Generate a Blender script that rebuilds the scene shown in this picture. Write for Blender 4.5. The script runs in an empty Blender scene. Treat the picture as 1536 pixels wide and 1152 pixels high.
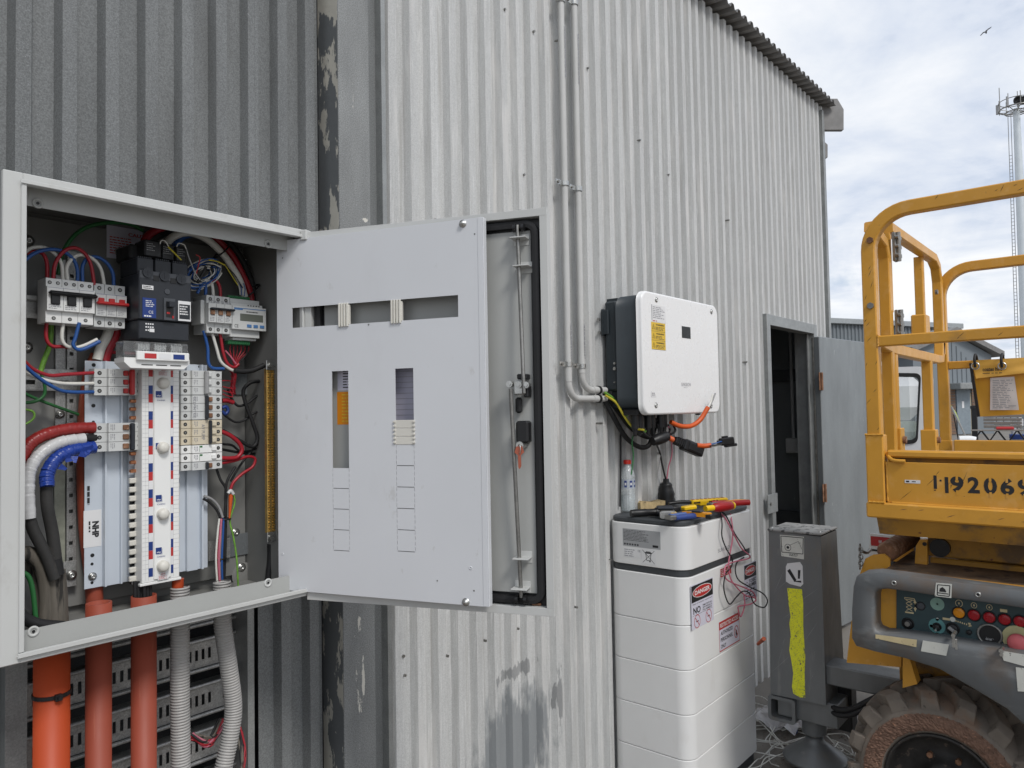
import bpy, math, random
from mathutils import Vector, Matrix
random.seed(7)
sc = bpy.context.scene
COL = sc.collection
R_ = math.radians
# ------------------------------------------------------------------ camera
FPX = 1112.2
yaw, pit, rol = R_(40.23), R_(2.05), R_(-1.018)
EYE = Vector((0, 0, 1.57))
cd = Vector((math.cos(yaw)*math.cos(pit), math.sin(yaw)*math.cos(pit), math.sin(pit)))
cr0 = Vector((math.sin(yaw), -math.cos(yaw), 0)); cu0 = cr0.cross(cd)
cR = cr0*math.cos(rol) + cu0*math.sin(rol); cU = -cr0*math.sin(rol) + cu0*math.cos(rol)
cam = bpy.data.cameras.new('camera'); camo = bpy.data.objects.new('camera', cam); COL.objects.link(camo)
cam.sensor_width = 36; cam.lens = FPX/1536*36; cam.clip_start = .02; cam.clip_end = 2000
mw = Matrix((cR, cU, -cd)).transposed().to_4x4(); mw.translation = EYE; camo.matrix_world = mw
sc.camera = camo
sc.render.resolution_x = 1024; sc.render.resolution_y = 768
sc.view_settings.view_transform = 'Standard'; sc.view_settings.look = 'None'
sc.view_settings.exposure = 0.42; sc.view_settings.gamma = 1
sc.view_settings.use_curve_mapping = False
# ------------------------------------------------------------------ world
SUN_EL, SUN_AZ = 47, 254      # sun comes from behind the camera (azimuth measured from +X, counter-clockwise)
w = bpy.data.worlds.new('World'); sc.world = w; w.use_nodes = True
nt = w.node_tree; nt.nodes.clear(); L = nt.links.new
def wn(t): return nt.nodes.new(t)
out = wn('ShaderNodeOutputWorld'); sky = wn('ShaderNodeTexSky'); sky.sky_type = 'NISHITA'; sky.sun_disc = False
sky.sun_elevation = R_(SUN_EL); sky.sun_rotation = R_(90-SUN_AZ)
bgs = wn('ShaderNodeBackground'); bgs.inputs[1].default_value = .1; L(sky.outputs[0], bgs.inputs[0])
tc = wn('ShaderNodeTexCoord'); sep = wn('ShaderNodeSeparateXYZ'); L(tc.outputs['Generated'], sep.inputs[0])
def wm(op, a, b=None, clamp=False):
    n = wn('ShaderNodeMath'); n.operation = op; n.use_clamp = clamp
    for i, x in enumerate((a, b)):
        if x is None: continue
        if isinstance(x, (int, float)): n.inputs[i].default_value = x
        else: L(x, n.inputs[i])
    return n.outputs[0]
zz = wm('ADD', wm('MAXIMUM', sep.outputs[2], 0.0), .10)
cx = wm('DIVIDE', sep.outputs[0], zz); cy = wm('DIVIDE', sep.outputs[1], zz)
cmb = wn('ShaderNodeCombineXYZ'); L(cx, cmb.inputs[0]); L(cy, cmb.inputs[1])
def wnoise(scale, det, rough, dist=0, off=0, src=None):
    mp = wn('ShaderNodeMapping'); mp.inputs['Location'].default_value = (off, off*.7, off*.3)
    L(src or cmb.outputs[0], mp.inputs[0])
    n = wn('ShaderNodeTexNoise'); n.inputs['Scale'].default_value = scale; n.inputs['Detail'].default_value = det
    n.inputs['Roughness'].default_value = rough; n.inputs['Distortion'].default_value = dist
    L(mp.outputs[0], n.inputs['Vector']); return n.outputs[0]
def wramp(fac, stops):
    r = wn('ShaderNodeValToRGB'); L(fac, r.inputs[0])
    while len(r.color_ramp.elements) < len(stops): r.color_ramp.elements.new(.5)
    for e, (p, c) in zip(r.color_ramp.elements, stops): e.position = p; e.color = (*c, 1)
    return r.outputs[0]
n1 = wnoise(.85, 8, .58, .6, 3.1); n2 = wnoise(2.6, 6, .6, .3, 8.2)
mixf = wm('ADD', wm('MULTIPLY', n1, .72), wm('MULTIPLY', n2, .28))
# cloud shade: pale grey-blue undersides to near white
ccol = wramp(mixf, [(.36, (.58, .65, .78)), (.45, (.67, .73, .84)), (.53, (.80, .84, .905)), (.62, (.93, .945, .97))])
# low band of bright cumulus near the horizon
n3 = wnoise(5.5, 7, .6, .4, 1.3, tc.outputs['Generated'])
low = wm('SUBTRACT', 1.0, wm('MULTIPLY', wm('ABSOLUTE', wm('SUBTRACT', sep.outputs[2], .13)), 9.0), True)
lowm = wm('MULTIPLY', low, wm('MULTIPLY', wm('SUBTRACT', n3, .47), 9.0, True), True)
mx = wn('ShaderNodeMixRGB'); L(lowm, mx.inputs[0]); L(ccol, mx.inputs[1]); mx.inputs[2].default_value = (1.0, 1.0, 1.0, 1)
bgc = wn('ShaderNodeBackground'); L(mx.outputs[0], bgc.inputs[0]); bgc.inputs[1].default_value = .80
cover = wramp(mixf, [(.33, (.55, .55, .55)), (.46, (.97, .97, .97))])
ms = wn('ShaderNodeMixShader'); L(cover, ms.inputs[0]); L(bgs.outputs[0], ms.inputs[1]); L(bgc.outputs[0], ms.inputs[2])
L(ms.outputs[0], out.inputs[0])
# ------------------------------------------------------------------ sun (veiled by cloud)
sl = bpy.data.lights.new('sun', 'SUN'); sl.energy = 1.5; sl.angle = R_(14); sl.color = (1, .97, .93)
so = bpy.data.objects.new('sun', sl); COL.objects.link(so)
sd = Vector((math.cos(R_(SUN_AZ))*math.cos(R_(SUN_EL)), math.sin(R_(SUN_AZ))*math.cos(R_(SUN_EL)), math.sin(R_(SUN_EL))))
so.rotation_euler = (-sd).to_track_quat('-Z', 'Y').to_euler(); so.location = sd*30
# ------------------------------------------------------------------ measuring: a pixel of the photograph to a point on a real plane
def ray(x, y): return cd + cR*((x-768)/FPX) - cU*((y-576)/FPX)
def at(x, y, Y=None, X=None, Z=None, p=None, n=None):
    v = ray(x, y)
    if Y is not None: t = Y/v.y
    elif X is not None: t = X/v.x
    elif Z is not None: t = (Z-EYE.z)/v.z
    else: t = (p-EYE).dot(n)/v.dot(n)
    return EYE + v*t
# ------------------------------------------------------------------ objects
WL = {}
def thing(name, label, cat, loc=(0, 0, 0), group=None):
    o = bpy.data.objects.new(name, None); COL.objects.link(o); o.location = loc; o.empty_display_size = .1
    WL[o.name] = Vector(loc); o['label'] = label; o['category'] = cat
    if group: o['group'] = group
    return o
class B:
    def __init__(s): s.v = []; s.f = []; s.m = []; s.s = []; s.mi = 0
    def add(s, vs, fs, smooth=False):
        k = len(s.v); s.v += [tuple(v) for v in vs]
        for f in fs: s.f.append(tuple(i+k for i in f)); s.m.append(s.mi); s.s.append(smooth)
        return s
    def box(s, x0, x1, y0, y1, z0, z1, bev=0, fr=None):
        x0, x1 = sorted((x0, x1)); y0, y1 = sorted((y0, y1)); z0, z1 = sorted((z0, z1))
        lo = (x0, y0, z0); hi = (x1, y1, z1)
        bev = min(bev, .45*min(x1-x0, y1-y0, z1-z0))
        if bev <= 0:
            vs = [Vector(((lo, hi)[i][0], (lo, hi)[j][1], (lo, hi)[k][2])) for i in (0, 1) for j in (0, 1) for k in (0, 1)]
            fs = [(0, 1, 3, 2), (4, 6, 7, 5), (0, 4, 5, 1), (2, 3, 7, 6), (0, 2, 6, 4), (1, 5, 7, 3)]
        else:
            vs = []; idx = {}
            for i in (0, 1):
                for j in (0, 1):
                    for k in (0, 1):
                        c = (i, j, k)
                        for a in range(3):
                            p = [0, 0, 0]
                            for q in range(3):
                                e = hi[q] if c[q] else lo[q]
                                p[q] = e if q == a else e + (-bev if c[q] else bev)
                            idx[(c, a)] = len(vs); vs.append(Vector(p))
            fs = []
            for a in range(3):
                b_, c_ = (a+1) % 3, (a+2) % 3
                for sgn in (0, 1):
                    q = []
                    for (m, n) in ((0, 0), (1, 0), (1, 1), (0, 1)):
                        c = [0, 0, 0]; c[a] = sgn; c[b_] = m; c[c_] = n; q.append(idx[(tuple(c), a)])
                    fs.append(q if sgn else q[::-1])
                for m in (0, 1):
                    for n in (0, 1):
                        c0 = [0, 0, 0]; c0[b_] = m; c0[c_] = n; c1 = list(c0); c1[a] = 1
                        q = [idx[(tuple(c0), b_)], idx[(tuple(c1), b_)], idx[(tuple(c1), c_)], idx[(tuple(c0), c_)]]
                        fs.append(q if m != n else q[::-1])
            for i in (0, 1):
                for j in (0, 1):
                    for k in (0, 1):
                        q = [idx[((i, j, k), a)] for a in range(3)]
                        fs.append(q if (i+j+k) % 2 else q[::-1])
        if fr is not None: vs = [fr @ v for v in vs]
        return s.add(vs, fs)
    def sweep(s, pts, prof, up=None, cap=True, smooth=False, closed=False, scales=None):
        pts = [Vector(p) for p in pts]; n = len(pts); m = len(prof)
        tans = []
        for i in range(n):
            if closed: t = pts[(i+1) % n]-pts[i-1]
            else: t = (pts[min(i+1, n-1)]-pts[max(i-1, 0)])
            tans.append(t.normalized() if t.length > 1e-9 else Vector((0, 0, 1)))
        ref = Vector(up) if up else (Vector((0, 0, 1)) if abs(tans[0].z) < .9 else Vector((1, 0, 0)))
        a = (ref - tans[0]*ref.dot(tans[0])).normalized(); vs = []
        for i in range(n):
            if up: a2 = Vector(up) - tans[i]*Vector(up).dot(tans[i])
            else: a2 = a - tans[i]*a.dot(tans[i])
            if a2.length > 1e-6: a = a2.normalized()
            b = tans[i].cross(a); k = scales[i] if scales else 1
            for (p, q) in prof: vs.append(pts[i] + a*p*k + b*q*k)
        fs = []
        for i in range(n if closed else n-1):
            i2 = (i+1) % n
            for j in range(m): fs.append((i*m+j, i*m+(j+1) % m, i2*m+(j+1) % m, i2*m+j))
        s.add(vs, fs, smooth)
        if cap and not closed:
            s.add(vs[:m], [tuple(range(m))[::-1]]); s.add(vs[-m:], [tuple(range(m))])
        return s
    def tube(s, pts, r, n=10, sub=6, cap=True, scales=None, closed=False):
        if sub > 1 and len(pts) > 2: pts = smooth_path(pts, sub)
        return s.sweep(pts, [(r*math.cos(2*math.pi*i/n), r*math.sin(2*math.pi*i/n)) for i in range(n)], cap=cap, smooth=True, scales=scales, closed=closed)
    def cyl(s, a, b, r, n=20, r2=None):
        a = Vector(a); b = Vector(b); r2 = r if r2 is None else r2
        return s.sweep([a, b], [(math.cos(2*math.pi*i/n), math.sin(2*math.pi*i/n)) for i in range(n)], smooth=True, scales=[r, r2])
    def lathe(s, prof, fr, n=32, a0=0, a1=2*math.pi):
        full = abs(a1-a0-2*math.pi) < 1e-6; k = n if full else n+1; vs = []; m = len(prof)
        for i in range(k):
            t = a0+(a1-a0)*i/n
            for (r, z) in prof: vs.append(fr @ Vector((r*math.cos(t), r*math.sin(t), z)))
        fs = []
        for i in range(n):
            i2 = (i+1) % k
            for j in range(m-1): fs.append((i*m+j, i2*m+j, i2*m+j+1, i*m+j+1))
        return s.add(vs, fs, True)
    def prism(s, poly, fr, w0, w1):
        n = len(poly)
        vs = [fr @ Vector((u, v, w0)) for u, v in poly] + [fr @ Vector((u, v, w1)) for u, v in poly]
        fs = [tuple(range(n))[::-1], tuple(range(n, 2*n))] + [(i, (i+1) % n, n+(i+1) % n, n+i) for i in range(n)]
        return s.add(vs, fs)
    def quad(s, fr, u0, u1, v0, v1, w=0):
        return s.add([fr @ Vector(p) for p in ((u0, v0, w), (u1, v0, w), (u1, v1, w), (u0, v1, w))], [(0, 1, 2, 3)])
    def poly(s, fr, pts, w=0):
        return s.add([fr @ Vector((u, v, w)) for u, v in pts], [tuple(range(len(pts)))])
    def plate(s, fr, u0, u1, v0, v1, w0, w1, holes):
        us = sorted({u0, u1, *[h[0] for h in holes], *[h[1] for h in holes]}); vs_ = sorted({v0, v1, *[h[2] for h in holes], *[h[3] for h in holes]})
        us = [u for u in us if u0 <= u <= u1]; vs_ = [v for v in vs_ if v0 <= v <= v1]
        def solid(i, j):
            if not (0 <= i < len(us)-1 and 0 <= j < len(vs_)-1): return False
            a = (us[i]+us[i+1])/2; b = (vs_[j]+vs_[j+1])/2
            return not any(h[0] < a < h[1] and h[2] < b < h[3] for h in holes)
        for i in range(len(us)-1):
            for j in range(len(vs_)-1):
                if not solid(i, j): continue
                a, b, c, d = us[i], us[i+1], vs_[j], vs_[j+1]
                s.add([fr @ Vector(p) for p in ((a, c, w1), (b, c, w1), (b, d, w1), (a, d, w1))], [(0, 1, 2, 3)])
                s.add([fr @ Vector(p) for p in ((a, c, w0), (b, c, w0), (b, d, w0), (a, d, w0))], [(3, 2, 1, 0)])
                for (di, dj, p, q) in ((-1, 0, (a, d), (a, c)), (1, 0, (b, c), (b, d)), (0, -1, (a, c), (b, c)), (0, 1, (b, d), (a, d))):
                    if not solid(i+di, j+dj):
                        s.add([fr @ Vector((*p, w0)), fr @ Vector((*q, w0)), fr @ Vector((*q, w1)), fr @ Vector((*p, w1))], [(0, 1, 2, 3)])
        return s
def smooth_path(pts, sub):
    P = [Vector(p) for p in pts]; P = [P[0]*2-P[1]] + P + [P[-1]*2-P[-2]]; o = []
    for i in range(1, len(P)-2):
        for k in range(sub):
            t = k/sub; p0, p1, p2, p3 = P[i-1:i+3]
            o.append(.5*((2*p1)+(p2-p0)*t+(2*p0-5*p1+4*p2-p3)*t*t+(3*p1-3*p2+p3-p0)*t**3))
    o.append(P[-2]); return o
def mesh(b, name, mats, origin):
    me = bpy.data.meshes.new(name); ox, oy, oz = origin
    me.from_pydata([(x-ox, y-oy, z-oz) for x, y, z in b.v], [], b.f)
    mats = mats if isinstance(mats, (list, tuple)) else [mats]
    for m in mats: me.materials.append(m)
    me.polygons.foreach_set('material_index', b.m); me.polygons.foreach_set('use_smooth', b.s); me.update()
    return me
def part(name, b, mats, parent=None, label=None, kind=None, center=True):
    if center and b.v:
        c = [(min(v[i] for v in b.v)+max(v[i] for v in b.v))/2 for i in range(3)]
    else: c = (0, 0, 0)
    me = mesh(b, name, mats, c); o = bpy.data.objects.new(name, me); COL.objects.link(o)
    pl = Vector((0, 0, 0))
    if parent is not None: o.parent = parent; pl = WL[parent.name]
    o.location = Vector(c)-pl; WL[o.name] = Vector(c)
    if label: o['label'] = label
    if kind: o['kind'] = kind
    return o
def solo(name, b, mats, label, cat, group=None, kind=None):
    o = part(name, b, mats); o['label'] = label; o['category'] = cat
    if group: o['group'] = group
    if kind: o['kind'] = kind
    return o
def struct(name, b, mats, parent=None): return part(name, b, mats, parent, kind='structure')
def inst(src, loc, parent, rot=None):
    o = src.copy(); COL.objects.link(o); o.parent = parent
    o.location = Vector(loc)-WL[parent.name] if parent else loc
    if rot: o.rotation_euler = rot
    WL[o.name] = Vector(loc); return o
def copy_tree(o, parent=None, off=Vector((0, 0, 0))):
    c = o.copy(); COL.objects.link(c)
    if parent is not None: c.parent = parent
    else: c.location = o.location+off
    WL[c.name] = WL[o.name]+off
    for ch in list(o.children): copy_tree(ch, c, off)
    return c
def fr3(o, u, v, w):
    m = Matrix((Vector(u), Vector(v), Vector(w))).transposed().to_4x4(); m.translation = Vector(o); return m
def FY(x, z, Y): return fr3((x, Y, z), (1, 0, 0), (0, 0, 1), (0, -1, 0))
def FX(y, z, X): return fr3((X, y, z), (0, -1, 0), (0, 0, 1), (-1, 0, 0))
WF = Matrix.Identity(4)
_tc = {}
def textmesh(s, bold=0):
    k = (s, bold)
    if k in _tc: return _tc[k]
    c = bpy.data.curves.new('t', 'FONT'); c.body = s; c.offset = bold; c.resolution_u = 3; c.fill_mode = 'FRONT'
    o = bpy.data.objects.new('t', c); COL.objects.link(o)
    dg = bpy.context.evaluated_depsgraph_get(); dg.update()
    me = bpy.data.meshes.new_from_object(o.evaluated_get(dg))
    vs = [v.co.copy() for v in me.vertices]; fs = [tuple(p.vertices) for p in me.polygons]
    bpy.data.objects.remove(o); bpy.data.curves.remove(c); bpy.data.meshes.remove(me)
    x0 = min(v.x for v in vs); x1 = max(v.x for v in vs); y0 = min(v.y for v in vs); y1 = max(v.y for v in vs)
    vs = [((v.x-x0)/(x1-x0), (v.y-y0)/(y1-y0)) for v in vs]; _tc[k] = (vs, fs); return _tc[k]
def btext(b, s, fr, u0, u1, v0, v1, w=.0005, bold=0):
    vs, fs = textmesh(s, bold)
    return b.add([fr @ Vector((u0+a*(u1-u0), v0+c*(v1-v0), w)) for a, c in vs], fs)
def bprint(b, fr, u0, u1, v0, v1, n, w=.0005, fill=.55, seed=1, word=.006):
    rr = random.Random(seed); dv = (v1-v0)/n
    for i in range(n):
        u = u0; y = v1-(i+.5)*dv; end = u0+(u1-u0)*rr.uniform(.6, 1)
        while u < end:
            l = rr.uniform(.4, 1.5)*word; e = min(u+l, end)
            b.quad(fr, u, e, y-dv*fill/2, y+dv*fill/2, w); u = e+word*.25
    return b
# ------------------------------------------------------------------ materials
def node(nt, t, **kw):
    n = nt.nodes.new(t)
    for k, v in kw.items():
        if k in n.inputs: n.inputs[k].default_value = v
        else: setattr(n, k, v)
    return n
def mat(name, col, rough=.5, metal=0, var=.10, vs=9, stretch=(1, 1, 1), bump=0, bs=120, bst=None, layers=(), spec=.5, trans=0, ior=1.45, emit=0, fine=0, alpha=1, coat=0):
    m = bpy.data.materials.new(name); m.use_nodes = True; nt = m.node_tree; bs_ = nt.nodes['Principled BSDF']; L = nt.links.new
    bs_.inputs['Roughness'].default_value = rough; bs_.inputs['Metallic'].default_value = metal
    bs_.inputs['Specular IOR Level'].default_value = spec; bs_.inputs['Transmission Weight'].default_value = trans
    bs_.inputs['IOR'].default_value = ior; bs_.inputs['Alpha'].default_value = alpha; bs_.inputs['Coat Weight'].default_value = coat
    geo = nt.nodes.new('ShaderNodeNewGeometry')
    def noise(scale, st, det=5, rg=.55, loc=0):
        mp = node(nt, 'ShaderNodeMapping'); mp.inputs['Scale'].default_value = st; mp.inputs['Location'].default_value = (loc, loc*.3, loc*.7)
        L(geo.outputs['Position'], mp.inputs[0])
        n = node(nt, 'ShaderNodeTexNoise', Scale=scale, Detail=det, Roughness=rg); L(mp.outputs[0], n.inputs['Vector']); return n.outputs[0]
    def mr(v, a, b, lo=0, hi=1):
        n = node(nt, 'ShaderNodeMapRange'); n.inputs['From Min'].default_value = a; n.inputs['From Max'].default_value = b
        n.inputs['To Min'].default_value = lo; n.inputs['To Max'].default_value = hi; L(v, n.inputs[0]); return n.outputs[0]
    def mth(op, a, b):
        n = node(nt, 'ShaderNodeMath', operation=op)
        for i, x in enumerate((a, b)):
            if isinstance(x, (int, float)): n.inputs[i].default_value = x
            else: L(x, n.inputs[i])
        return n.outputs[0]
    lo = [max(0, c*(1-var)) for c in col]; hi = [min(1, c*(1+var)) for c in col]
    mx = node(nt, 'ShaderNodeMixRGB'); mx.inputs[1].default_value = (*lo, 1); mx.inputs[2].default_value = (*hi, 1)
    L(mr(noise(vs, stretch), .3, .7), mx.inputs[0]); c = mx.outputs[0]
    if fine:
        f = mr(noise(320, (1, 1, 1), 2, .6, 5), .3, .7, 1-fine, 1+fine)
        m2 = node(nt, 'ShaderNodeVectorMath', operation='SCALE'); L(c, m2.inputs[0]); L(f, m2.inputs['Scale']); c = m2.outputs[0]
    rg = None
    for i, ly in enumerate(layers):
        f = noise(ly.get('scale', 20), ly.get('st', (1, 1, 1)), ly.get('det', 6), ly.get('rg', .6), 11+7*i)
        k = mr(f, ly['thr'], ly['thr']+ly.get('soft', .03))
        if 'patch' in ly:
            pc, pr = ly['patch']
            sb = node(nt, 'ShaderNodeVectorMath', operation='SUBTRACT'); L(geo.outputs['Position'], sb.inputs[0]); sb.inputs[1].default_value = pc
            dv = node(nt, 'ShaderNodeVectorMath', operation='DIVIDE'); L(sb.outputs[0], dv.inputs[0]); dv.inputs[1].default_value = pr
            ln = node(nt, 'ShaderNodeVectorMath', operation='LENGTH'); L(dv.outputs[0], ln.inputs[0])
            k = mr(mth('ADD', mth('MULTIPLY', f, ly.get('amp', 1.6)), mr(ln.outputs['Value'], 0, 1, .6, -.6)), ly['thr'], ly['thr']+ly.get('soft', .03))
        k = mth('MULTIPLY', k, ly.get('a', 1))
        m3 = node(nt, 'ShaderNodeMixRGB'); L(k, m3.inputs[0]); L(c, m3.inputs[1]); m3.inputs[2].default_value = (*ly['col'], 1); c = m3.outputs[0]
    L(c, bs_.inputs['Base Color'])
    rn = mr(noise(vs*3, stretch, 4, .6, 3), .3, .7, max(.02, rough-.07), min(1, rough+.07)); L(rn, bs_.inputs['Roughness'])
    if bump:
        bn = node(nt, 'ShaderNodeBump', Strength=1.0, Distance=bump); L(noise(bs, bst or (1, 1, 1), 4, .6, 9), bn.inputs['Height']); L(bn.outputs[0], bs_.inputs['Normal'])
    if emit: bs_.inputs['Emission Strength'].default_value = emit; bs_.inputs['Emission Color'].default_value = (*col, 1)
    return m
def srgb(r, g, b): return tuple(((c/255)/12.92 if c/255 <= .04045 else ((c/255+.055)/1.055)**2.4) for c in (r, g, b))
V3 = (1, 1, .06)
m_wall = mat('weathered_zinc_sheet', (.505, .51, .502), .58, .0, .10, 7, V3, .0006, 60, V3, fine=.15, layers=[
    dict(col=(.16, .10, .06), scale=90, st=(1, 1, .3), thr=1.30, soft=.15, a=.85, patch=(tuple(at(606, 998, Y=1.70)), (.012, .5, .05))), dict(col=(.16, .12, .07), scale=90, st=(1, 1, .3), thr=1.32, soft=.15, a=.8, patch=(tuple(at(671, 988, Y=1.70)), (.010, .5, .03))),
    dict(col=(.36, .36, .35), scale=150, st=(1, 1, .035), thr=.54, soft=.10, a=.36), dict(col=(.68, .68, .67), scale=110, st=(1, 1, .05), thr=.58, soft=.08, a=.5), dict(col=(.42, .42, .41), scale=60, st=(1, 1, .4), thr=.55, soft=.10, a=.30),
    dict(col=(.34, .33, .31), scale=30, st=V3, thr=.56, soft=.16, a=.55), dict(col=(.62, .61, .59), scale=14, st=(1, 1, .12), thr=.55, soft=.1, a=.6),
    dict(col=(.10, .10, .10), scale=70, st=(1, 1, .35), thr=.76, soft=.02, a=.8),
    dict(col=(.21, .225, .235), scale=22, st=(1, 1, .3), thr=.60, soft=.26, a=.85, patch=((2.02, 1.71, .40), (.34, .5, .30))),
    dict(col=(.15, .155, .16), scale=45, st=(1, 1, .25), thr=.98, soft=.05, a=.6, patch=((2.03, 1.71, .655), (.30, .5, .07))),
    dict(col=(.16, .165, .17), scale=45, st=(1, 1, .25), thr=.9, soft=.05, a=.7, patch=((2.26, 1.71, .50), (.07, .5, .20)))])
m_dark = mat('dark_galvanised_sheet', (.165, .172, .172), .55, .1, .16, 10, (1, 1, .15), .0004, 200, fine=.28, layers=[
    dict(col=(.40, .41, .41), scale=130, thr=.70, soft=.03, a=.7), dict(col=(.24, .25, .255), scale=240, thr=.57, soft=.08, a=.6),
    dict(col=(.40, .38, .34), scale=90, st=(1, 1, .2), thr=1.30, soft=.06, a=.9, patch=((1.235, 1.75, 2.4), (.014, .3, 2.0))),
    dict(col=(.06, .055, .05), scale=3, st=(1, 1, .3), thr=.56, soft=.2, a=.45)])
m_column = mat('bare_column_steel', (.225, .232, .23), .6, .05, .18, 12, (1, 1, .3), .0004, 160, fine=.34, layers=[
    dict(col=(.36, .38, .39), scale=110, thr=.64, soft=.05, a=.7),
    dict(col=(.62, .60, .54), scale=42, st=(1, 1, .25), thr=1.56, soft=.03, rg=.75, amp=2.0, patch=((1.322, 1.70, .85), (.06, .5, .75))),
    dict(col=(.62, .60, .54), scale=60, st=(1, 1, .2), thr=1.62, soft=.03, rg=.75, amp=2.0, patch=((1.322, 1.70, 2.5), (.028, .5, 1.1))),
    dict(col=(.62, .60, .54), scale=60, st=(1, 1, .3), thr=.9, soft=.02, rg=.7, patch=(tuple(at(545, 1015, Y=1.70)), (.011, .5, .13))), dict(col=(.62, .60, .54), scale=80, st=(1, 1, .3), thr=1.0, soft=.02, rg=.7, patch=(tuple(at(548, 330, Y=1.70)), (.030, .5, .022))),
    dict(col=(.10, .07, .05), scale=24, thr=.68, soft=.05, a=.5)])
m_peel = mat('peeling_cream_paint', (.50, .48, .42), .6, 0, .08, 9, layers=[dict(col=(.13, .138, .142), scale=9, st=(1, 1, .35), thr=.505, soft=.012, rg=.65), dict(col=(.50, .48, .42), scale=14, st=(1, 1, .35), thr=.62, soft=.02, patch=((1.27, 1.75, 3.05), (.2, .3, .55)))], bump=.001, bs=40)
m_trim = mat('galvanised_trim', (.31, .32, .315), .45, .5, .14, 14, fine=.15)
m_roof = mat('roof_sheet', (.22, .215, .21), .6, .1, .15, 12, fine=.1)
m_leaf = mat('door_leaf_galvanised', (.235, .252, .258), .42, .35, .12, 5, (1, 1, .4), fine=.1, layers=[
    dict(col=(.55, .57, .58), scale=60, st=(1, 1, .2), thr=.68, soft=.03, a=.6), dict(col=(.20, .22, .24), scale=6, thr=.58, soft=.2, a=.5)])
m_inner = mat('dark_liner', (.075, .08, .085), .6, .2, .2, 8, fine=.15)  # dark grey for liners, backing and inner walls
m_encl = mat('enclosure_grey_paint', (.52, .525, .51), .42, 0, .03, 5, bump=.00012, bs=700, layers=[dict(col=(.40, .39, .36), scale=18, st=(1, 1, .6), thr=.60, soft=.10, a=.35), dict(col=(.25, .23, .2), scale=160, thr=.775, soft=.01, a=.7)])
m_pan = mat('pan_paint', (.205, .205, .195), .5, 0, .04, 6)
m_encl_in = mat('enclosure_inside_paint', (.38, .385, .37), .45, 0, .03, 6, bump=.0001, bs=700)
m_panel = mat('inner_door_paint', (.635, .647, .668), .36, 0, .03, 2.2, bump=.0001, bs=800, layers=[dict(col=(.50, .50, .50), scale=5, st=(1, 1, .5), thr=.56, soft=.2, a=.30), dict(col=(.44, .43, .41), scale=26, st=(1, 1, .6), thr=.66, soft=.06, a=.35),dict(col=(.3, .3, .3), scale=150, thr=.80, soft=.01, a=.5)])
m_chass = mat('pale_blue_pan', (.56, .61, .67), .35, .1, .04, 8)
m_black = mat('black_plastic', (.012, .012, .013), .42, 0, .1)
m_rubber = mat('black_rubber', (.015, .015, .016), .62, 0, .15)
m_mccb = mat('charcoal_plastic', (.022, .025, .031), .45, 0, .08)
m_mccb2 = mat('charcoal_plastic_light', (.065, .07, .08), .5, 0, .05)
m_white = mat('white_plastic', (.78, .78, .76), .38, 0, .03)
m_grey = mat('light_grey_plastic', (.57, .58, .57), .42, 0, .04)
m_cream = mat('aged_cream_plastic', (.62, .55, .42), .42, 0, .08, 30)
m_ivory = mat('ivory_plastic', (.66, .64, .58), .4, 0, .03)
m_steel = mat('zinc_steel', (.50, .50, .48), .3, .9, .15, 40)
m_dsteel = mat('dull_steel', (.27, .265, .25), .42, .8, .2, 40, fine=.1)
m_galv = mat('galvanised_strip', (.36, .36, .35), .42, .55, .15, 60, fine=.25, layers=[dict(col=(.5, .5, .49), scale=200, thr=.6, soft=.05, a=.5)])
m_brass = mat('brass', (.62, .42, .14), .32, .75, .2, 60)
m_copper = mat('copper', (.62, .27, .14), .3, .9, .15, 60)
m_redp = mat('red_plastic', (.42, .02, .02), .4, 0, .05)
m_wred = mat('red_wire', (.33, .015, .025), .4, 0, .08)
m_wblue = mat('blue_wire', (.02, .085, .29), .4, 0, .08)
m_wwhite = mat('white_wire', (.66, .65, .60), .42, 0, .06)
m_wgreen = mat('green_wire', (.025, .14, .04), .45, 0, .1)
m_wgy = mat('green_yellow_wire', (.16, .35, .05), .45, 0, .3, 60)
m_wyellow = mat('yellow_wire', (.50, .42, .03), .45, 0, .15, 60)
m_wpink = mat('pink_wire', (.50, .14, .20), .45, 0, .1)
m_wgrey = mat('grey_wire', (.30, .30, .30), .45, 0, .1)
m_worange = mat('orange_sheath', (.60, .095, .015), .42, 0, .08)
m_tred = mat('red_tape', (.26, .02, .018), .35, 0, .15, 60, bump=.001, bs=60)
m_twhite = mat('white_tape', (.56, .56, .56), .32, 0, .08, 60, bump=.0012, bs=60)
m_tblue = mat('blue_tape', (.014, .045, .27), .3, 0, .15, 60, bump=.0015, bs=55)
m_xlpe = mat('dusty_black_cable', (.032, .031, .030), .65, 0, .25, 20, bump=.0004, bs=200, layers=[dict(col=(.20, .18, .155), scale=14, st=(1, 1, .5), thr=.54, soft=.16, a=.55)])
m_fibre = mat('weathered_cable', (.13, .115, .095), .8, 0, .3, 60, (1, 1, .12), .002, 90, (1, 1, .12), layers=[dict(col=(.03, .028, .025), scale=60, st=(1, 1, .1), thr=.55, soft=.06)])
m_orange = mat('orange_conduit', (.44, .06, .014), .55, 0, .08, 5, (1, 1, .3), layers=[dict(col=(.3, .05, .02), scale=60, st=(1, 1, .15), thr=.74, soft=.02, a=.7), dict(col=(.70, .30, .18), scale=50, st=(1, 1, .08), thr=.68, soft=.06, a=.4)])
m_orange2 = mat('faded_orange_conduit', (.30, .062, .034), .55, 0, .10, 6, (1, 1, .3), layers=[dict(col=(.40, .13, .08), scale=60, st=(1, 1, .06), thr=.60, soft=.08, a=.5), dict(col=(.15, .04, .03), scale=60, thr=.76, soft=.02, a=.8)])
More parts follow.
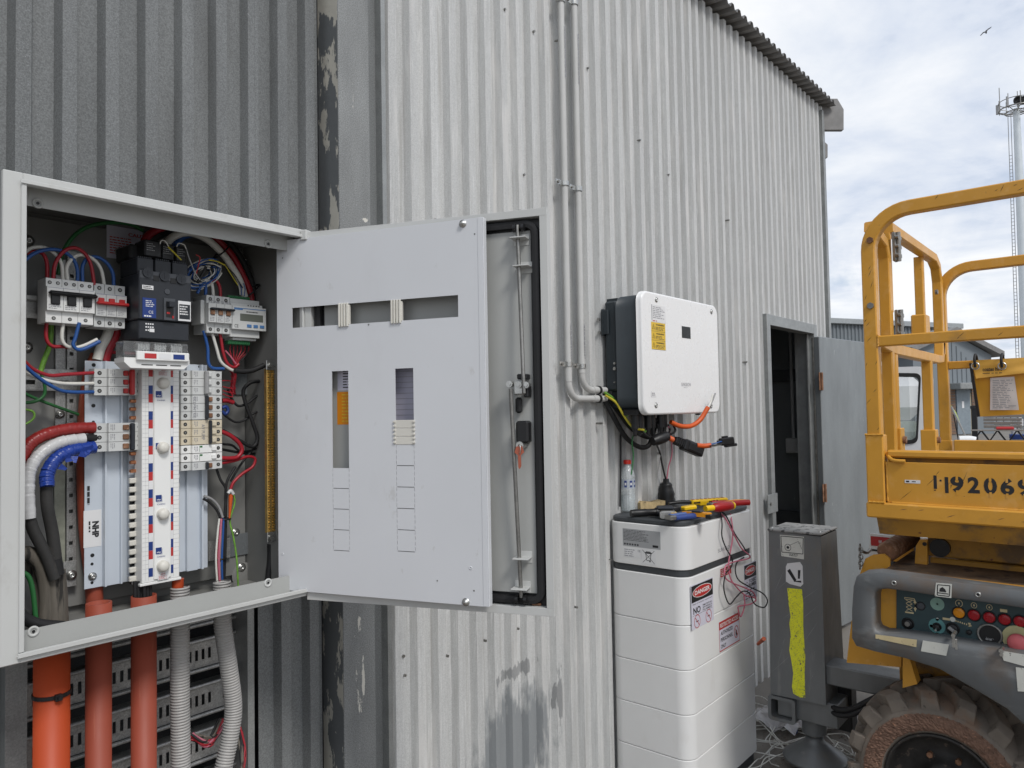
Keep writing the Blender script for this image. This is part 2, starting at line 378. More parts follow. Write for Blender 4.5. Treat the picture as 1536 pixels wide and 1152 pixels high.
m_flex = mat('grey_flexible_conduit', (.36, .35, .335), .5, 0, .06)
m_pvc = mat('grey_pvc_conduit', (.50, .50, .485), .45, 0, .06, 9)
m_clear = mat('clear_cover', (.85, .86, .86), .12, 0, .0, trans=.92, ior=1.3)
m_glass = mat('bottle_plastic', (.80, .86, .88), .05, 0, 0, alpha=.20, spec=.9)
m_water = mat('water', (.62, .70, .70), .05, 0, 0, alpha=.22, spec=.6)
m_invw = mat('inverter_white', (.80, .80, .795), .3, 0, .006, layers=[dict(col=(.4, .38, .35), scale=140, thr=.77, soft=.02, a=.5)])
m_invd = mat('inverter_charcoal', (.028, .036, .042), .45, 0, .08, bump=.0002, bs=500)
m_batt = mat('battery_white', (.74, .74, .73), .35, 0, .015, layers=[dict(col=(.55, .52, .47), scale=14, st=(1, 1, .4), thr=.60, soft=.14, a=.22), dict(col=(.3, .28, .25), scale=130, thr=.74, soft=.02, a=.5)])
m_battd = mat('battery_charcoal', (.05, .055, .06), .5, 0, .1)
m_ink = mat('black_ink', (.02, .02, .022), .5, 0, 0)
m_inkg = mat('grey_ink', (.25, .25, .27), .5, 0, 0)
m_inkr = mat('red_ink', (.45, .03, .03), .45, 0, .05)
m_inkb = mat('blue_ink', (.014, .04, .19), .45, 0, .05)
m_paper = mat('white_label', (.72, .72, .72), .4, 0, .03)
m_lilac = mat('pale_lilac_label', (.62, .61, .70), .4, 0, .03)
m_silver = mat('silver_label', (.40, .41, .42), .35, .3, .04)
m_yell = mat('yellow_label', (.70, .46, .03), .4, 0, .05)
m_orl = mat('orange_label', (.72, .25, .01), .4, 0, .04)
_sc = [dict(col=(.10, .065, .03), scale=45, st=(1, 1, .3), thr=.695, soft=.02, rg=.7, a=.8), dict(col=(.70, .42, .16), scale=16, thr=.56, soft=.12, a=.35),
       dict(col=(.30, .17, .06), scale=9, thr=.60, soft=.14, a=.45), dict(col=(.07, .05, .035), scale=75, st=(1, .25, .6), thr=.705, soft=.015, a=.85)]
m_yel = mat('lift_yellow_paint', (.61, .30, .038), .38, 0, .07, 7, layers=_sc, bump=.0002, bs=80)
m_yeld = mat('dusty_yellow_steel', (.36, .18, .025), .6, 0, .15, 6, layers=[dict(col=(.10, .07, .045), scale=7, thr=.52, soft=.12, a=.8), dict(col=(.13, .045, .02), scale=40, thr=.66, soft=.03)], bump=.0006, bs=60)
m_rustd = mat('dirty_rusty_plate', (.15, .095, .055), .8, 0, .3, 14, layers=[dict(col=(.06, .04, .03), scale=20, thr=.55, soft=.1), dict(col=(.30, .16, .05), scale=50, thr=.66, soft=.04)], bump=.001, bs=60)
m_rust = mat('rust', (.20, .10, .055), .8, 0, .3, 30, bump=.001, bs=80, layers=[dict(col=(.38, .24, .16), scale=40, thr=.55, soft=.1, a=.7)])
m_lgrey = mat('lift_grey_plastic', (.125, .132, .136), .5, 0, .10, 6, bump=.0002, bs=200, layers=[
    dict(col=(.33, .335, .33), scale=18, st=(1, .3, 1), thr=.57, soft=.14, a=.45), dict(col=(.34, .34, .33), scale=55, st=(1, 1, .2), thr=.735, soft=.02, a=.6), dict(col=(.14, .10, .07), scale=6, thr=.52, soft=.16, a=.65)])
m_lsteel = mat('stabiliser_grey_steel', (.165, .172, .173), .42, .2, .15, 8, (1, 1, .4), bump=.0003, bs=120, layers=[
    dict(col=(.26, .26, .25), scale=40, st=(.6, .6, .12), thr=.62, soft=.08, a=.55), dict(col=(.42, .42, .41), scale=60, st=(1, .35, .35), thr=.755, soft=.012, a=.7), dict(col=(.20, .175, .14), scale=7, st=(1, 1, .4), thr=.54, soft=.14, a=.6)])
m_panelb = mat('control_panel_slate', (.035, .065, .072), .4, 0, .12, 14, layers=[dict(col=(.22, .24, .22), scale=60, st=(1, .3, .8), thr=.74, soft=.02, a=.5)])
m_tyre = mat('dusty_tyre_rubber', (.17, .145, .12), .85, 0, .18, 12, bump=.0012, bs=60, layers=[dict(col=(.20, .115, .07), scale=10, thr=.56, soft=.12, a=.55), dict(col=(.05, .045, .04), scale=25, thr=.63, soft=.05, a=.8)])
m_clay = mat('dried_red_clay', (.17, .10, .07), .95, 0, .3, 60, (1, .4, 1), bump=.004, bs=110, bst=(1, .5, 1), layers=[dict(col=(.36, .19, .12), scale=130, st=(1, .4, 1), thr=.62, soft=.04, a=.8), dict(col=(.05, .03, .02), scale=120, st=(1, .4, 1), thr=.66, soft=.03, a=.9)])
m_ltape = mat('worn_yellow_tape', (.85, .85, .03), .45, 0, .1, 30, layers=[dict(col=(.09, .10, .10), scale=70, st=(1, 1, .6), thr=.60, soft=.015, rg=.7), dict(col=(.40, .42, .10), scale=200, thr=.55, soft=.06, a=.7)])
m_sticker = mat('worn_white_sticker', (.60, .60, .55), .5, 0, .06, 30, layers=[dict(col=(.16, .15, .13), scale=55, thr=.64, soft=.02, rg=.7)])
m_stickery = mat('worn_cream_sticker', (.58, .48, .28), .5, 0, .1, 30, layers=[dict(col=(.20, .16, .12), scale=50, thr=.62, soft=.05, rg=.7)])
m_conc = mat('yard_concrete', (.20, .183, .16), .85, 0, .2, 1.2, bump=.002, bs=30, fine=.12, layers=[dict(col=(.13, .12, .105), scale=3, thr=.58, soft=.1, a=.6), dict(col=(.35, .33, .3), scale=60, thr=.66, soft=.04, a=.5)])
# ================================================================== GROUND
b = B(); b.box(-60, 400, -200, 300, -.5, 0); struct('ground', b, m_conc)
# ================================================================== SHED
YW = 1.72
shed = thing('corrugated_shed', 'tall corrugated metal shed with pale weathered wall, dark left wall and open doorway', 'shed', (3.0, YW, 0))
PIT = .0873
def ribs(x0, x1, ph, y_front, depth=.025, cw=.37, sw=.10):
    """x,y polyline of a ribbed sheet between x0 and x1"""
    pts = []; k = math.floor((x0-ph)/PIT)-1; brk = []
    while ph+k*PIT < x1+PIT:
        a = ph+k*PIT
        brk += [(a, 0), (a+cw*PIT, 0), (a+(cw+sw)*PIT, depth), (a+(1-sw)*PIT, depth)]; k += 1
    def yy(x):
        for (a, c), (d, e) in zip(brk, brk[1:]):
            if a <= x <= d: return c+(e-c)*(x-a)/max(1e-9, d-a)
        return 0
    pts = [(x0, yy(x0))] + [q for q in brk if x0+1e-4 < q[0] < x1-1e-4] + [(x1, yy(x1))]
    return [(x, y_front+y) for x, y in pts]
def sheet(name, x0, x1, z0, z1, ph, yf, m, parent, lab=None, dz=0, th=.0012, **kw):
    rb = ribs(x0, x1, ph, yf, **kw); b = B(); n = len(rb)
    zt = (lambda x: z1) if not callable(z1) else z1
    vs = []
    for o in (0, th):
        for x, y in rb: vs += [(x, y+o, z0), (x, y+o, zt(x))]
    fs = [(2*i, 2*i+2, 2*i+3, 2*i+1) for i in range(n-1)] + [(2*n+2*i, 2*n+2*i+1, 2*n+2*i+3, 2*n+2*i+2) for i in range(n-1)]
    fs += [(0, 1, 2*n+1, 2*n), (2*n-2, 4*n-2, 4*n-1, 2*n-1)]
    b.add(vs, fs); return part(name, b, m, parent, lab)
XC0 = at(568, 100, Y=YW).x      # where the pale wall starts
XC1 = at(1230, 200, Y=YW).x     # building corner
ze0 = at(1058, 10, Y=YW).z; ze1 = at(1227, 160, Y=YW).z; xe0 = at(1058, 10, Y=YW).x; xe1 = at(1227, 160, Y=YW).x
def eave(x): return ze0+(ze1-ze0)*(x-xe0)/(xe1-xe0)
DX0, DX1, DZ = at(1148, 600, Y=YW).x, at(1213, 560, Y=YW).x, at(1150, 487, Y=YW).z
PH = at(592.5, 976, Y=YW-.02).x
SW = PIT*8
xs = at(788, 400, Y=YW).x; seams = []
k = -2
while xs+k*SW < XC1: seams.append(xs+k*SW); k += 1
seams = [XC0]+[s for s in seams if XC0+.2 < s < XC1-.1]+[XC1]
for i, (a, c) in enumerate(zip(seams, seams[1:])):
    yf = YW-.022+(.003 if i % 2 else 0)
    if c <= DX0 or a >= DX1: sheet('wall_sheet', a-.008, c+.006, .0, eave, PH, yf, m_wall, shed)
    else:
        if a < DX0: sheet('wall_sheet', a-.008, DX0-.0, 0, DZ+.03, PH, yf, m_wall, shed)
        sheet('wall_sheet', max(a-.008, a-.008), c+.006, DZ+.03, eave, PH, yf, m_wall, shed)
        if c > DX1: sheet('wall_sheet', DX1, c+.006, 0, DZ+.03, PH, yf, m_wall, shed)
# leading edge flashing of the pale wall
b = B(); b.box(XC0-.012, XC0+.004, YW-.026, YW+.02, 0, 4.0); part('edge_flashing', b, m_trim, shed)
# dark left wall
YD = 1.745
OX0, OX1, OZ = at(31, 1050, Y=YD).x, at(371, 1000, Y=YD).x, 1.22
XD1 = at(484, 200, Y=YD).x
PHD = at(33, 150, Y=YD).x-.012
kd = dict(depth=.026, cw=.33, sw=.10)
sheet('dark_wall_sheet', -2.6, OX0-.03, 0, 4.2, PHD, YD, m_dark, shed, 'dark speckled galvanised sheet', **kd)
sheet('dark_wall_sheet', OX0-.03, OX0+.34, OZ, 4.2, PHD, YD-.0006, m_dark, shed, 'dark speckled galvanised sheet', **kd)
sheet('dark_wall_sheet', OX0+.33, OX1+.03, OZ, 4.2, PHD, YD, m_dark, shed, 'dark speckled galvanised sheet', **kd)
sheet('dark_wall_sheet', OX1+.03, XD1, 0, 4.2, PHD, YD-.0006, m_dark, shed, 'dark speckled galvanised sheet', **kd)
# jamb trims of the opening under the switchboard
b = B(); b.box(OX0-.03, OX0+.008, YD-.012, YD+.10, 0, OZ); part('jamb_trim', b, m_trim, shed)
b = B(); b.box(OX1-.006, OX1+.012, YD-.012, YD+.10, 0, OZ); part('jamb_trim', b, m_trim, shed)
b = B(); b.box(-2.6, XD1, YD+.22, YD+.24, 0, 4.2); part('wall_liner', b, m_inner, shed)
# column: side face with peeling paint, front face, recess
YC = 1.700
cx0, cx1 = at(508, 200, Y=YC).x, at(554, 200, Y=YC).x
b = B(); b.mi = 0
b.box(cx0, cx1, YC, YC+.003, 0, 4.3)
b.box(cx1-.003, cx1, YC+.003, YC+.05, 0, 4.3)
part('column_face', b, m_column, shed, 'bare galvanised column with paint flakes')
b = B(); b.box(cx0-.0005, cx0+.0025, YC+.003, YC+.095, 0, 4.3); part('column_side', b, m_peel, shed, 'column side with peeling cream paint')
b = B(); b.box(cx0-.03, XC0+.01, YC+.10, YC+.11, 0, 4.3); part('column_backing', b, m_inner, shed)
b = B(); b.box(cx1+.001, XC0-.002, YC+.022, YC+.026, 0, 4.3); part('cover_strip', b, m_dark, shed)
# roof sheets with ribs running across the wall
OV = .095
def roofz(x): return eave(x)+.012
x = 1.2; i = 0
while x < XC1+.05:
    x1 = min(x+SW, XC1+.08); b = B(); prof = []
    kk = math.floor((x-.02)/PIT)
    def rz(q):
        t = (q/PIT) % 1
        return .026*(1 if t < .3 else (1-(t-.3)/.15 if t < .45 else (0 if t < .85 else (t-.85)/.15)))
    qs = [x]
    for j in range(kk, kk+14):
        for t in (0, .3, .45, .85):
            q = (j+t)*PIT
            if x < q < x1: qs.append(q)
    qs.append(x1); vs = []
    for o in (0, .0015):
        for q in qs:
            z = roofz(q)+rz(q)+o+.001*(i % 2)
            vs += [(q, YW-OV, z), (q, YW+2.4, z+.15)]
    n = len(qs)
    fs = [(2*j, 2*j+1, 2*j+3, 2*j+2) for j in range(n-1)]+[(2*n+2*j, 2*n+2*j+2, 2*n+2*j+3, 2*n+2*j+1) for j in range(n-1)]+[(2*j, 2*j+2, 2*n+2*j+2, 2*n+2*j) for j in range(n-1)]
    b.add(vs, fs); part('roof_sheet', b, m_roof, shed); x += SW; i += 1
# far corner post, end gutter box and lower bracket box
b = B(); b.box(XC1-.03, XC1+.012, YW-.03, YW+.03, 0, eave(XC1)-.03, .002); part('corner_flashing', b, m_trim, shed)
gz1, gz0 = at(1250, 149, Y=YW-.05).z, at(1250, 195, Y=YW-.05).z
gx = at(1266, 170, Y=YW-.05).x
def gutter(x0, x1, y0, y1, z0, z1):
    b = B(); b.box(x0, x1, y0, y0+.003, z0, z1); b.box(x0, x1, y0+.003, y1, z0, z0+.003); b.box(x1-.003, x1, y0+.003, y1, z0+.003, z1)
    b.box(x0, x1, y0+.003, y1, z1-.004, z1-.001); return b
def end_box(pts, X0, Y0, nm):
    p0 = Vector((X0, Y0, 2)); n = Vector((-cd.x, -cd.y, 0)).normalized(); u = Vector((0, 0, 1)).cross(n)
    f = fr3(p0, u, (0, 0, 1), n); q = [f.inverted() @ at(x, y, p=p0, n=n) for x, y in pts]
    b = B(); b.prism([(a.x, a.y) for a in q], f, -.04, 0); return part(nm, b, m_roof, shed)
o = end_box([(1228, 194.5), (1265.5, 194.5), (1265.5, 164), (1256, 148), (1228, 148)], XC1+.02, YW+.02, 'end_gutter')
g2z1, g2z0 = at(1236, 209, Y=YW+.1).z, at(1236, 238, Y=YW+.1).z
end_box([(1229, 238), (1241.5, 236), (1241.5, 217), (1231, 207), (1229, 207)], XC1+.03, YW+.05, 'bracket_box')
# enclosed room behind the doorway: floor slab, gable side wall with girts, back wall
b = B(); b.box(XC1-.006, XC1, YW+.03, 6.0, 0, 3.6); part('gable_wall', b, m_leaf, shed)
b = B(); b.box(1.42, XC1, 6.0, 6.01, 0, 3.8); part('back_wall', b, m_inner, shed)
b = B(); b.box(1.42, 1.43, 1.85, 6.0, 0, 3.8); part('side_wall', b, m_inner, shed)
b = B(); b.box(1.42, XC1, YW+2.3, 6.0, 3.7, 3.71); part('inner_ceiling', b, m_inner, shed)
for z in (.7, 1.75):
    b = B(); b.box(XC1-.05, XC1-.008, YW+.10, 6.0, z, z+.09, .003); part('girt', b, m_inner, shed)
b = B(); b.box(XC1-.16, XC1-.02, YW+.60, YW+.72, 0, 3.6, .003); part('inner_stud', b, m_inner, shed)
b = B(); b.box(XC1-.65, XC1-.63, YW+.03, 4.0, 0, 3.6, .001)
p0 = at(1192, 668, X=XC1-.06)
b = B(); b.box(p0.x-.05, p0.x, p0.y-.05, p0.y+.05, p0.z-.055, p0.z+.055, .006); b.box(p0.x-.056, p0.x-.05, p0.y-.03, p0.y+.03, p0.z-.035, p0.z+.035, .002)
jb = part('junction_box', b, m_pvc, shed)
b = B(); b.tube([(p0.x-.02, p0.y, p0.z+.05), (p0.x-.02, p0.y, 3.0)], .012, 10, 1); part('inner_conduit', b, m_pvc, shed)
# door frame
fw = .055
b = B()
b.box(DX0-fw, DX0, YW-.045, YW+.03, 0, DZ+.055, .002); part('door_jamb', b, m_trim, shed)
b = B(); b.box(DX1, DX1+.06, YW-.045, YW+.09, 0, DZ+.055, .002); b.box(DX1-.03, DX1, YW-.01, YW+.0, 0, DZ, .001); part('door_jamb', b, m_trim, shed)
b = B(); b.box(DX0, DX1, YW-.044, YW+.03, DZ-.01, DZ+.054, .002)
part('door_head', b, m_trim, shed)
p = at(1138, 760, Y=YW-.04)
b = B(); b.box(DX0-.14, DX0+.012, YW-.052, YW-.046, p.z-.055, p.z+.055, .001)
bp = part('latch_plate', b, m_trim, shed)
b = B(); b.cyl((DX0-.10, YW-.058, p.z), (DX0-.10, YW-.052, p.z), .009, 12); part('rivet', b, m_dsteel, bp)
# open door leaf
hx, hy = at(1222, 505, Y=YW-.05).x, YW-.06
dl = Vector((math.cos(R_(-6.5)), math.sin(R_(-6.5)), 0)); nl = Vector((dl.y, -dl.x, 0))
zt = at(1224, 505, Y=YW-.06).z
LW = 1.0
lf = fr3((hx, hy, 0), dl, (0, 0, 1), nl)
b = B(); b.box(.0, LW, .05, zt, -.02, .02, .004, lf); leaf = part('door_leaf', b, m_leaf, shed, 'galvanised door leaf swung right back')
b = B(); b.box(.0005, .036, .052, zt-.004, -.036, -.021, .002, lf); part('leaf_edge', b, m_dsteel, leaf)
for py in (572, 742):
    z = at(1222, py, Y=YW-.06).z; b = B()
    b.box(-.028, .03, z-.06, z+.06, .0205, .0245, .001, lf); b.cyl(lf @ Vector((-.002, z-.06, .03)), lf @ Vector((-.002, z+.06, .03)), .009, 12)
    h = part('hinge', b, m_rust, leaf)
b = B(); z = at(1292, 519, Y=YW-.13).z; b.box(LW-.10, LW+.03, z-.022, z+.0, .0205, .034, .003, lf); part('hook', b, m_dsteel, leaf)
# slotted rails behind the switchboard conduits
def rail(z, h=.062):
    b = B(); fr = FY(0, 0, YD+.055); x0, x1 = OX0+.002, OX1-.002; holes = []
    u = x0+.018
    while u < x1-.03:
        for q in range(4):
            a = u+q*.0165
            if a+.008 < x1-.004: holes.append((a, a+.0075, z-.013, z+.013))
        u += .0165*4+.022
    b.plate(fr, x0, x1, z-h/2, z+h/2, .0, .002, holes)
    for s in (-1, 1):
        b.box(x0, x1, YD+.055, YD+.10, z+s*h/2-.001, z+s*h/2+.001)
        b.sweep([(x0, YD+.048, z+s*(h/2+.005)), (x1, YD+.048, z+s*(h/2+.005))], [(.005*math.cos(t*math.pi/4), .005*math.sin(t*math.pi/4)) for t in range(8)], smooth=True)
    return part('slotted_rail', b, m_galv, shed)
r0 = rail(at(300, 982, Y=YD+.055).z)
dz = at(300, 982, Y=YD+.055).z-at(300, 1050, Y=YD+.055).z
for i in range(1, 10): inst(r0, WL[r0.name]-Vector((0, 0, dz*i)), shed)
inst(r0, WL[r0.name]+Vector((0, 0, dz*1)), shed)
# fixing screws of the pale wall: heads that stand proud, and their rust
for (x, y) in ((605, 984), (607, 1013), (671, 984), (728, 961), (777, 943), (865, 911), (882, 102), (757, 14), (801, 47), (786, 262), (1120, 543), (1003, 262), (838, 60), (902, 635), (1052, 575), (1093, 330), (960, 210)):
    p = at(x, y, Y=YW-.024); b = B(); b.cyl((p.x, YW-.028, p.z), (p.x, YW-.0, p.z), .0045, 8); part('wall_screw', b, m_dsteel, shed)
# ------------------------------------------------------------------ surface conduits on the pale wall
YP = YW-.043
def conduit(px, zb, yh, lab):
    x = at(px, 200, Y=YP).x; r = .0130
    p1 = at(px+8, yh-6, Y=YP); z = at(px+22, yh, Y=YP).z
    t = thing('wall_conduit', lab, 'conduit', (x, YP, z), 'grey conduits on the pale wall')
    b = B(); b.tube([(x, YP, z+.07), (x, YP, 4.6)], r, 14, 1); part('riser', b, m_pvc, t)
    arc = [(x+.065*(1-math.cos(a)), YP, z+.065*(1-math.sin(a))) for a in [i*math.pi/16 for i in range(9)]]
    xe = at(908, yh, Y=YP).x
    b = B(); b.tube([(x, YP, z+.08)]+arc+[(x+.08, YP, z)], r*1.02, 14, 1); part('bend', b, m_pvc, t)
    b = B(); b.cyl((x, YP, z+.066), (x, YP, z+.13), r*1.13, 16); part('coupling', b, m_pvc, t)
    b = B(); b.tube([(x+.08, YP, z), (xe, YP, z)], r, 14, 1); part('branch', b, m_pvc, t)
    b = B(); xq = xe-.06; b.cyl((xq-.035, YP, z), (xq, YP, z), r*1.15, 16); part('coupling', b, m_pvc, t)
    b = B(); b.cyl((xq, YP, z), (xq+.014, YP, z), r*1.35, 16); part('rubber_ring', b, m_rubber, t)
    return t, x
t1, xa = conduit(845, 0, 598, 'grey conduit riser nearer the switchboard with the lower elbow')
t2, xb = conduit(865, 0, 585, 'grey conduit riser nearer the inverter with the upper elbow')
for t, x, pys in ((t1, xa, (275, 546, 3)), (t2, xb, (283, 549, 8))):
    for py in pys:
        z = at(845 if t is t1 else 865, py, Y=YP).z; b = B()
        b.sweep([(x-.0165*math.cos(a), YP-.0165*math.sin(a), z) for a in [i*math.pi/10 for i in range(11)]], [(-.009, -.0008), (.009, -.0008), (.009, .0008), (-.009, .0008)], up=(0, 0, 1))
        b.box(x-.055, x-.0158, YP+.0, YP+.0016, z-.009, z+.009); b.box(x-.0174, x-.0158, YP-.002, YP+.012, z-.009, z+.009); b.box(x+.0158, x+.0174, YP-.002, YP+.018, z-.009, z+.009)
        s = part('saddle_clamp', b, m_steel, t)
        b = B(); b.cyl((x-.040, YP-.005, z), (x-.040, YP, z), .006, 8); part('screw', b, m_dsteel, s)
    b = B(); px = 845 if t is t1 else 865
    z0 = at(px, 545, Y=YP-.015).z; fr = fr3((x+.004, YP-.0150, z0), (0, 0, 1), (-1, 0, 0), (0, -1, 0))
    bprint(b, fr, .02, .22, -.003, .003, 1, .0004, .9, 4, .012); part('lettering', b, m_inkg, t)
    b = B(); fr = fr3((x+.004, YP-.0150, z0+1.1), (0, 0, 1), (-1, 0, 0), (0, -1, 0))
    bprint(b, fr, .02, .26, -.003, .003, 1, .0004, .9, 5, .012); part('lettering', b, m_inkg, t)
# ================================================================== SWITCHBOARD
YF = 1.45
ex0, ex1 = at(1.5, 700, Y=YF).x, .985
ez1, ez0 = at(2.8, 253.4, Y=YF).z, at(2, 1001, Y=YF).z
sb = thing('electrical_switchboard', 'open grey switchboard full of breakers and coloured cables on the dark wall', 'switchboard', ((ex0+ex1)/2, 1.6, ez0))
YB = 1.715
b = B(); t = .0022
b.box(ex0, ex0+t, YF+.001, YB, ez0, ez1); b.box(ex1-t, ex1, YF+.001, YB, ez0, ez1)
b.box(ex0+t, ex1-t, YF+.001, YB, ez1-t, ez1); b.box(ex0+t, ex1-t, YF+.001, YB, ez0, ez0+t); b.box(ex0+t, ex1-t, YB-t, YB-.0002, ez0+t, ez1-t)
part('housing', b, m_pan, sb)
# front rim: stiles, top lip, bottom gutter lip
ix0 = at(33, 600, Y=YF).x; ix1 = .9785
tz = at(36, 276, Y=YF).z; bz = at(28, 979, Y=YF).z
b = B(); fr = FY(0, 0, YF)
b.box(ex0-.0005, ix0, YF-.001, YF+.012, ez0-.0005, ez1+.0005, .0015)
b.box(ix0-.004, ix0+.004, YF-.006, YF+.03, bz, tz, .001)
b.box(ix1, ex1+.0005, YF-.001, YF+.012, ez0-.0005, ez1+.0005, .0015)
b.box(ix0-.001, ix1+.001, YF-.0008, YF+.012, tz, ez1+.0005, .0015)
b.box(ix0-.001, ix1+.001, YF-.0008, YF+.010, ez0-.0005, bz-.003, .0012)
b.box(ix0-.006, ix1+.02, YF-.009, YF-.0065, bz-.008, bz, .0006)
b.box(ix0-.006, ix1+.02, YF-.0064, YF-.0009, bz-.008, bz-.0055)
b.box(ix0-.006, ix1+.02, YF-.009, YF-.0065, tz-.001, tz+.006, .0006)
part('front_rim', b, m_encl, sb)
YG = YF+.035
gz1 = at(40, 308, Y=YG).z; gz0 = at(40, 945, Y=YG).z
b = B(); b.box(ix0-.02, ix1, YG, YG+.002, gz1, tz+.02); b.box(ix0-.02, ix1, YF+.012, YG, tz+.006, tz+.008)
b.box(ix0-.02, ix1, YG, YG+.002, bz-.01, gz0); b.box(ix0-.02, ix1, YF+.012, YG-.0005, bz-.012, bz-.010)
b.box(ix0-.02, ix0+.004, YG, YG+.0019, gz0, gz1)
fl = part('mounting_flange', b, m_encl_in, sb)
for x, y in ((56.5, 305), (402, 366), (50, 947), (402, 874)):
    p = at(x, y, Y=YG); b = B()
    b.lathe([(.0095, 0), (.0095, .0015), (.0075, .0022), (.0045, .0008), (.0045, .0002)], fr3((p.x, YG, p.z), (1, 0, 0), (0, 0, 1), (0, -1, 0)), 16); b.cyl((p.x, YG-.0005, p.z), (p.x, YG-.0008, p.z), .0035, 10)
    part('screw', b, m_encl if y > 600 else m_encl_in, fl)  # upper screws take a darker paint: shade of the upper flange in their colour
    b = B(); b.cyl((p.x, YG-.0009, p.z), (p.x, YG-.0014, p.z), .0028, 10); part('screw_socket', b, m_black, fl)
YPAN = 1.700
b = B(); b.box(ix0-.03, ex1-.006, YPAN, YPAN+.003, ez0+.02, ez1-.012, .001)
for x, y, r in ((365, 862, .03), ): 
    p = at(x, y, Y=YPAN); b.lathe([(r, 0), (r*.8, .002), (0, .0022)], fr3((p.x, YPAN, p.z), (1, 0, 0), (0, 0, 1), (0, -1, 0)), 20)
part('mounting_pan', b, m_pan, sb)
def bolt(x, y, Y, parent=sb, r=.0075, m=None):
    p = at(x, y, Y=Y); b = B(); fr = fr3((p.x, Y, p.z), (1, 0, 0), (0, 0, 1), (0, -1, 0))
    b.lathe([(r*1.5, 0), (r*1.5, .0015), (r, .0016), (r*.95, .005), (r*.7, .0062), (r*.35, .0064), (r*.33, .003), (0, .003)], fr, 14)
    return part('bolt', b, m or m_steel, parent)
for x, y in ((42.5, 361), (40, 521), (180, 378.5), (365, 390.5), (353, 799), (362, 851)): bolt(x, y, YPAN-.001)
# caution label on the pan
p = at(160, 337, Y=YPAN-.001); q = at(160, 386, Y=YPAN-.001); x1 = at(214, 360, Y=YPAN-.001).x
lf_ = FY(0, 0, YPAN-.0008)
b = B(); b.box(p.x, x1, YPAN-.0012, YPAN-.0002, q.z, p.z); s = part('caution_label', b, m_lilac, sb)
b = B(); fr = FY(p.x, q.z, YPAN-.0012); H = p.z-q.z
btext(b, 'CAUTION', fr, .045, .105, H-.018, H-.0105, bold=.02); bprint(b, fr, .006, x1-p.x-.006, H*.12, H-.022, 7, seed=3, fill=.4); part('lettering', b, m_inkr, s)
# perforated and slotted strips
def strip(name, x0, x1, y0, y1, Y, m, holes=None, th=.004, xh=None):
    a = at(x0, y0, Y=Y); c = at(x0, y1, Y=Y); X1 = at(x1, y0, Y=Y).x; b = B(); hs = []
    if holes:
        dz_, hw, hh = holes; cxx = (a.x+X1)/2 if xh is None else a.x+(X1-a.x)*xh; z = a.z-dz_*.6
        while z > c.z+hh: hs.append((cxx-hw/2, cxx+hw/2, z-hh/2, z+hh/2)); z -= dz_
    b.plate(FY(0, 0, Y), a.x, X1, c.z, a.z, -th, 0, hs); return part(name, b, m, sb)
strip('galvanised_strip', 84, 99, 388, 648, 1.694, m_galv)
strip('perforated_strip', 101.5, 115.5, 376, 872, 1.688, m_galv, (.0325, .0075, .0075), xh=.45)
strip('pan_stiffener', 82, 98, 648, 862, 1.692, mat('olive_strip', (.30, .31, .25), .5, 0, .2, 60))
strip('perforated_strip', 406, 419, 405, 560, 1.62, m_galv, (.030, .006, .009), xh=.35)
a = at(34, 548, Y=1.684); c = at(34, 584, Y=1.684); X1 = at(115.5, 560, Y=1.684).x; b = B()
hs = [(x, x+.018, c.z+.010, c.z+.019) for x in [a.x+.004+i*.031 for i in range(4)]]
b.plate(FY(0, 0, 1.684), a.x, X1, c.z, a.z-.006, -.002, 0, hs); b.box(a.x, X1, 1.6845, 1.70, c.z-.002, c.z-.0005); part('slotted_strip', b, m_galv, sb)
a = at(95, 843, Y=1.68); c = at(95, 882, Y=1.68); X1 = at(115, 860, Y=1.68).x
b = B(); b.box(a.x, X1, 1.68, 1.683, c.z, a.z, .0008); part('bracket', b, m_galv, sb)
bolt(90, 621.5, 1.690, r=.006); bolt(107, 862.5, 1.678, r=.007)
for (x0, x1, y0, y1) in ((342, 388, 803, 836), (350, 388, 560, 592)):
    a = at(x0, y0, Y=1.697); c = at(x0, y1, Y=1.697); X1 = at(x1, y0, Y=1.697).x
    b = B(); b.box(a.x, X1, 1.6955, 1.6975, c.z, a.z, .0005); part('smoked_plate', b, mat('smoked_plastic', (.13, .14, .145), .25, 0, .1), sb)
a = at(312, 812, Y=1.69); c = at(312, 842, Y=1.69); b = B(); b.box(a.x, at(345, 812, Y=1.69).x, 1.688, 1.692, c.z, a.z, .0006); part('galvanised_strip', b, m_galv, sb)
# DIN rail
for (x0, x1, y0, y1) in ((38, 205, 432, 488), (280, 350, 446, 486)):
    a = at(x0, y0, Y=1.655); c = at(x0, y1, Y=1.655); X1 = at(x1, y0, Y=1.655).x; zc = (a.z+c.z)/2
    b = B(); b.box(a.x, X1, 1.655, 1.657, zc-.013, zc+.013); b.box(a.x, X1, 1.648, 1.650, zc+.0135, zc+.0225, .0004); b.box(a.x, X1, 1.648, 1.650, zc-.0225, zc-.0135, .0004)
    b.box(a.x, X1, 1.6502, 1.6548, zc+.012, zc+.0135); b.box(a.x, X1, 1.6502, 1.6548, zc-.0135, zc-.012)
    b.box(a.x, X1, 1.6572, 1.70, zc-.01, zc+.01); part('din_rail', b, m_dsteel, sb)
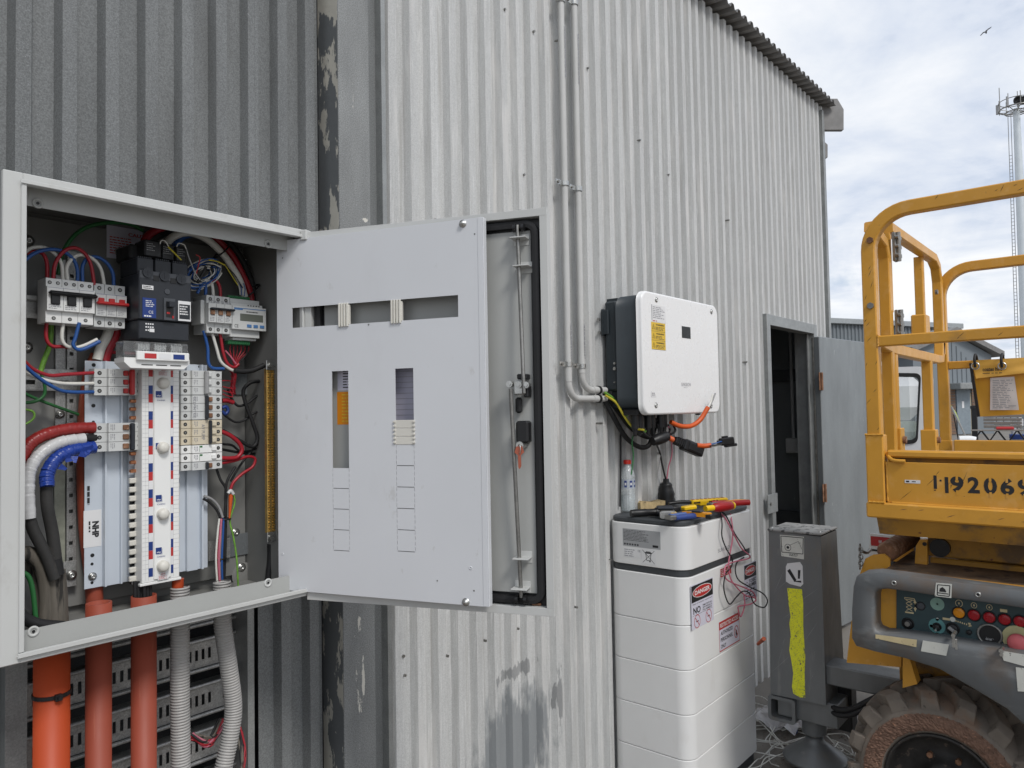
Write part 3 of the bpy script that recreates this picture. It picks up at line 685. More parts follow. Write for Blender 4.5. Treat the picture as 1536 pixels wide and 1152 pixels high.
# ---------------------------------------------------------------- breakers
def holes(b, fr, pts, r=.0042):
    for u, v, w_ in pts: b.cyl(fr @ Vector((u, v, w_)), fr @ Vector((u, v, w_+.0003)), r, 12)
def breaker(fr, poles, pw, Lg, m, name='circuit_breaker', label=None, step=.009, dep=.055, n_top=1, n_bot=1, mid=(.24, .76), handle=None, cells=None, hm=None, print_m=None, write=None, tog=(.50, .60), bar=(.60, .66)):
    """fr: u across poles from 0, v along the length from 0 to Lg, w out of the board (0 = terminal face)"""
    Wd = poles*pw; b = B()
    f2 = fr @ Matrix(((0, 0, 1, 0), (1, 0, 0, 0), (0, 1, 0, 0), (0, 0, 0, 1)))   # (v,w,u)
    for i in range(poles):
        e = .0004; m0, m1 = mid[0]*Lg, mid[1]*Lg
        b.prism([(0, -dep), (Lg, -dep), (Lg, -.0008), (Lg-.0008, 0), (m1+.001, 0), (m1, .001), (m1, step-.0008), (m1-.0008, step), (m0+.0008, step), (m0, step-.0008), (m0, .001), (m0-.001, 0), (.0008, 0), (0, -.0008)], f2, i*pw+e, (i+1)*pw-e)
    o = part(name, b, m, sb, label)
    b = B()
    pts = [((i+.5)*Wd/(poles*n_bot), .10*Lg, .0001) for i in range(poles*n_bot)]+[((i+.5)*Wd/(poles*n_top), .90*Lg, .0001) for i in range(poles*n_top)]
    for q in pts:
        b = B(); holes(b, fr, [q], .0042 if n_top == 1 else .0036); b.mi = 1; b.cyl(fr @ Vector((q[0], q[1], q[2]+.0003)), fr @ Vector((q[0], q[1], q[2]+.0006)), .0022, 8)
        part('terminal', b, [m_black, m_dsteel], o)
    if cells:
        for i in range(poles): b = B(); b.box(i*pw+pw*.22, (i+1)*pw-pw*.22, tog[0]*Lg, tog[1]*Lg, step-.001, step+.004, .0012, fr); part('toggle', b, cells, o)
    if handle:
        b = B(); b.box(.001, Wd-.001, bar[0]*Lg, bar[1]*Lg, step+.0002, step+.010, .002, fr); part('handle_bar', b, handle, o)
    b = B()
    for i in range(poles):
        bprint(b, fr, i*pw+.003, (i+1)*pw-.003, mid[0]*Lg+.003, mid[0]*Lg+.013, 3, step+.0003, .4, 5+i, .004)
    part("lettering", b, print_m or m_inkg, o)
    return o
def frZ(px, pyt, pyb, Yt):      # upright device: origin bottom-left on plane Yt, returns frame and height
    a = at(px, pyt, Y=Yt); c = at(px, pyb, Y=Yt); return FY(c.x, c.z, Yt), a.z-c.z
YM = 1.600
fr, h = frZ(68, 416, 483, YM); Wd = at(140, 440, Y=YM).x-fr.translation.x
oA = breaker(fr, 3, Wd/3, h, m_white, 'isolator', 'white three pole isolator with broad black handle', dep=.045, n_top=2, mid=(.26, .80), cells=m_black, handle=None, tog=(.40, .62), step=.008)
b = B(); b.box(.001, Wd+.003, .60*h, .70*h, .0082, .020, .004, fr); part('handle_bar', b, m_black, oA)
b = B(); b.quad(fr, .002, Wd-.002, .775*h, .78*h, .0083); part('stripe', b, m_inkb, oA)
fr, h = frZ(140.8, 424.5, 490, YM); Wd2 = at(187.5, 450, Y=YM).x-fr.translation.x
oB = breaker(fr, 3, Wd2/3, h, m_grey, 'switch', 'pale grey three pole switch with red handle', dep=.045, cells=m_redp, handle=None, tog=(.53, .66))
b = B(); b.box(.0, Wd2+.001, .50*h, .57*h, .0093, .021, .002, fr); part('handle_bar', b, m_redp, oB)
b = B(); b.quad(fr, .002, Wd2-.002, .745*h, .752*h, .0093); part('stripe', b, m_inkb, oB)
fr, h = frZ(309.5, 442, 499, YM); Wd3 = at(344.5, 450, Y=YM).x-fr.translation.x
oD = breaker(fr, 3, Wd3/3, h, m_grey, 'circuit_breaker', 'grey breaker with marker pen writing and brown toggles', dep=.06, cells=m_rust, tog=(.47, .60), mid=(.27, .78), step=.010)
b = B(); b.box(.002, Wd3+.004, .60*h, .655*h, .0102, .020, .002, fr); part('handle_bar', b, m_mccb, oD)
b = B(); btext(b, 'ZONE SUB', fr, .004, Wd3-.003, .79*h, .87*h, .0004); part('lettering', b, m_inkg, oD)
b = B(); b.box(-.010, -.0005, .02, h-.012, -.05, -.006, .001, fr); part('end_stop', b, m_grey, sb)
# energy meter
fr, h = frZ(345.3, 447, 505, YM); Wm = at(396, 470, Y=YM).x-fr.translation.x
b = B(); b.box(.0004, Wm*.86, 0, h*1.0, -.05, 0, .001, fr); b.box(.0004, Wm, .19*h, .80*h, 0, .010, .001, fr); b.box(.01, Wm*.80, -.006, -.0003, -.045, -.006, .001, fr); b.box(.0004, Wm*.93, .8*h, .88*h, 0, .0035, .0008, fr)
mt = part('energy_meter', b, m_grey, sb, 'pale energy meter with small grey screen')
b = B(); b.box(Wm*.22, Wm*.90, .42*h, .61*h, .0095, .0106, .0004, fr); part('screen', b, mat('lcd_screen', (.13, .14, .12), .2, 0, .02), mt)
b = B(); b.quad(fr, Wm*.05, Wm*.98, .735*h, .755*h, .0103); b.quad(fr, Wm*.05, Wm*.30, .70*h, .74*h, .0105)
for i in range(3): b.box(Wm*(.42+.19*i), Wm*(.55+.19*i), .26*h, .34*h, .0098, .0113, .0004, fr)
part('button', b, mat('soft_blue', (.08, .19, .40), .4, 0, .05), mt)
b = B(); btext(b, 'CE', fr, Wm*.06, Wm*.17, .24*h, .32*h, .0104); bprint(b, fr, Wm*.4, Wm*.9, .64*h, .69*h, 1, .0104, .5, 8, .003)
for i in range(5): b.cyl(fr @ Vector((Wm*(.50+.08*i), .845*h, .0036)), fr @ Vector((Wm*(.50+.08*i), .845*h, .0040)), .0016, 8)
part('lettering', b, m_ink, mt)
for (vv, dv) in ((h, .0085), (-.0165, .0100)):
    b = B(); b.box(Wm*.03, Wm*.66, vv+.0004, vv+dv, -.030, -.012, .001, fr)
    for i in range(11): b.box(Wm*(.05+.055*i), Wm*(.085+.055*i), vv+dv*.2, vv+dv*.75, -.0122, -.0105, .0003, fr)
    part('green_connector', b, mat('green_connector', (.03, .16, .06), .45, 0, .1), mt)
# moulded case breaker
YC_ = 1.545
fr, h = frZ(208.5, 384, 507, YC_); Wc = at(287, 450, Y=YC_).x-fr.translation.x
def u_(x, y): p = at(x, y, Y=YC_); return p.x-fr.translation.x, p.z-fr.translation.z
b = B(); D = .095
b.box(0, Wc, .235*h, .80*h, -D, 0, .002, fr); b.box(0.002, Wc-.002, 0, .232*h, -D, -.006, .002, fr)
for i in range(3):
    a = Wc*i/3+.0015; c = Wc*(i+1)/3-.0015; b.box(a, c, .80*h+.0002, h, -D, -.012, .0015, fr)
    for k in range(7): b.box(a+.002+k*(c-a-.004)/7, a+.002+(k+.6)*(c-a-.004)/7, h, h+.003, -D, -.014, 0, fr)
mc = part('main_breaker', b, m_mccb, sb, 'charcoal moulded case main breaker')
b = B(); b.box(.001, Wc-.001, .735*h, .835*h, -.0115, .0008, .001, fr); part('terminal_band', b, m_mccb2, mc)
for x, y in ((221, 409), (246, 414.5), (271, 419)):
    u, v = u_(x, y); b = B(); b.cyl(fr @ Vector((u, v, .0008)), fr @ Vector((u, v, .004)), .0105, 18); b.box(u-.006, u+.006, v-.0007, v+.0007, .004, .0046, 0, fr); b.box(u-.0007, u+.0007, v-.006, v+.006, .004, .0048, 0, fr); part('screw_cap', b, m_mccb, mc)
for x, y in ((234, 417), (259.5, 421), ):
    u, v = u_(x, y); b = B(); b.box(u-.006, u+.006, v-.006, v+.005, .0005, .0012, 0, fr); part('vent', b, m_black, mc)
def lab(x0, y0, x1, y1, m, w0=.0002, w1=.001, nm='label', par=None):
    u0, v1 = u_(x0, y0); _, v0 = u_(x0, y1); u1, _ = u_(x1, y0); b = B(); b.box(u0, u1, v0, v1, w0, w1, .0003, fr); return part(nm, b, m, par or mc), u0, u1, v0, v1
s, u0, u1, v0, v1 = lab(213.5, 446, 234, 476, m_inkb)
b = B(); bprint(b, fr, u0+.006, u1-.003, v0+.022, v1-.004, 4, .0013, .4, 3, .006); bprint(b, fr, u0+.003, u1-.003, v0+.001, v0+.006, 1, .0013, .6, 3, .004); btext(b, 'CE', fr, u0+.012, u1-.006, v0+.009, v0+.015, .0013); part('lettering', b, m_paper, s)
s, u0, u1, v0, v1 = lab(267, 451, 286, 481, m_paper)
b = B(); b.quad(fr, u0+.002, u1-.002, v0+.004, v1-.007, .0012); part('table_print', b, m_mccb, s)
b = B(); bprint(b, fr, u0+.003, u1-.003, v0+.012, v1-.009, 4, .0015, .5, 9, .003); part('lettering', b, m_paper, s)
s, u0, u1, v0, v1 = lab(213, 427, 230, 433.5, m_paper); b = B(); bprint(b, fr, u0+.002, u1-.002, v0+.001, v1-.001, 2, .0013, .5, 9, .003); part('lettering', b, m_ink, s)
lab(245, 447, 262, 480, m_mccb2, .0003, .003, 'toggle_surround'); lab(248, 452, 259, 476, m_black, .0031, .0034, 'toggle_slot')
lab(249, 453, 258, 461, m_mccb, .0035, .016, 'toggle'); lab(249, 468, 254, 471, m_redp, .0036, .0040, 'trip_mark'); lab(257, 474, 259.5, 478, m_redp, .0036, .0046, 'trip_button')
u, v = u_(250.5, 437.5); b = B(); b.cyl(fr @ Vector((u, v, .0002)), fr @ Vector((u, v, .002)), .0055, 16); b.box(u-.0035, u+.0035, v-.0006, v+.0006, .002, .0023, 0, fr); b.box(u-.0006, u+.0006, v-.0035, v+.0035, .002, .0025, 0, fr); part('cover_screw', b, m_mccb2, mc)
b = B(); u, v = u_(220, 484)
for r_ in range(3):
    for k in range(4): b.quad(fr, u+.0045*k, u+.0045*k+.003, v-.0065*r_-.003, v-.0065*r_, -.0056)
b.quad(fr, u+.008, u+.018, v-.018, v-.011, -.0054); part('lettering', b, m_paper, mc)
# current transformers above it
for (x0, y0, x1, y1, Y) in ((217, 358, 243, 384, 1.565), (242, 364, 262, 389, 1.575), (263, 368, 279, 392, 1.585)):
    a = at(x0, y0, Y=Y); c = at(x0, y1, Y=Y); b = B(); b.box(a.x, at(x1, y0, Y=Y).x, Y, Y+.05, c.z, a.z, .003)
    s = part('current_transformer', b, m_black, sb); b = B(); bprint(b, FY(a.x, c.z, Y), .004, .022, .012, .03, 4, .0004, .3, 4, .003); part('lettering', b, m_wgrey, s)
a = at(194, 365, Y=1.60); b = B(); b.box(a.x, a.x+.06, 1.60, 1.67, at(194, 388, Y=1.60).z, a.z, .004); part('cable_boot', b, m_black, sb)
# clear terminal cover with red / white / blue bar
YV = 1.520
def vp(x, y, Y=YV): p = at(x, y, Y=Y); return p.x, p.z
x0, z1 = vp(189, 512); x1, _ = vp(287, 512); _, z0 = vp(189, 551)
fr = FY(x0, z0, YV); Wv = x1-x0; hv = z1-z0
b = B(); b.box(.0, Wv, hv*.42, hv*1.05, -.05, -.012, .002, fr); cv = part('terminal_cover', b, m_clear, sb, 'clear terminal cover with red, white and blue bar')
b = B(); b.prism([(.012, 0), (Wv-.012, 0), (Wv, hv*.22), (Wv, hv*.40), (0, hv*.40), (0, hv*.22)], fr, -.055, -.008)
b.box(Wv*.16, Wv*.97, hv*.30, hv*.66, -.0078, .0, .0015, fr); part('white_moulding', b, m_white, cv)
for i, m in enumerate((m_inkr, m_paper, m_inkb)):
    b = B(); b.quad(fr, Wv*(.27+.22*i), Wv*(.45+.22*i), hv*.38, hv*.58, .0004); part('phase_mark', b, m, cv)
b = B()
for i in range(3): b.box(Wv*(.25+.22*i), Wv*(.42+.22*i), hv*.12, hv*.155, -.0079, -.0074, 0, fr)
part('slot', b, m_black, cv)
for i in range(3):
    b = B(); b.box(Wv*(.22+.255*i), Wv*(.42+.255*i), hv*.68, hv*1.0, -.045, -.02, .003, fr)
    for k in range(5): b.box(Wv*(.225+.255*i+.04*k), Wv*(.24+.255*i+.04*k), hv*.68, hv*1.0, -.0198, -.0185, 0, fr)
    part('terminal_clamp', b, m_steel, cv)
# ---------------------------------------------------------------- busbar chassis
YS = 1.648
def cxp(x, y=700, Y=YS): return at(x, y, Y=Y).x
zt_ = at(130, 541, Y=YS).z; zb_ = at(127, 884, Y=YS).z
prof = [(cxp(127), YS), (cxp(153.5), YS), (cxp(153.5)+.001, YS-.012), (cxp(157), YS-.012), (cxp(157)+.001, YS-.004), (cxp(178), YS-.004), (cxp(178)+.001, YS-.010), (cxp(181), YS-.010), (cxp(181)+.001, YS+.002), (cxp(278), YS+.002), (cxp(278)+.001, YS-.006), (cxp(294), YS-.006), (cxp(294)+.001, YS), (cxp(299), YS), (cxp(299)+.001, YS-.010), (cxp(302), YS-.010), (cxp(302)+.001, YS), (cxp(311), YS)]
b = B(); n = len(prof)
vs = [(x, y+o, z) for o in (0, .002) for x, y in prof for z in (zb_, zt_)]
fs = [(2*i, 2*i+2, 2*i+3, 2*i+1) for i in range(n-1)]+[(2*n+2*i, 2*n+2*i+1, 2*n+2*i+3, 2*n+2*i+2) for i in range(n-1)]
fs += [(2*i, 2*n+2*i, 2*n+2*i+2, 2*i+2) for i in range(n-1)]+[(2*i+1, 2*i+3, 2*n+2*i+3, 2*n+2*i+1) for i in range(n-1)]+[(0, 1, 2*n+1, 2*n), (2*n-2, 4*n-2, 4*n-1, 2*n-1)]
b.add(vs, fs); ch = part('chassis_pan', b, m_chass, sb, 'pale blue breaker chassis pan')
for x, y, r in ((140.5, 547.5, .004), (140, 608.5, .004), (140, 633, .003), (138.5, 833, .004), (138, 846, .003), (138, 874, .003), (299, 550, .003)):
    p = at(x, y, Y=YS); b = B(); b.cyl((p.x, YS-.0004, p.z), (p.x, YS-.0001, p.z), r, 12); part('hole', b, m_black, ch)
bolt(138.5, 864.5, YS-.0005, ch, .0055)
p = at(138, 780, Y=YS); fr = fr3((p.x, YS, p.z), (0, 0, -1), (1, 0, 0), (0, -1, 0))
b = B(); b.box(-.02, .055, -.016, .018, .0002, .0006, 0, fr); lb = part('chassis_label', b, m_paper, ch)
b = B(); btext(b, 'NHP', fr, .003, .036, .000, .013, .0010, .055); bprint(b, fr, .002, .034, -.007, -.003, 1, .001, .8, 3, .008); part('lettering', b, m_ink, lb)
b = B(); bprint(b, fr, -.070, -.025, -.010, -.004, 1, .0006, .8, 5, .008); part('lettering', b, m_ink, ch)
# centre cover
YO = 1.592
X0, X1 = cxp(212.8, 700, YO), cxp(268.8, 700, YO); Z1, Z0 = at(214, 549, Y=YO).z, at(211, 876, Y=YO).z
fr = FY(X0, Z0, YO); Wo = X1-X0; Ho = Z1-Z0
b = B(); b.box(0, Wo, 0, Ho, -.035, 0, .001, fr); b.box(-.004, Wo+.004, -.006, -.0003, -.045, .001, .001, fr)
b.box(Wo*.30, Wo*.755, .004, Ho-.002, .0002, .0035, .0012, fr); co = part('busbar_cover', b, m_white, sb, 'white busbar cover with round knobs')
b = B(); z = Ho-.004; k = 0
mm = [m_inkr, m_paper, m_inkb, m_inkg]
while z-.018 > .002:
    b.mi = k % 3; b.quad(fr, Wo*.172, Wo*.285, z-.018, z, .0004); b.quad(fr, Wo*.765, Wo*.83, z-.018, z, .0004)
    b.mi = 3
    for q in (0, .009):
        b.quad(fr, .001, Wo*.17, z-q-.00035, z-q, .0004); b.quad(fr, Wo*.835, Wo-.001, z-q-.00035, z-q, .0004)
    z -= .01822; k += 1
b.mi = 3; b.quad(fr, Wo*.168, Wo*.172, .004, Ho-.004, .0005); b.quad(fr, Wo*.83, Wo*.834, .004, Ho-.004, .0005); b.quad(fr, Wo*.095, Wo*.098, .004, Ho-.004, .0005)
part('phase_markings', b, mm, co)
def cp(x, y): p = at(x, y, Y=YO-.0035); return p.x-X0, p.z-Z0
for x, y in ((244, 575), (243.5, 671.5), (243.5, 771), (243.5, 849)):
    u, v = cp(x, y); b = B(); b.lathe([(.0125, 0), (.0125, .002), (.0115, .0055), (.0115, .009), (.0095, .0125), (.005, .0145), (0, .015)], fr @ Matrix.Translation((u, v, .0035)), 24); part('knob', b, m_ivory, co)
for x, y in ((233.5, 586.5), (233.5, 664.5), (233.5, 743), (233.5, 822)):
    u, v = cp(x, y); b = B(); b.quad(fr, u, u+.0125, v-.0135, v, .0038); b.quad(fr, u+.0132, u+.0137, v-.0145, v-.003, .0038); b.quad(fr, u+.002, u+.0137, v-.015, v-.0145, .0038)
    if y != 664.5: btext(b, 'POWERMAX', fr, u+.003, u+.020, v-.0215, v-.018, .0038)
    lg = part('logo_print', b, m_inkb, co)
    b = B(); btext(b, 'nhp', fr, u+.002, u+.0105, v-.012, v-.008, .0041, .03); part('lettering', b, m_paper, co)
for x, y in ((236.5, 553), (236.5, 860)):
    u, v = cp(x, y); b = B(); b.quad(fr, u, u+.023, v-.015, v, .0038); s = part('note_label', b, m_paper, co)
    b = B(); btext(b, 'NOTE', fr, u+.007, u+.016, v-.0045, v-.0015, .0041, .02); bprint(b, fr, u+.002, u+.021, v-.014, v-.0055, 4, .0041, .4, 4, .003); part('lettering', b, m_inkr, co)
# chassis breakers: u runs downwards across the poles, v runs towards the busbars
def frL(x, y, Yt): p = at(x, y, Y=Yt); return fr3(p, (0, 0, -1), (1, 0, 0), (0, -1, 0)), p
YT = 1.612
pw = .01822
fr, p = frL(141.5, 552.5, YT); Lb = at(216, 570, Y=YT).x-p.x; print('Lb', Lb)
breaker(fr, 3, pw, Lb, m_grey, label='grey three pole switch with red handle on the chassis', dep=.028, cells=m_redp, handle=m_redp, tog=(.53, .63), bar=(.64, .74), mid=(.24, .80))
fr, p = frL(141.5, 635, YT)
breaker(fr, 3, pw*1.06, Lb, m_grey, label='grey breaker fed by the taped cables', dep=.028, cells=m_rust, handle=m_mccb, tog=(.52, .64), bar=(.65, .74))
xr1 = at(333, 600, Y=YT).x; xr0 = at(271.5, 600, Y=YT).x; Lr = xr1-xr0; print('Lr', Lr)
def frR(y): p = at(333, y, Y=YT); return fr3((xr0, YT, p.z), (0, 0, -1), (1, 0, 0), (0, -1, 0)), p.z
fr, z = frR(557)
kw = dict(dep=.028, mid=(.22, .80))
breaker(fr, 3, pw, Lr, m_grey, label='grey three pole breaker, uppermost on the right', cells=m_grey, handle=m_wgrey, tog=(.60, .68), bar=(.49, .58), **kw)
fr.translation.z -= 3*pw+.0008
o = breaker(fr, 3, pw, Lr, m_grey, label='grey three pole breaker with pen marks', cells=m_rust, handle=m_mccb, tog=(.61, .70), bar=(.51, .58), **kw)
b = B(); btext(b, 'GLD MTCE', fr, .003, 3*pw-.004, Lr*.24, Lr*.30, .0095); part('lettering', b, m_inkg, o)
fr.translation.z -= 3*pw+.0008
o = breaker(fr, 3, pw, Lr, m_cream, label='yellowed three pole breaker', cells=m_cream, handle=m_mccb, tog=(.68, .80), bar=(.60, .66), **kw)
b = B(); btext(b, 'AV PUMP', fr, .010, 3*pw-.010, Lr*.44, Lr*.52, .0095); part('lettering', b, m_inkg, o)
fr.translation.z -= 3*pw+.0008
for i in range(3):
    breaker(fr, 1, pw, Lr, m_white if i < 2 else m_grey, label='single pole breaker at the foot of the right column', cells=m_white if i < 2 else m_rust, handle=None if i < 2 else m_mccb, tog=(.68, .80) if i < 2 else (.6, .69), bar=(.52, .58), **kw)
    if i < 2:
        b = B(); b.quad(fr, .002, .006, Lr*.40, Lr*.46, .0094); b.quad(fr, .002, .016, Lr*.385, Lr*.392, .0094); part('green_print', b, m_wgreen, sb.children[-1])
    fr.translation.z -= pw+.0006
zlast = fr.translation.z
# bare copper fingers and white finger caps
def finger(x0, x1, z, m, nm, h=.0055, yy=YT+.012):
    b = B(); b.box(x0, x1, yy-.004, yy+.004, z-h, z+h, .0015); return part(nm, b, m, sb)
xl0, xl1 = at(198, 700, Y=YT).x, at(212, 700, Y=YT).x
for y in (601.5, 613.5, 626.5, 680, 693, 706): finger(xl0, xl1, at(205, y, Y=YT+.012).z, m_copper, 'copper_finger', .0036)
zs = at(205, 720.5, Y=YT+.012).z; f0 = None
for i in range(12):
    z = zs-i*.0186
    if f0 is None: f0 = finger(xl0-.001, xl1, z, m_ivory, 'finger_cap')
    else: inst(f0, (WL[f0.name].x, WL[f0.name].y, z), sb)
    b = B(); b.box(xl0+.005, xl1-.001, YT+.020, YT+.024, z-.0125, z-.006); part('finger_gap', b, m_black, sb)
b = B(); b.box(xl0+.004, xl1, YT+.0255, YT+.030, Z0+.01, Z1-.02); part('busbar_side', b, m_chass, sb)
xr_ = X1+.0015
for i in range(11):
    z = zlast-.012-i*.0186; b = B(); b.box(xr_, xr_+.0125, YT+.006, YT+.014, z-.0052, z+.0052, .0015); part('finger_cap', b, m_ivory, sb)
b = B(); b.box(X1+.001, X1+.010, YT+.016, YT+.03, Z0+.01, Z1-.01); part('busbar_side', b, m_grey, sb)
# brass neutral bar
YN = 1.575
x0, x1 = at(401, 700, Y=YN).x, at(413, 700, Y=YN).x; z1, z0 = at(401, 553, Y=YN).z, at(401, 800, Y=YN).z
b = B(); b.box(x0, x1, YN, YN+.012, z0, z1, .001); br = part('neutral_bar', b, m_brass, sb, 'brass neutral bar with two rows of screws')
b = B(); nr = 62
for i in range(nr):
    z = z1-.006-(z1-z0-.012)*i/(nr-1)
    for q in (.27, .73):
        x = x0+(x1-x0)*(q+(.04 if i % 2 else -.04)); b.cyl((x, YN-.0034, z), (x, YN, z), .0026, 7)
part('terminal_screw', b, m_brass, br, kind='stuff')
for y in (548, 806):
    p = at(405, y, Y=YN-.004); b = B(); b.box(x0-.003, x1+.001, YN-.004, YN-.0005, p.z-.011, p.z+.012, .001); b.cyl((p.x, YN-.011, p.z), (p.x, YN-.004, p.z), .006, 6); part('cable_lug', b, m_steel, br)
# ---------------------------------------------------------------- cables inside
def W(m, r, pts, Y=1.60, Ye=None, name='cable', n=8, parent=None, sub=5, label=None, wrap=0):
    q = []; N = len(pts)
    for i, p in enumerate(pts):
        y = p[2] if len(p) > 2 else (Y if Ye is None else Y+(Ye-Y)*i/(N-1)); q.append(at(p[0], p[1], Y=y))
    b = B()
    if wrap:      # overlapping turns of tape: a saw-tooth thickness along the cable
        q = smooth_path(q, 26); rr = random.Random(len(q)); pts_, sc_ = [], []
        for i, v in enumerate(q):
            k = (i % 11)/11; s = 1+wrap*(k-.5)+rr.uniform(-.25, .25)*wrap; pts_.append(v+Vector((rr.uniform(-1, 1), 0, rr.uniform(-1, 1)))*.0002); sc_.append(s)
        b.tube(pts_, r, n, 1, scales=sc_)
    else: b.tube(q, r, n, sub)
    return part(name, b, m, parent or sb, label)
W(m_wgreen, .0042, [(87, 412), (95, 378), (112, 353), (135, 339), (165, 334), (194, 336), (215, 346)], 1.66)
W(m_wred, .0036, [(40, 380), (53, 377), (65, 381.6), (70.4, 395.6), (71, 418)], 1.625, 1.612)
W(m_wwhite, .0036, [(30, 386), (44, 373.5), (59, 370.5), (71, 373), (83, 381.5), (92, 395.6), (94.5, 420)], 1.615, 1.612)
W(m_wblue, .0036, [(28, 398), (38.8, 389), (53.4, 379), (74.5, 374), (94.5, 377), (109.7, 388.6), (116, 405), (116, 423)], 1.600, 1.612)
W(m_wblue, .0036, [(123.8, 423), (123.8, 400), (132, 387.4), (147, 386), (161.3, 395.6), (169.5, 411), (170.6, 431)], 1.612)
W(m_wwhite, .0036, [(101.5, 422), (100.3, 400), (112, 385), (126, 382.7), (141.3, 389.8), (151.9, 405), (156.6, 430)], 1.609)
W(m_wred, .0036, [(79.8, 418), (82.7, 395.6), (95.6, 377), (112, 371.6), (127.3, 380.4), (136.6, 398), (141.5, 428)], 1.603)
W(m_xlpe, .0095, [(186, 430), (192, 405), (205, 385), (220, 366), (238, 352)], 1.655)
W(m_wblue, .0085, [(262, 368), (272, 356), (284, 351), (300, 350)], 1.655)
W(m_wred, .0085, [(216, 362), (224, 352), (240, 343), (262, 336), (292, 338), (322, 357), (346, 381), (362, 409), (374, 436), (378, 460)], 1.648)
W(m_rubber, .0085, [(226, 366), (236, 354), (256, 344), (292, 332), (330, 350), (356, 380), (372, 410), (382, 440), (386, 466)], 1.660)
W(m_wwhite, .0085, [(246, 372), (256, 358), (272, 350), (290, 350), (313, 361), (334, 381), (349, 402), (360, 422), (367, 446)], 1.632)
for x, y in ((332, 378), (378, 436)):
    p = at(x, y, Y=1.64); b = B(); b.tube([p+Vector((.024*math.cos(a)*.75, .016*math.sin(a), .024*math.cos(a)*.75)) for a in [i*math.pi/6 for i in range(12)]], .0022, 6, 1, cap=False, closed=True); part('cable_tie', b, m_black, sb)
# coil of thin transformer leads
rr = random.Random(3)
for i in range(26):
    c = at(304+rr.uniform(-2, 2), 411+rr.uniform(-2, 2), Y=1.615+rr.uniform(-.012, .012)); k = rr.uniform(.5, 1.25); a0 = rr.uniform(0, .5); th = R_(28+rr.uniform(-8, 8))
    pts = []
    for j in range(12):
        a = a0+j*math.pi/6; e = Vector((.040*k*math.cos(a), 0, .020*k*math.sin(a))); x = e.x*math.cos(th)-e.z*math.sin(th); z = e.x*math.sin(th)+e.z*math.cos(th)
        pts.append(c+Vector((x, .006*math.sin(a*2+i), z*1.1)))
    b = B(); b.tube(pts, .0015, 5, 3, closed=False); part('thin_lead', b, (m_wblue, m_wwhite, m_rubber, m_wwhite, m_wblue)[i % 5], sb)
W(m_rubber, .0035, [(296, 424), (303, 413), (309, 400)], 1.59, name='cable_tie')
W(m_wwhite, .0012, [(240, 366), (242, 361), (248, 362), (254, 372)], 1.56); W(m_wyellow, .0016, [(252, 370), (262, 380), (272, 390)], 1.56)
W(m_wwhite, .0012, [(265, 370), (268, 365), (276, 367), (279, 373)], 1.56); W(m_wgrey, .0014, [(279, 372), (284, 388), (292, 408), (300, 420)], 1.57)
W(m_wyellow, .0017, [(313, 390), (325, 392), (338, 398)], 1.60); W(m_rubber, .0014, [(338, 398), (350, 410), (358, 422), (364, 432)], 1.60); W(m_wyellow, .0012, [(338, 398), (348, 414), (357, 428)], 1.60)
W(m_inkr, .0012, [(294, 382), (300, 386), (298, 396), (294, 412)], 1.58)
for i in range(4): W((m_wwhite, m_wblue, m_wwhite, m_wblue)[i], .0011, [(360+2.2*i, 442+.6*i), (359+2.8*i, 432), (356+3*i, 425)], 1.615)
W(m_wblue, .0036, [(296, 440), (303, 426), (307.5, 424), (308.5, 432), (308.5, 446)], 1.612); W(m_wwhite, .0036, [(305, 428), (312, 421), (316, 423), (319, 432), (320, 448)], 1.612); W(m_wred, .0036, [(312, 425), (320, 420), (326, 423), (330, 433), (331, 449)], 1.612)
W(m_wblue, .0036, [(305, 496), (308, 506), (311.7, 523), (312.5, 543), (319, 552), (336, 553)], 1.612); W(m_wwhite, .0036, [(317, 497), (320, 506), (325, 523), (331, 542), (343, 552.5), (353, 557)], 1.61); W(m_wred, .0036, [(329, 498), (331.5, 508), (334.7, 528.6), (341, 545), (351, 551), (358, 546)], 1.612)
for i in range(6): W(m_wred, .0014, [(346+5*i, 515), (345+5.5*i, 526), (349+2*i, 540), (353, 551+i)], 1.625+.004*(i % 3))
W(m_rubber, .0014, [(372, 515), (370, 530), (362, 542)], 1.63); W(m_wpink, .002, [(338, 526), (346, 535), (354, 546)], 1.61)
W(m_rubber, .0062, [(352, 556), (366, 557), (380, 555), (396, 548)], 1.60)
for i, (a, c) in enumerate((((333, 571), (350, 572)), ((334, 580), (353, 583)), ((334, 591), (349, 595)), ((334, 586), (350, 589)))):
    W(m_wred, .0013, [a, ((a[0]+c[0])/2, c[1]-1), c, (c[0]-4, c[1]-9)], 1.63)
W(m_wred, .0055, [(333, 601), (342, 601), (350, 604)], 1.64); W(m_wred, .006, [(345, 552), (351, 562), (349, 580), (350, 592)], 1.65)
LP = dict(Y=1.64)
W(m_rubber, .0046, [(401, 572), (386, 572), (374.8, 574.5), (365, 586), (369, 607), (380.5, 637.5), (386, 658), (379, 670), (361.4, 662), (334.7, 646)], **LP)
W(m_rubber, .0032, [(401, 591), (386, 593.6), (371, 605), (357.6, 608.8), (348, 599), (342, 584)], 1.65); W(m_rubber, .0028, [(401, 617), (382.4, 619), (367, 630), (352, 632.7), (336, 622)], 1.65)
W(m_rubber, .0028, [(401, 646), (388, 664), (376.7, 677.6), (366, 690), (356, 705), (346, 722)], 1.65); W(m_rubber, .0032, [(401, 680), (371, 680.4), (332, 674)], 1.66); W(m_rubber, .0028, [(401, 661), (386, 672), (363, 677.6), (348, 668), (332, 666)], 1.655)
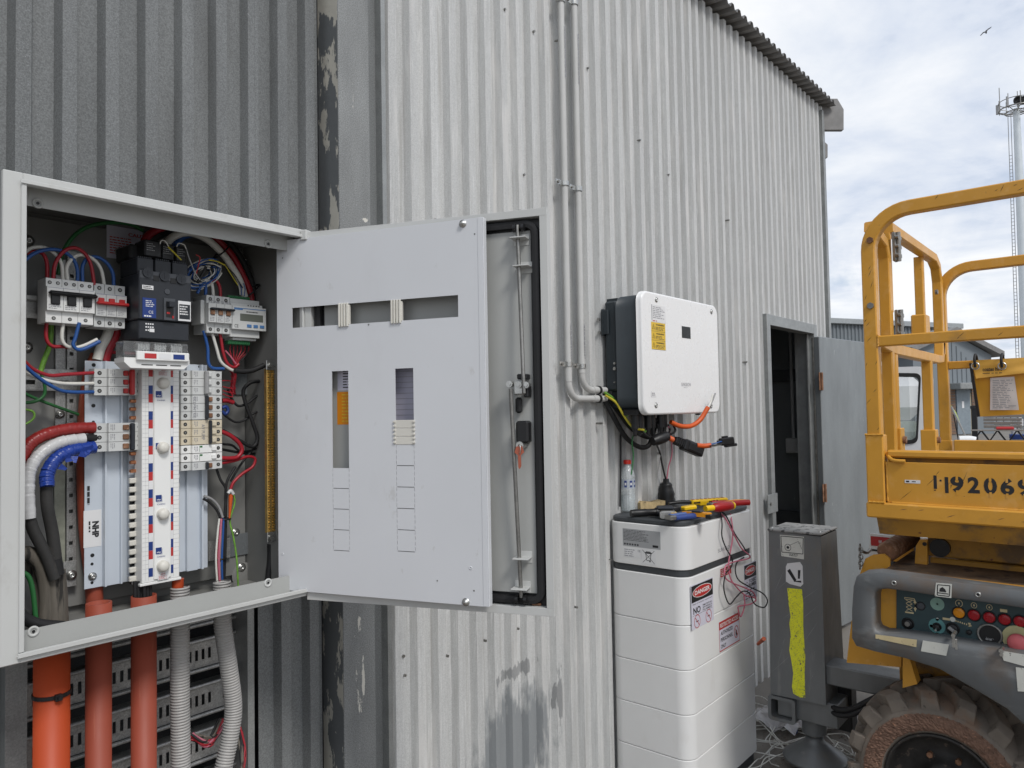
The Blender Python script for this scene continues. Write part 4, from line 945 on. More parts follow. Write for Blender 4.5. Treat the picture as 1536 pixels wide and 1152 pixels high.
W(m_wred, .0050, [(331, 647), (345, 653), (358, 664), (363, 675), (357, 685), (346, 687.5), (331, 687)], 1.625); W(m_wred, .0036, [(331, 695), (352, 691), (371, 685), (382.4, 688), (379, 700), (363, 711), (350, 724), (345, 737)], 1.63)
W(m_inkb, .004, [(333, 612), (339, 610), (342, 616), (338, 621), (333, 617)], 1.625)
W(m_rubber, .0032, [(325, 704), (331, 720), (339, 734), (338, 760), (337, 775)], 1.63); W(m_rubber, .0032, [(353, 700), (341, 721), (338.5, 742), (338.5, 778), (338, 821), (336, 878)], 1.635)
b = B(); pa, pb = at(346.5, 741, Y=1.62), at(344, 778, Y=1.62); b.tube([pa, pb], .0055, 10, 1, scales=[1, .35]); part('orange_sleeve', b, m_worange, sb)
W(m_wgy, .0022, [(346, 738), (351, 745), (351.5, 757), (345, 781), (350, 805), (355, 838), (357.5, 884)], 1.625); W(m_twhite, .004, [(342, 740), (346, 736), (350, 741)], 1.615)
W(m_wgrey, .003, [(306, 744), (318, 749), (328, 760), (334, 776)], 1.625); W(m_rubber, .003, [(305, 748), (315, 754), (325, 765), (331, 778)], 1.628)
for i, m in enumerate((m_wwhite, m_wred, m_wpink, m_wgrey, m_wblue, m_rubber)):
    W(m, .0024, [(329+1.6*i, 778), (326.5+2*i, 800), (324+2.2*i, 838), (326+1.9*i, 876)], 1.62+.004*(i % 2))
for x, y, r in ((337, 778.5, .013), (331, 838, .012)):
    p = at(x, y, Y=1.628); b = B(); b.tube([p+Vector((r*math.cos(a), r*.8*math.sin(a), 0)) for a in [i*math.pi/8 for i in range(16)]], .0022, 6, 1, closed=True); part('cable_tie', b, m_black, sb)
W(m_rubber, .0085, [(406, 816), (406, 838), (404, 858), (401, 882)], 1.60)
# taped mains tails
W(m_tred, .0118, [(20, 705), (34, 682.5), (47, 664), (72, 650.5), (104, 643.5), (141, 641.5)], 1.60, 1.618, n=14, wrap=.05, label='cable end wrapped in red tape')
W(m_twhite, .0112, [(44, 778), (42, 737), (45, 706), (61, 681), (90, 664), (126, 658)], 1.575, 1.605, n=14, wrap=.09, label='cable end wrapped in white tape')
W(m_rubber, .0085, [(124, 658), (142, 656.5)], 1.606, 1.618, sub=1)
W(m_tblue, .0125, [(71, 730), (71, 711), (84, 689), (108, 675.5), (141, 671)], 1.575, 1.605, n=14, wrap=.10, label='cable end wrapped in ragged blue tape')
rr = random.Random(5)
for i in range(12):
    t_ = rr.random(); x = 71+t_*66; y = 730-58*math.sqrt(t_); p = at(x, y, Y=1.572); b = B()
    a = rr.uniform(0, 6.28); d1 = Vector((math.cos(a), -.3, math.sin(a)))*.013; d2 = Vector((-math.sin(a), -.2, math.cos(a)))*.006
    b.add([p-d2, p+d2, p+d1+d2*.3, p+d1*.9-d2*.5], [(0, 1, 2, 3)]); part('tape_flap', b, m_tblue, sb)
W(m_xlpe, .0105, [(43, 772), (50, 795), (59, 813), (72, 840), (82, 868)], 1.58, n=12); W(m_xlpe, .0110, [(70, 726), (70, 745), (72, 766), (79, 802), (85, 852)], 1.585, n=12)
W(m_rubber, .0125, [(82, 838), (86, 862)], 1.585, sub=1, n=12)
W(m_fibre, .0140, [(22, 832), (40, 830), (55, 838), (67, 862), (71, 900), (70, 940)], 1.60, n=14); W(m_fibre, .0150, [(85, 856), (88, 890), (90, 940)], 1.60, n=14); W(m_fibre, .013, [(24, 850), (44, 848), (58, 880), (60, 935)], 1.63, n=12)
W(m_fibre, .011, [(74, 850), (79, 890), (80, 940)], 1.595, n=12)
W(m_wgreen, .0045, [(30, 858), (42, 864), (49, 885), (54, 930)], 1.585); W(m_rubber, .0105, [(22, 912), (38, 928), (60, 937), (95, 940)], 1.56, n=12)
W(m_wred, .0036, [(28, 535), (37.8, 543), (50, 553.8), (73.8, 563), (100, 561.6), (144, 559)], 1.59, 1.616); W(m_wwhite, .0036, [(28, 552), (39.4, 560), (61, 568), (84.7, 574), (108, 575.6), (144, 575)], 1.60, 1.616); W(m_wblue, .0036, [(28, 538), (37.8, 549), (53.4, 563), (77, 579), (100, 587.5), (144, 588)], 1.58, 1.616)
W(m_wred, .0036, [(70, 480), (69.5, 507), (78, 519), (95.6, 520), (120, 523)], 1.62); W(m_wwhite, .0036, [(95, 482), (93, 507), (98.8, 518), (111, 521.7), (127, 518), (146, 509)], 1.61); W(m_wblue, .0036, [(119, 484), (113, 507), (109.7, 517), (116, 524), (127, 523), (150, 512)], 1.60)
W(m_wgy, .0050, [(77, 480), (75, 515), (66, 541), (60, 560)], 1.66); W(m_wgreen, .003, [(30, 585), (37, 590), (69, 604), (130, 626)], 1.67); W(m_wgreen, .0032, [(62, 560), (67, 578), (66, 593), (53, 602), (30, 605)], 1.66); W(m_wgy, .0022, [(30, 614), (40, 614.5), (50, 618), (51, 626), (44, 633), (30, 640)], 1.64)
W(m_wwhite, .010, [(166, 488), (160, 505), (151, 522), (146, 540)], 1.655, n=12); W(m_wred, .010, [(178, 488), (172, 505), (162, 525), (157, 542)], 1.66, n=12); W(m_wred, .0036, [(155, 526), (175, 529), (205, 531)], 1.66)
W(m_orange2, .0165, [(148, 534), (138, 560), (130, 620), (128, 700), (131, 790), (140, 870), (143, 930)], 1.672, n=16, name='orange_duct')
W(m_orange, .0120, [(267, 868), (266, 895)], 1.61, sub=1, n=16, name='orange_duct')
for i in range(6): W(m_rubber, .004, [(202+4.6*i, 872), (203+4.6*i, 900)], 1.60+.004*(i % 3), sub=1)
for y in (650, ):
    pass
# ================================================================== DOORS OF THE SWITCHBOARD
# outer door: u along the door from its hinge, v up, w towards the camera side
H0 = Vector((.984, 1.447, 0)); T0 = Vector((1.203, .916, 0)); e0 = (T0-H0).normalized(); LD = (T0-H0).length
nO = Vector((e0.y, -e0.x, 0))
if nO.dot(-H0) < 0: nO = -nO
oz0, oz1 = 1.153, 1.986
fo = fr3((H0.x, H0.y, oz0), e0, (0, 0, 1), nO); HO = oz1-oz0
def od(x, y, w=0.0):
    p = at(x, y, p=Vector((H0.x, H0.y, oz0))+nO*w, n=nO); q = fo.inverted() @ p; return q.x, q.y
b = B(); b.box(0, LD, 0, HO, -.0225, -.0205, 0, fo)
for (u0, u1, v0, v1) in ((0, LD, HO-.002, HO), (0, LD, 0, .002), (0, .002, .002, HO-.002), (LD-.002, LD, .002, HO-.002)): b.box(u0, u1, v0, v1, -.0205, .0, 0, fo)
for (u0, u1, v0, v1) in ((0, LD, HO-.016, HO), (0, LD, 0, .016), (0, .016, .016, HO-.016), (LD-.016, LD, .016, HO-.016)): b.box(u0, u1, v0, v1, -.0005, .0012, .0005, fo)
for (u0, u1, v0, v1) in ((.014, LD-.014, HO-.016, HO-.014), (.014, LD-.014, .014, .016), (.014, .016, .016, HO-.016), (LD-.016, LD-.014, .016, HO-.016)): b.box(u0, u1, v0, v1, -.0205, -.0006, 0, fo)
dr = part('outer_door', b, m_encl, sb)
b = B(); g = .028; R = .022; ring = []
for (cx_, cy_, a0) in ((LD-g-R, HO-g-R, 0), (g+R, HO-g-R, 90), (g+R, g+R, 180), (LD-g-R, g+R, 270)):
    for k in range(7): a = R_(a0+15*k); ring.append(fo @ Vector((cx_+R*math.cos(a), cy_+R*math.sin(a), -.012)))
b.sweep(ring, [(-.0062, -.007), (.0062, -.007), (.007, .0), (.0062, .007), (-.0062, .007)], up=nO, closed=True, cap=False); part('gasket', b, m_rubber, dr)
b = B(); b.box(.016, LD-.016, .016, HO-.016, -.0205, -.018, 0, fo); part('gasket_channel', b, m_black, dr)
b = B(); b.box(.040, LD-.040, .040, HO-.040, -.0178, -.0150, .002, fo); part('door_skin', b, m_encl_in, dr)
b = B(); b.box(-.004, .012, HO-.020, HO+.004, -.010, .012, .002, fo); part('hinge_block', b, m_encl, dr)
def orod(p0, p1, w0, w1, nm):
    u0, v0 = od(*p0, w0); u1, v1 = od(*p1, w1); b = B(); b.tube([fo @ Vector((u0, v0, w0)), fo @ Vector((u1, v1, w1))], .0042, 10, 1); part(nm, b, m_dsteel, dr); return (u0, v0), (u1, v1)
orod((776, 338), (786, 590), .0, .02, 'latch_rod'); orod((766, 583), (782, 896), .02, .0, 'latch_rod')
for x, y, w_ in ((779, 357, .004), (783, 399, .006), (783, 838, .006), (781, 883, .004)):
    u, v = od(x, y, w_); b = B(); b.box(u-.018, u+.016, v-.0012, v+.0012, -.015, .016, .0005, fo); b.box(u-.018, u+.016, v-.012, v+.012, -.015, -.0135, .0005, fo); part('rod_guide', b, m_encl, dr)
for x, y in ((778, 342), (782, 899)):
    u, v = od(x, y, 0.0)
    for s in (-1, 1): b = B(); b.cyl(fo @ Vector((u+s*.009-.003, v, .0)), fo @ Vector((u+s*.009+.003, v, .0)), .0085, 14); part('roller', b, m_black, dr)
def obox(x0, y0, x1, y1, w0, w1, m, nm, bev=.002, par=None):
    u0, v1 = od(x0, (y0), w1); _, v0 = od(x0, y1, w1); u1, _ = od(x1, (y0+y1)/2, w1); b = B(); b.box(min(u0, u1), max(u0, u1), v0, v1, w0, w1, bev, fo); return part(nm, b, m, par or dr)
obox(775, 561, 790, 569, -.015, .012, m_black, 'latch_body'); obox(785, 578, 792, 596, -.015, .012, m_black, 'latch_body'); obox(772, 596, 781, 620, -.012, .004, m_black, 'latch_handle', .004)
lp = obox(770, 571, 787, 592, .008, .016, m_steel, 'latch_plate', .002)
for x, y in ((764.5, 576), (778.5, 577), (789.5, 577.5)):
    u, v = od(x, y, .018); b = B(); b.cyl(fo @ Vector((u, v, .008)), fo @ Vector((u, v, .022)), .0068, 14); b.cyl(fo @ Vector((u, v, .022)), fo @ Vector((u, v, .024)), .004, 8); part('latch_bolt', b, m_steel, dr)
obox(773, 631.5, 792, 665, -.015, .014, m_black, 'lock_body', .004)
u, v = od(780, 668, .014); b = B(); b.cyl(fo @ Vector((u, v, -.012)), fo @ Vector((u, v, .017)), .008, 14); b.tube([fo @ Vector((u+.004*math.cos(a), v-.008+.010*math.sin(a), .02+.004*math.cos(a))) for a in [i*math.pi/5 for i in range(10)]], .001, 6, 2, closed=True); part('lock_barrel', b, m_steel, dr)
ky = B(); ky.prism([(u-.010, v-.014), (u-.006, v-.002), (u+.006, v-.002), (u+.010, v-.014), (u+.003, v-.020), (u+.0035, v-.042), (u, v-.048), (u-.0025, v-.044), (u-.003, v-.020)], fo, .018, .0205)
part('key', ky, mat('copper_red_key', (.45, .13, .08), .35, .4, .1), dr)
b = B()
for k in range(9):
    u, v = od(820-360*k/8.5, 316+28*k/8.5); 
    if k % 3 == 1: b.box(u-.003, u+.003, HO-.003, HO+.003, -.012, -.006, 0, fo)
part('rim_nick', b, m_dsteel, dr)
# rust spot in the lower corner
b = B(); u, v = od(805, 912); b.box(u-.014, u+.006, .0165, .022, -.0175, -.010, .002, fo); part('corner_rust', b, m_rust, dr)
# documents stuck inside the outer door
def opaper(x0, y0, x1, y1, m, nm):
    w_ = -.0146; u0, v1 = od(x0, y0, w_); _, v0 = od(x0, y1, w_); u1, _ = od(x1, (y0+y1)/2, w_); b = B(); u0, u1 = sorted((u0, u1)); b.box(u0, u1, v0, v1, -.0149, w_, 0, fo); return part(nm, b, m, dr), u0, u1, v0, v1
o, u0, u1, v0, v1 = opaper(505.5, 588, 548, 637, m_orl, 'orange_notice'); b = B(); bprint(b, fo, u0+.012, u1-.01, v0+.004, v1-.003, 9, -.0143, .35, 3, .01); part('lettering', b, m_yell, o)
o, u0, u1, v0, v1 = opaper(506, 545, 548, 586, m_lilac, 'white_notice'); b = B(); bprint(b, fo, u0+.014, u1-.01, v0+.004, v1-.003, 9, -.0143, .4, 4, .01); part('lettering', b, m_ink, o)
o, u0, u1, v0, v1 = opaper(586, 546, 636, 660, mat('lilac_schedule', (.42, .41, .50), .5, 0, .02), 'circuit_schedule'); b = B()
for k in range(14): vv = v0+(v1-v0)*(k+.5)/14; b.quad(fo, u0+.004, u1-.004, vv, vv+.0011, -.0143)
part('ruling', b, m_inkg, o)
# inner door
H1 = Vector((.953, 1.513, 0)); T1 = Vector((1.126, 1.024, 0)); e1 = (T1-H1).normalized(); LI = (T1-H1).length
nI = Vector((e1.y, -e1.x, 0))
if nI.dot(-H1) < 0: nI = -nI
iz0, iz1 = 1.172, 1.9715; HI = iz1-iz0
fi = fr3((H1.x, H1.y, iz0), e1, (0, 0, 1), nI)
def idp(x, y): p = at(x, y, p=Vector((H1.x, H1.y, iz0)), n=nI); q = fi.inverted() @ p; return q.x, q.y
def irect(x0, yt, yb, x1): u0, v1 = idp(x0, yt); _, v0 = idp(x0, yb); u1, _ = idp(x1, (yt+yb)/2); return (u0, u1, v0, v1)
hA = irect(438, 462, 492, 687.5); hB = irect(497.5, 557, 702, 523); hC = irect(592.5, 553, 667, 620.5)
for h_ in (): pass
holes_ = [hA, hB, hC]
# scored knock-outs: thin slits with short bridges
def score(h, n, u0, u1):
    v = h[2]; s = (.0455)
    for i in range(n):
        va = v-s*(i+1)
        holes_.append((u0+.001, u1-.001, va, va+.0015))
        for k in range(4): holes_.append((u0, u0+.0010, va+s*k/4+.003, va+s*(k+1)/4-.0005)); holes_.append((u1-.0010, u1, va+s*k/4+.003, va+s*(k+1)/4-.0005))
score(hB, 4, hB[0], hB[1]); score(hC, 5, hC[0], hC[1])
b = B(); b.plate(fi, 0, LI-.001, 0, HI, -.0018, 0, holes_); 
ind = part('inner_door', b, m_panel, sb)
b = B(); b.box(LI-.0011, LI+.001, 0, HI, -.016, .0002, .0008, fi); b.box(LI-.012, LI-.0012, .0005, HI-.0005, .0001, .0008, .0004, fi)
b.box(.002, LI-.002, HI-.0018, HI, -.014, -.0019, 0, fi); b.box(.002, LI-.002, 0, .0018, -.014, -.0019, 0, fi); part('folded_edge', b, m_panel, ind)
def iclip(x0, yt, yb, x1):
    u0, u1, v0, v1 = irect(x0, yt, yb, x1); b = B(); n = 4; s = (u1-u0)/n
    b.box(u0, u1, v0+.003, v1-.003, -.006, .001, .0008, fi)
    for i in range(n): b.box(u0+i*s+.0006, u0+(i+.7)*s, v0-.001, v1+.001, .0, .0045, .0008, fi)
    for i in range(n-1): b.box(u0+(i+.85)*s, u0+(i+.95)*s, v0+.006, v1-.006, .001, .0016, 0, fi)
    return part('filler_clip', b, m_ivory, ind)
iclip(508, 456, 490, 524); iclip(586.5, 451, 485, 603)
u0, u1, v0, v1 = irect(592, 630, 667, 621.5)
for i in range(3):
    b = B(); h_ = (v1-v0)/3; b.box(u0-.001, u1+.001, v0+i*h_+.0003, v0+(i+1)*h_-.0003, -.003, .001, .0006, fi)
    for k in range(2):
        for s, q in ((-1, u0), (1, u1)): b.box(q-.003, q+.003, v0+i*h_+.003+k*h_/2, v0+i*h_+.003+k*h_/2+h_*.22, .001, .0035, .0005, fi)
    part('filler_clip', b, m_ivory, ind)
for x, y, r in ((694.5, 335.5, .0065), (699, 903, .0065)):
    u, v = idp(x, y); b = B(); fr = fi @ Matrix.Translation((u, v, 0)); b.lathe([(r*1.3, 0), (r*1.3, .001), (r, .0012), (r*.9, .006), (0, .0075)], fr, 14); b.box(-r*.7, r*.7, -.0007, .0007, .007, .008, 0, fr); part('quarter_turn_screw', b, m_steel, ind)
for x, y, r in ((712, 351, .0018), (711, 886, .0018), (424, 387, .0016), (417, 832, .0016), (553, 487, .002), (656, 871, .0016)):
    u, v = idp(x, y); b = B(); b.cyl(fi @ Vector((u, v, .0001)), fi @ Vector((u, v, .0005)), r, 8); part('pin_hole', b, m_dsteel, ind)
for x, y, r in ((706, 852, .0035), (428, 876, .003), (424, 831, .0028)):
    u, v = idp(x, y); b = B(); fr = fi @ Matrix.Translation((u, v, 0)); b.lathe([(r, 0), (r, .0008), (r*.7, .0012), (r*.6, .0004)], fr, 12); part('rivet', b, m_panel, ind)
# ================================================================== PIPES BELOW THE SWITCHBOARD
def pipe(xl, xr, ytop, Yc, m, lab, open_top=True, tie=None):
    pl, pr = at(xl, 1080, Y=Yc), at(xr, 1080, Y=Yc)
    r = abs(pr.x-pl.x)/2*.93; x = (pl.x+pr.x)/2; zt = at((xl+xr)/2, ytop, Y=Yc).z
    t = thing('orange_conduit', lab, 'conduit', (x, Yc, 0), 'orange conduits under the switchboard')
    b = B(); fr = Matrix.Translation((x, Yc, 0)); b.lathe([(r-.004, zt-.12), (r-.004, zt), (r, zt), (r, .0)], fr, 36); part('tube', b, m, t)
    return t, x, r, zt
t1_, x, r, _ = pipe(48, 106, 975, 1.58, m_orange, 'thickest and brightest orange conduit with a black cable tie')
z = at(77, 1040, Y=1.58).z; b = B(); b.sweep([(x+(r+.001)*math.cos(a), 1.58+(r+.001)*math.sin(a), z) for a in [i*math.pi/12 for i in range(24)]], [(-.0035, -.001), (.0035, -.001), (.0035, .0015), (-.0035, .0015)], up=(0, 0, 1), closed=True, cap=False)
b.box(x-.006, x+.006, 1.58-r-.009, 1.58-r, z-.006, z+.006, .001); b.box(x-.003, x+.0, 1.58-r-.014, 1.58-r-.008, z-.003, z+.003); part('cable_tie', b, m_black, t1_)
def collar(t, x, Yc, r, z, h=.028, ridges=3, m=None):
    b = B(); prof = [(r*.9, z-h), (r*1.04, z-h)]
    for i in range(ridges): zz = z-h+h*(i+.15)/ridges; prof += [(r*1.05, zz), (r*1.12, zz+h*.3/ridges), (r*1.05, zz+h*.7/ridges)]
    prof += [(r*1.04, z), (r*.9, z)]; b.lathe(prof, Matrix.Translation((x, Yc, 0)), 32); part('locknut', b, m or mat('cloudy_gland', (.36, .34, .28), .3, .1, .2, 60), t)
t2_, x, r, zt = pipe(127, 168, 904, 1.60, m_orange2, 'faded orange conduit, middle of the three under the switchboard')
collar(t2_, x, 1.60, r, ez0-.002)
t3_, x, r, zt = pipe(196, 235, 893, 1.60, m_orange2, 'faded orange conduit next to the straight grey flexible conduit')
collar(t3_, x, 1.60, r, ez0-.002)
def flex(path, r, lab, pitch=.0062):
    p0 = path[0]; t = thing('flexible_conduit', lab, 'conduit', tuple(path[-1]), 'grey flexible conduits under the switchboard')
    P_ = smooth_path(path, 40); L_ = [0]
    for a, c in zip(P_, P_[1:]): L_.append(L_[-1]+(c-a).length)
    tot = L_[-1]; pts = []; sc_ = []; n = int(tot/pitch); j = 0
    for i in range(n):
        for f, k in ((0, .86), (.22, 1.0), (.55, 1.0), (.78, .86)):
            d = (i+f)*pitch
            while j < len(L_)-2 and L_[j+1] < d: j += 1
            q = (d-L_[j])/max(1e-9, L_[j+1]-L_[j]); pts.append(P_[j].lerp(P_[j+1], q)); sc_.append(k)
    b = B(); m = 22; b.sweep(pts, [(r*math.cos(2*math.pi*i/m), r*math.sin(2*math.pi*i/m)) for i in range(m)], smooth=True, scales=sc_, cap=False); part('corrugated_tube', b, m_flex, t); return t
Yx = 1.60
c1 = [at(x, y, Y=Yx) for x, y in ((270, 880), (270, 960), (270, 1040), (271, 1120), (271, 1180), (271, 1400))]
k1 = flex(c1, .0200, 'straight grey flexible conduit beside the faded orange conduit'); collar(k1, c1[1].x, Yx, .0200, ez0-.003, .022, 2)
c2 = [at(x, y, Y=Yx) for x, y in ((333, 872), (334, 935), (343, 1000), (350, 1060), (345, 1105), (334, 1160), (326, 1230), (322, 1420))]
k2 = flex(c2, .0195, 'bent grey flexible conduit rightmost under the switchboard'); collar(k2, at(335, 935, Y=Yx).x, Yx, .0195, ez0-.003, .022, 2)
# loose old wires in the opening
old = thing('old_wire_bundle', 'frayed bundle of old red and brown wires behind the bent grey conduit', 'wires', tuple(at(310, 1105, Y=1.70)))
rr = random.Random(9)
for i in range(14):
    a = at(284+rr.uniform(-3, 6), 1104+rr.uniform(-5, 6), Y=1.70); c = at(312+rr.uniform(-4, 8), 1112+rr.uniform(-8, 8), Y=1.68); d = at(330+rr.uniform(-2, 12), 1082+rr.uniform(-6, 18), Y=1.70)
    b = B(); b.tube([a, c, d], .0028, 6, 5); part('wire', b, (m_wred, m_wpink, m_fibre, m_rubber, m_wred)[i % 5], old)
for i in range(9):
    a = at(358+rr.uniform(-3, 6), 1090+rr.uniform(0, 20), Y=1.74); c = at(364+rr.uniform(-4, 6), 1130, Y=1.72); d = at(358+rr.uniform(-4, 8), 1180, Y=1.70)
    b = B(); b.tube([a, c, d], .003, 6, 4); part('wire', b, (m_fibre, m_wred, m_rubber)[i % 3], old)
# ================================================================== INVERTER
YI = 1.500
ix_l = at(964, 530, Y=YI).x; ix_r = at(1078.5, 540, Y=YI).x; iz_t = at(985, 439.2, Y=YI).z; iz_b = at(985, 622.3, Y=YI).z
inv = thing('solar_inverter', 'white fronted inverter with charcoal body mounted on the pale wall', 'inverter', ((ix_l+ix_r)/2, 1.6, iz_b))
def rrect(x0, x1, z0, z1, r, n=6):
    o = []
    for (cx_, cz_, a0) in ((x1-r, z1-r, 0), (x0+r, z1-r, 90), (x0+r, z0+r, 180), (x1-r, z0+r, 270)):
        for k in range(n+1): a = R_(a0+90*k/n); o.append((cx_+r*math.cos(a), cz_+r*math.sin(a)))
    return o
def slab(b, x0, x1, z0, z1, r, Y0, Y1, e=.006, n=7):
    """rounded rectangle slab whose front (Y0) edge is softened"""
    rings = [(Y1, 0), (Y0+e, 0), (Y0+e*.3, e*.3), (Y0, e)]; vs = []; m = 4*(n+1)
    for Yq, ins in rings: vs += [(x, Yq, z) for x, z in rrect(x0+ins, x1-ins, z0+ins, z1-ins, max(r-ins, .001), n)]
    fs = []
    for k in range(len(rings)-1):
        for i in range(m): fs.append((k*m+i, k*m+(i+1) % m, (k+1)*m+(i+1) % m, (k+1)*m+i))
    b.add(vs, fs, True); b.f += [tuple(len(b.v)-m+i for i in range(m))]; b.m.append(b.mi); b.s.append(False)
    b.f += [tuple(len(b.v)-len(vs)+i for i in range(m))]; b.m.append(b.mi); b.s.append(False); return b
b = slab(B(), ix_l, ix_r, iz_b, iz_t, .046, YI, YI+.026, .008); part('front_cover', b, m_invw, inv)
b = slab(B(), ix_l+.004, ix_r-.004, iz_b+.02, iz_t-.010, .055, YI+.0265, YI+.125, .002); part('body', b, m_invd, inv)
zA, zB_ = at(905, 470, Y=1.66).z, at(905, 570, Y=1.66).z
b = B(); b.box(ix_l+.012, ix_r-.012, YI+.1255, YI+.185, iz_b+.10, iz_t-.028, .008); b.box(ix_l+.03, ix_r-.03, YI+.1255, YI+.17, iz_b+.03, iz_b+.10, .004)
hs_ = part('heat_sink', b, m_invd, inv)
b = B()
for i in range(22): x = ix_l+.03+i*(ix_r-ix_l-.06)/21; b.box(x, x+.006, YI+.13, YI+.183, iz_t-.0279, iz_t-.016, .001)
part('fins', b, m_invd, inv, kind='stuff')
b = B(); b.box(ix_l+.002, ix_r-.002, 1.686, 1.694, iz_t-.17, iz_t-.06, .001); b.box(ix_l+.002, ix_l+.010, 1.66, 1.686, iz_t-.165, iz_t-.065, .002); part('wall_bracket', b, m_invd, inv)
for x, y in ((898, 479), (899, 499)):
    p = at(x, y, X=ix_l+.001); b = B(); b.cyl((ix_l-.004, p.y, p.z), (ix_l+.003, p.y, p.z), .007, 10); part('bolt', b, m_steel, inv)
for x, y, r in ((922.5, 545, .005), (922.5, 553, .007), (922.5, 573.5, .003)):
    p = at(x, y, X=ix_l+.010); b = B(); b.cyl((ix_l+.004, p.y, p.z), (ix_l+.013, p.y, p.z), r, 10); part('bolt', b, m_steel, inv)
fr = FY(0, 0, YI)
for x, y in ((984.5, 449.5), (1067, 467.5), (984, 608), (1066.5, 609)):
    p = at(x, y, Y=YI); b = B(); f_ = fr3((p.x, YI, p.z), (1, 0, 0), (0, 0, 1), (0, -1, 0)); b.lathe([(.0125, .0001), (.0120, .0008), (.0100, .0003)], f_, 20); b.lathe([(.0095, .0002), (.0085, .004), (.0045, .0045), (.004, .001), (0, .001)], f_, 18); part('cover_bolt', b, m_steel, inv)
def ir(x0, yt, yb, x1, m, nm, w=.0006, par=inv):
    a = at(x0, yt, Y=YI); c = at(x0, yb, Y=YI); X1 = at(x1, (yt+yb)/2, Y=YI).x; b = B(); b.box(a.x, X1, YI-w, YI-.0001, c.z, a.z); return part(nm, b, m, par), a.x, X1, c.z, a.z
s, x0, x1, z0, z1 = ir(1022.5, 489, 506.5, 1035.5, mat('inverter_display', (.008, .01, .01), .3, 0, 0, spec=.3), 'display', .0010)
s, x0, x1, z0, z1 = ir(976.5, 456, 482, 998, m_paper, 'white_label'); b = B(); bprint(b, fr, x0+.012, x1-.008, z0+.014, z1-.006, 7, .0009, .4, 3, .02); part('lettering', b, m_inkg, s)
b = B(); b.box(x0+.002, x0+.0055, YI-.0010, YI-.0007, z0+.006, z1-.001); part('barcode', b, m_inkg, s)
b = B(); bprint(b, fr, x0+.01, x0+.06, z0+.002, z0+.007, 1, .0009, .7, 3, .02); part('lettering', b, m_inkr, s)
s, x0, x1, z0, z1 = ir(976.5, 482.5, 523.5, 998, m_yell, 'yellow_warning_label')
b = B()
for i in range(3):
    za = z1-(z1-z0)*(i+1)/3; hh = (z1-z0)/3
    btext(b, 'WARNING', fr, x0+.038, x1-.012, za+hh*.66, za+hh*.84, .0009, .03); bprint(b, fr, x0+.034, x1-.005, za+hh*.12, za+hh*.55, 3, .0009, .4, i, .018)
    b.quad(fr, x0, x1, za, za+.0010, .0009)
    q = [(x0+.008, za+hh*.25), (x0+.028, za+hh*.25), (x0+.018, za+hh*.78)]
    for k in range(3): (ax, az), (bx_, bz_) = q[k], q[(k+1) % 3]; d = Vector((bx_-ax, bz_-az)).normalized()*.0008; b.poly(fr, [(ax-d.y, az+d.x), (bx_-d.y, bz_+d.x), (bx_+d.y, bz_-d.x), (ax+d.y, az-d.x)], .0009)
    b.quad(fr, x0+.0172, x0+.0188, za+hh*.32, za+hh*.6, .0009)
part('lettering', b, m_ink, s)
a = at(1022, 574, Y=YI); c = at(1036.5, 580, Y=YI); b = B(); btext(b, 'SUNGROW', fr, a.x, c.x, c.z+.001, a.z, .0004); bprint(b, fr, a.x+.02, c.x-.02, c.z-.006, c.z-.004, 1, .0004, .8, 3, .02); part('lettering', b, m_inkg, inv)
a = at(976.5, 587, Y=YI); c = at(984, 595, Y=YI); b = B(); b.quad(fr, a.x, a.x+.002, c.z-.001, a.z, .0004); b.quad(fr, a.x, c.x+.002, c.z-.0018, c.z-.0005, .0004); bprint(b, fr, a.x+.008, c.x, c.z+.003, a.z-.004, 2, .0004, .6, 3, .012); part('lettering', b, m_inkg, inv)
# connectors under the body
for i in range(6):
    x = ix_l+.045+i*.052; b = B(); b.cyl((x, YI+.07+.01*(i % 2), iz_b+.022), (x, YI+.07+.01*(i % 2), iz_b-.055), .015, 14); b.cyl((x, YI+.07+.01*(i % 2), iz_b-.055), (x, YI+.07+.01*(i % 2), iz_b-.085), .011, 14, .007); part('cable_gland', b, m_black, inv)
b = B(); b.box(ix_l+.02, ix_l+.30, YI+.04, YI+.11, iz_b+.0, iz_b+.025, .004); part('gland_plate', b, m_black, inv)
b = B(); b.box(ix_r-.14, ix_r-.12, YI+.04, YI+.06, iz_b-.008, iz_b+.02, .003); part('vent_plug', b, m_black, inv)
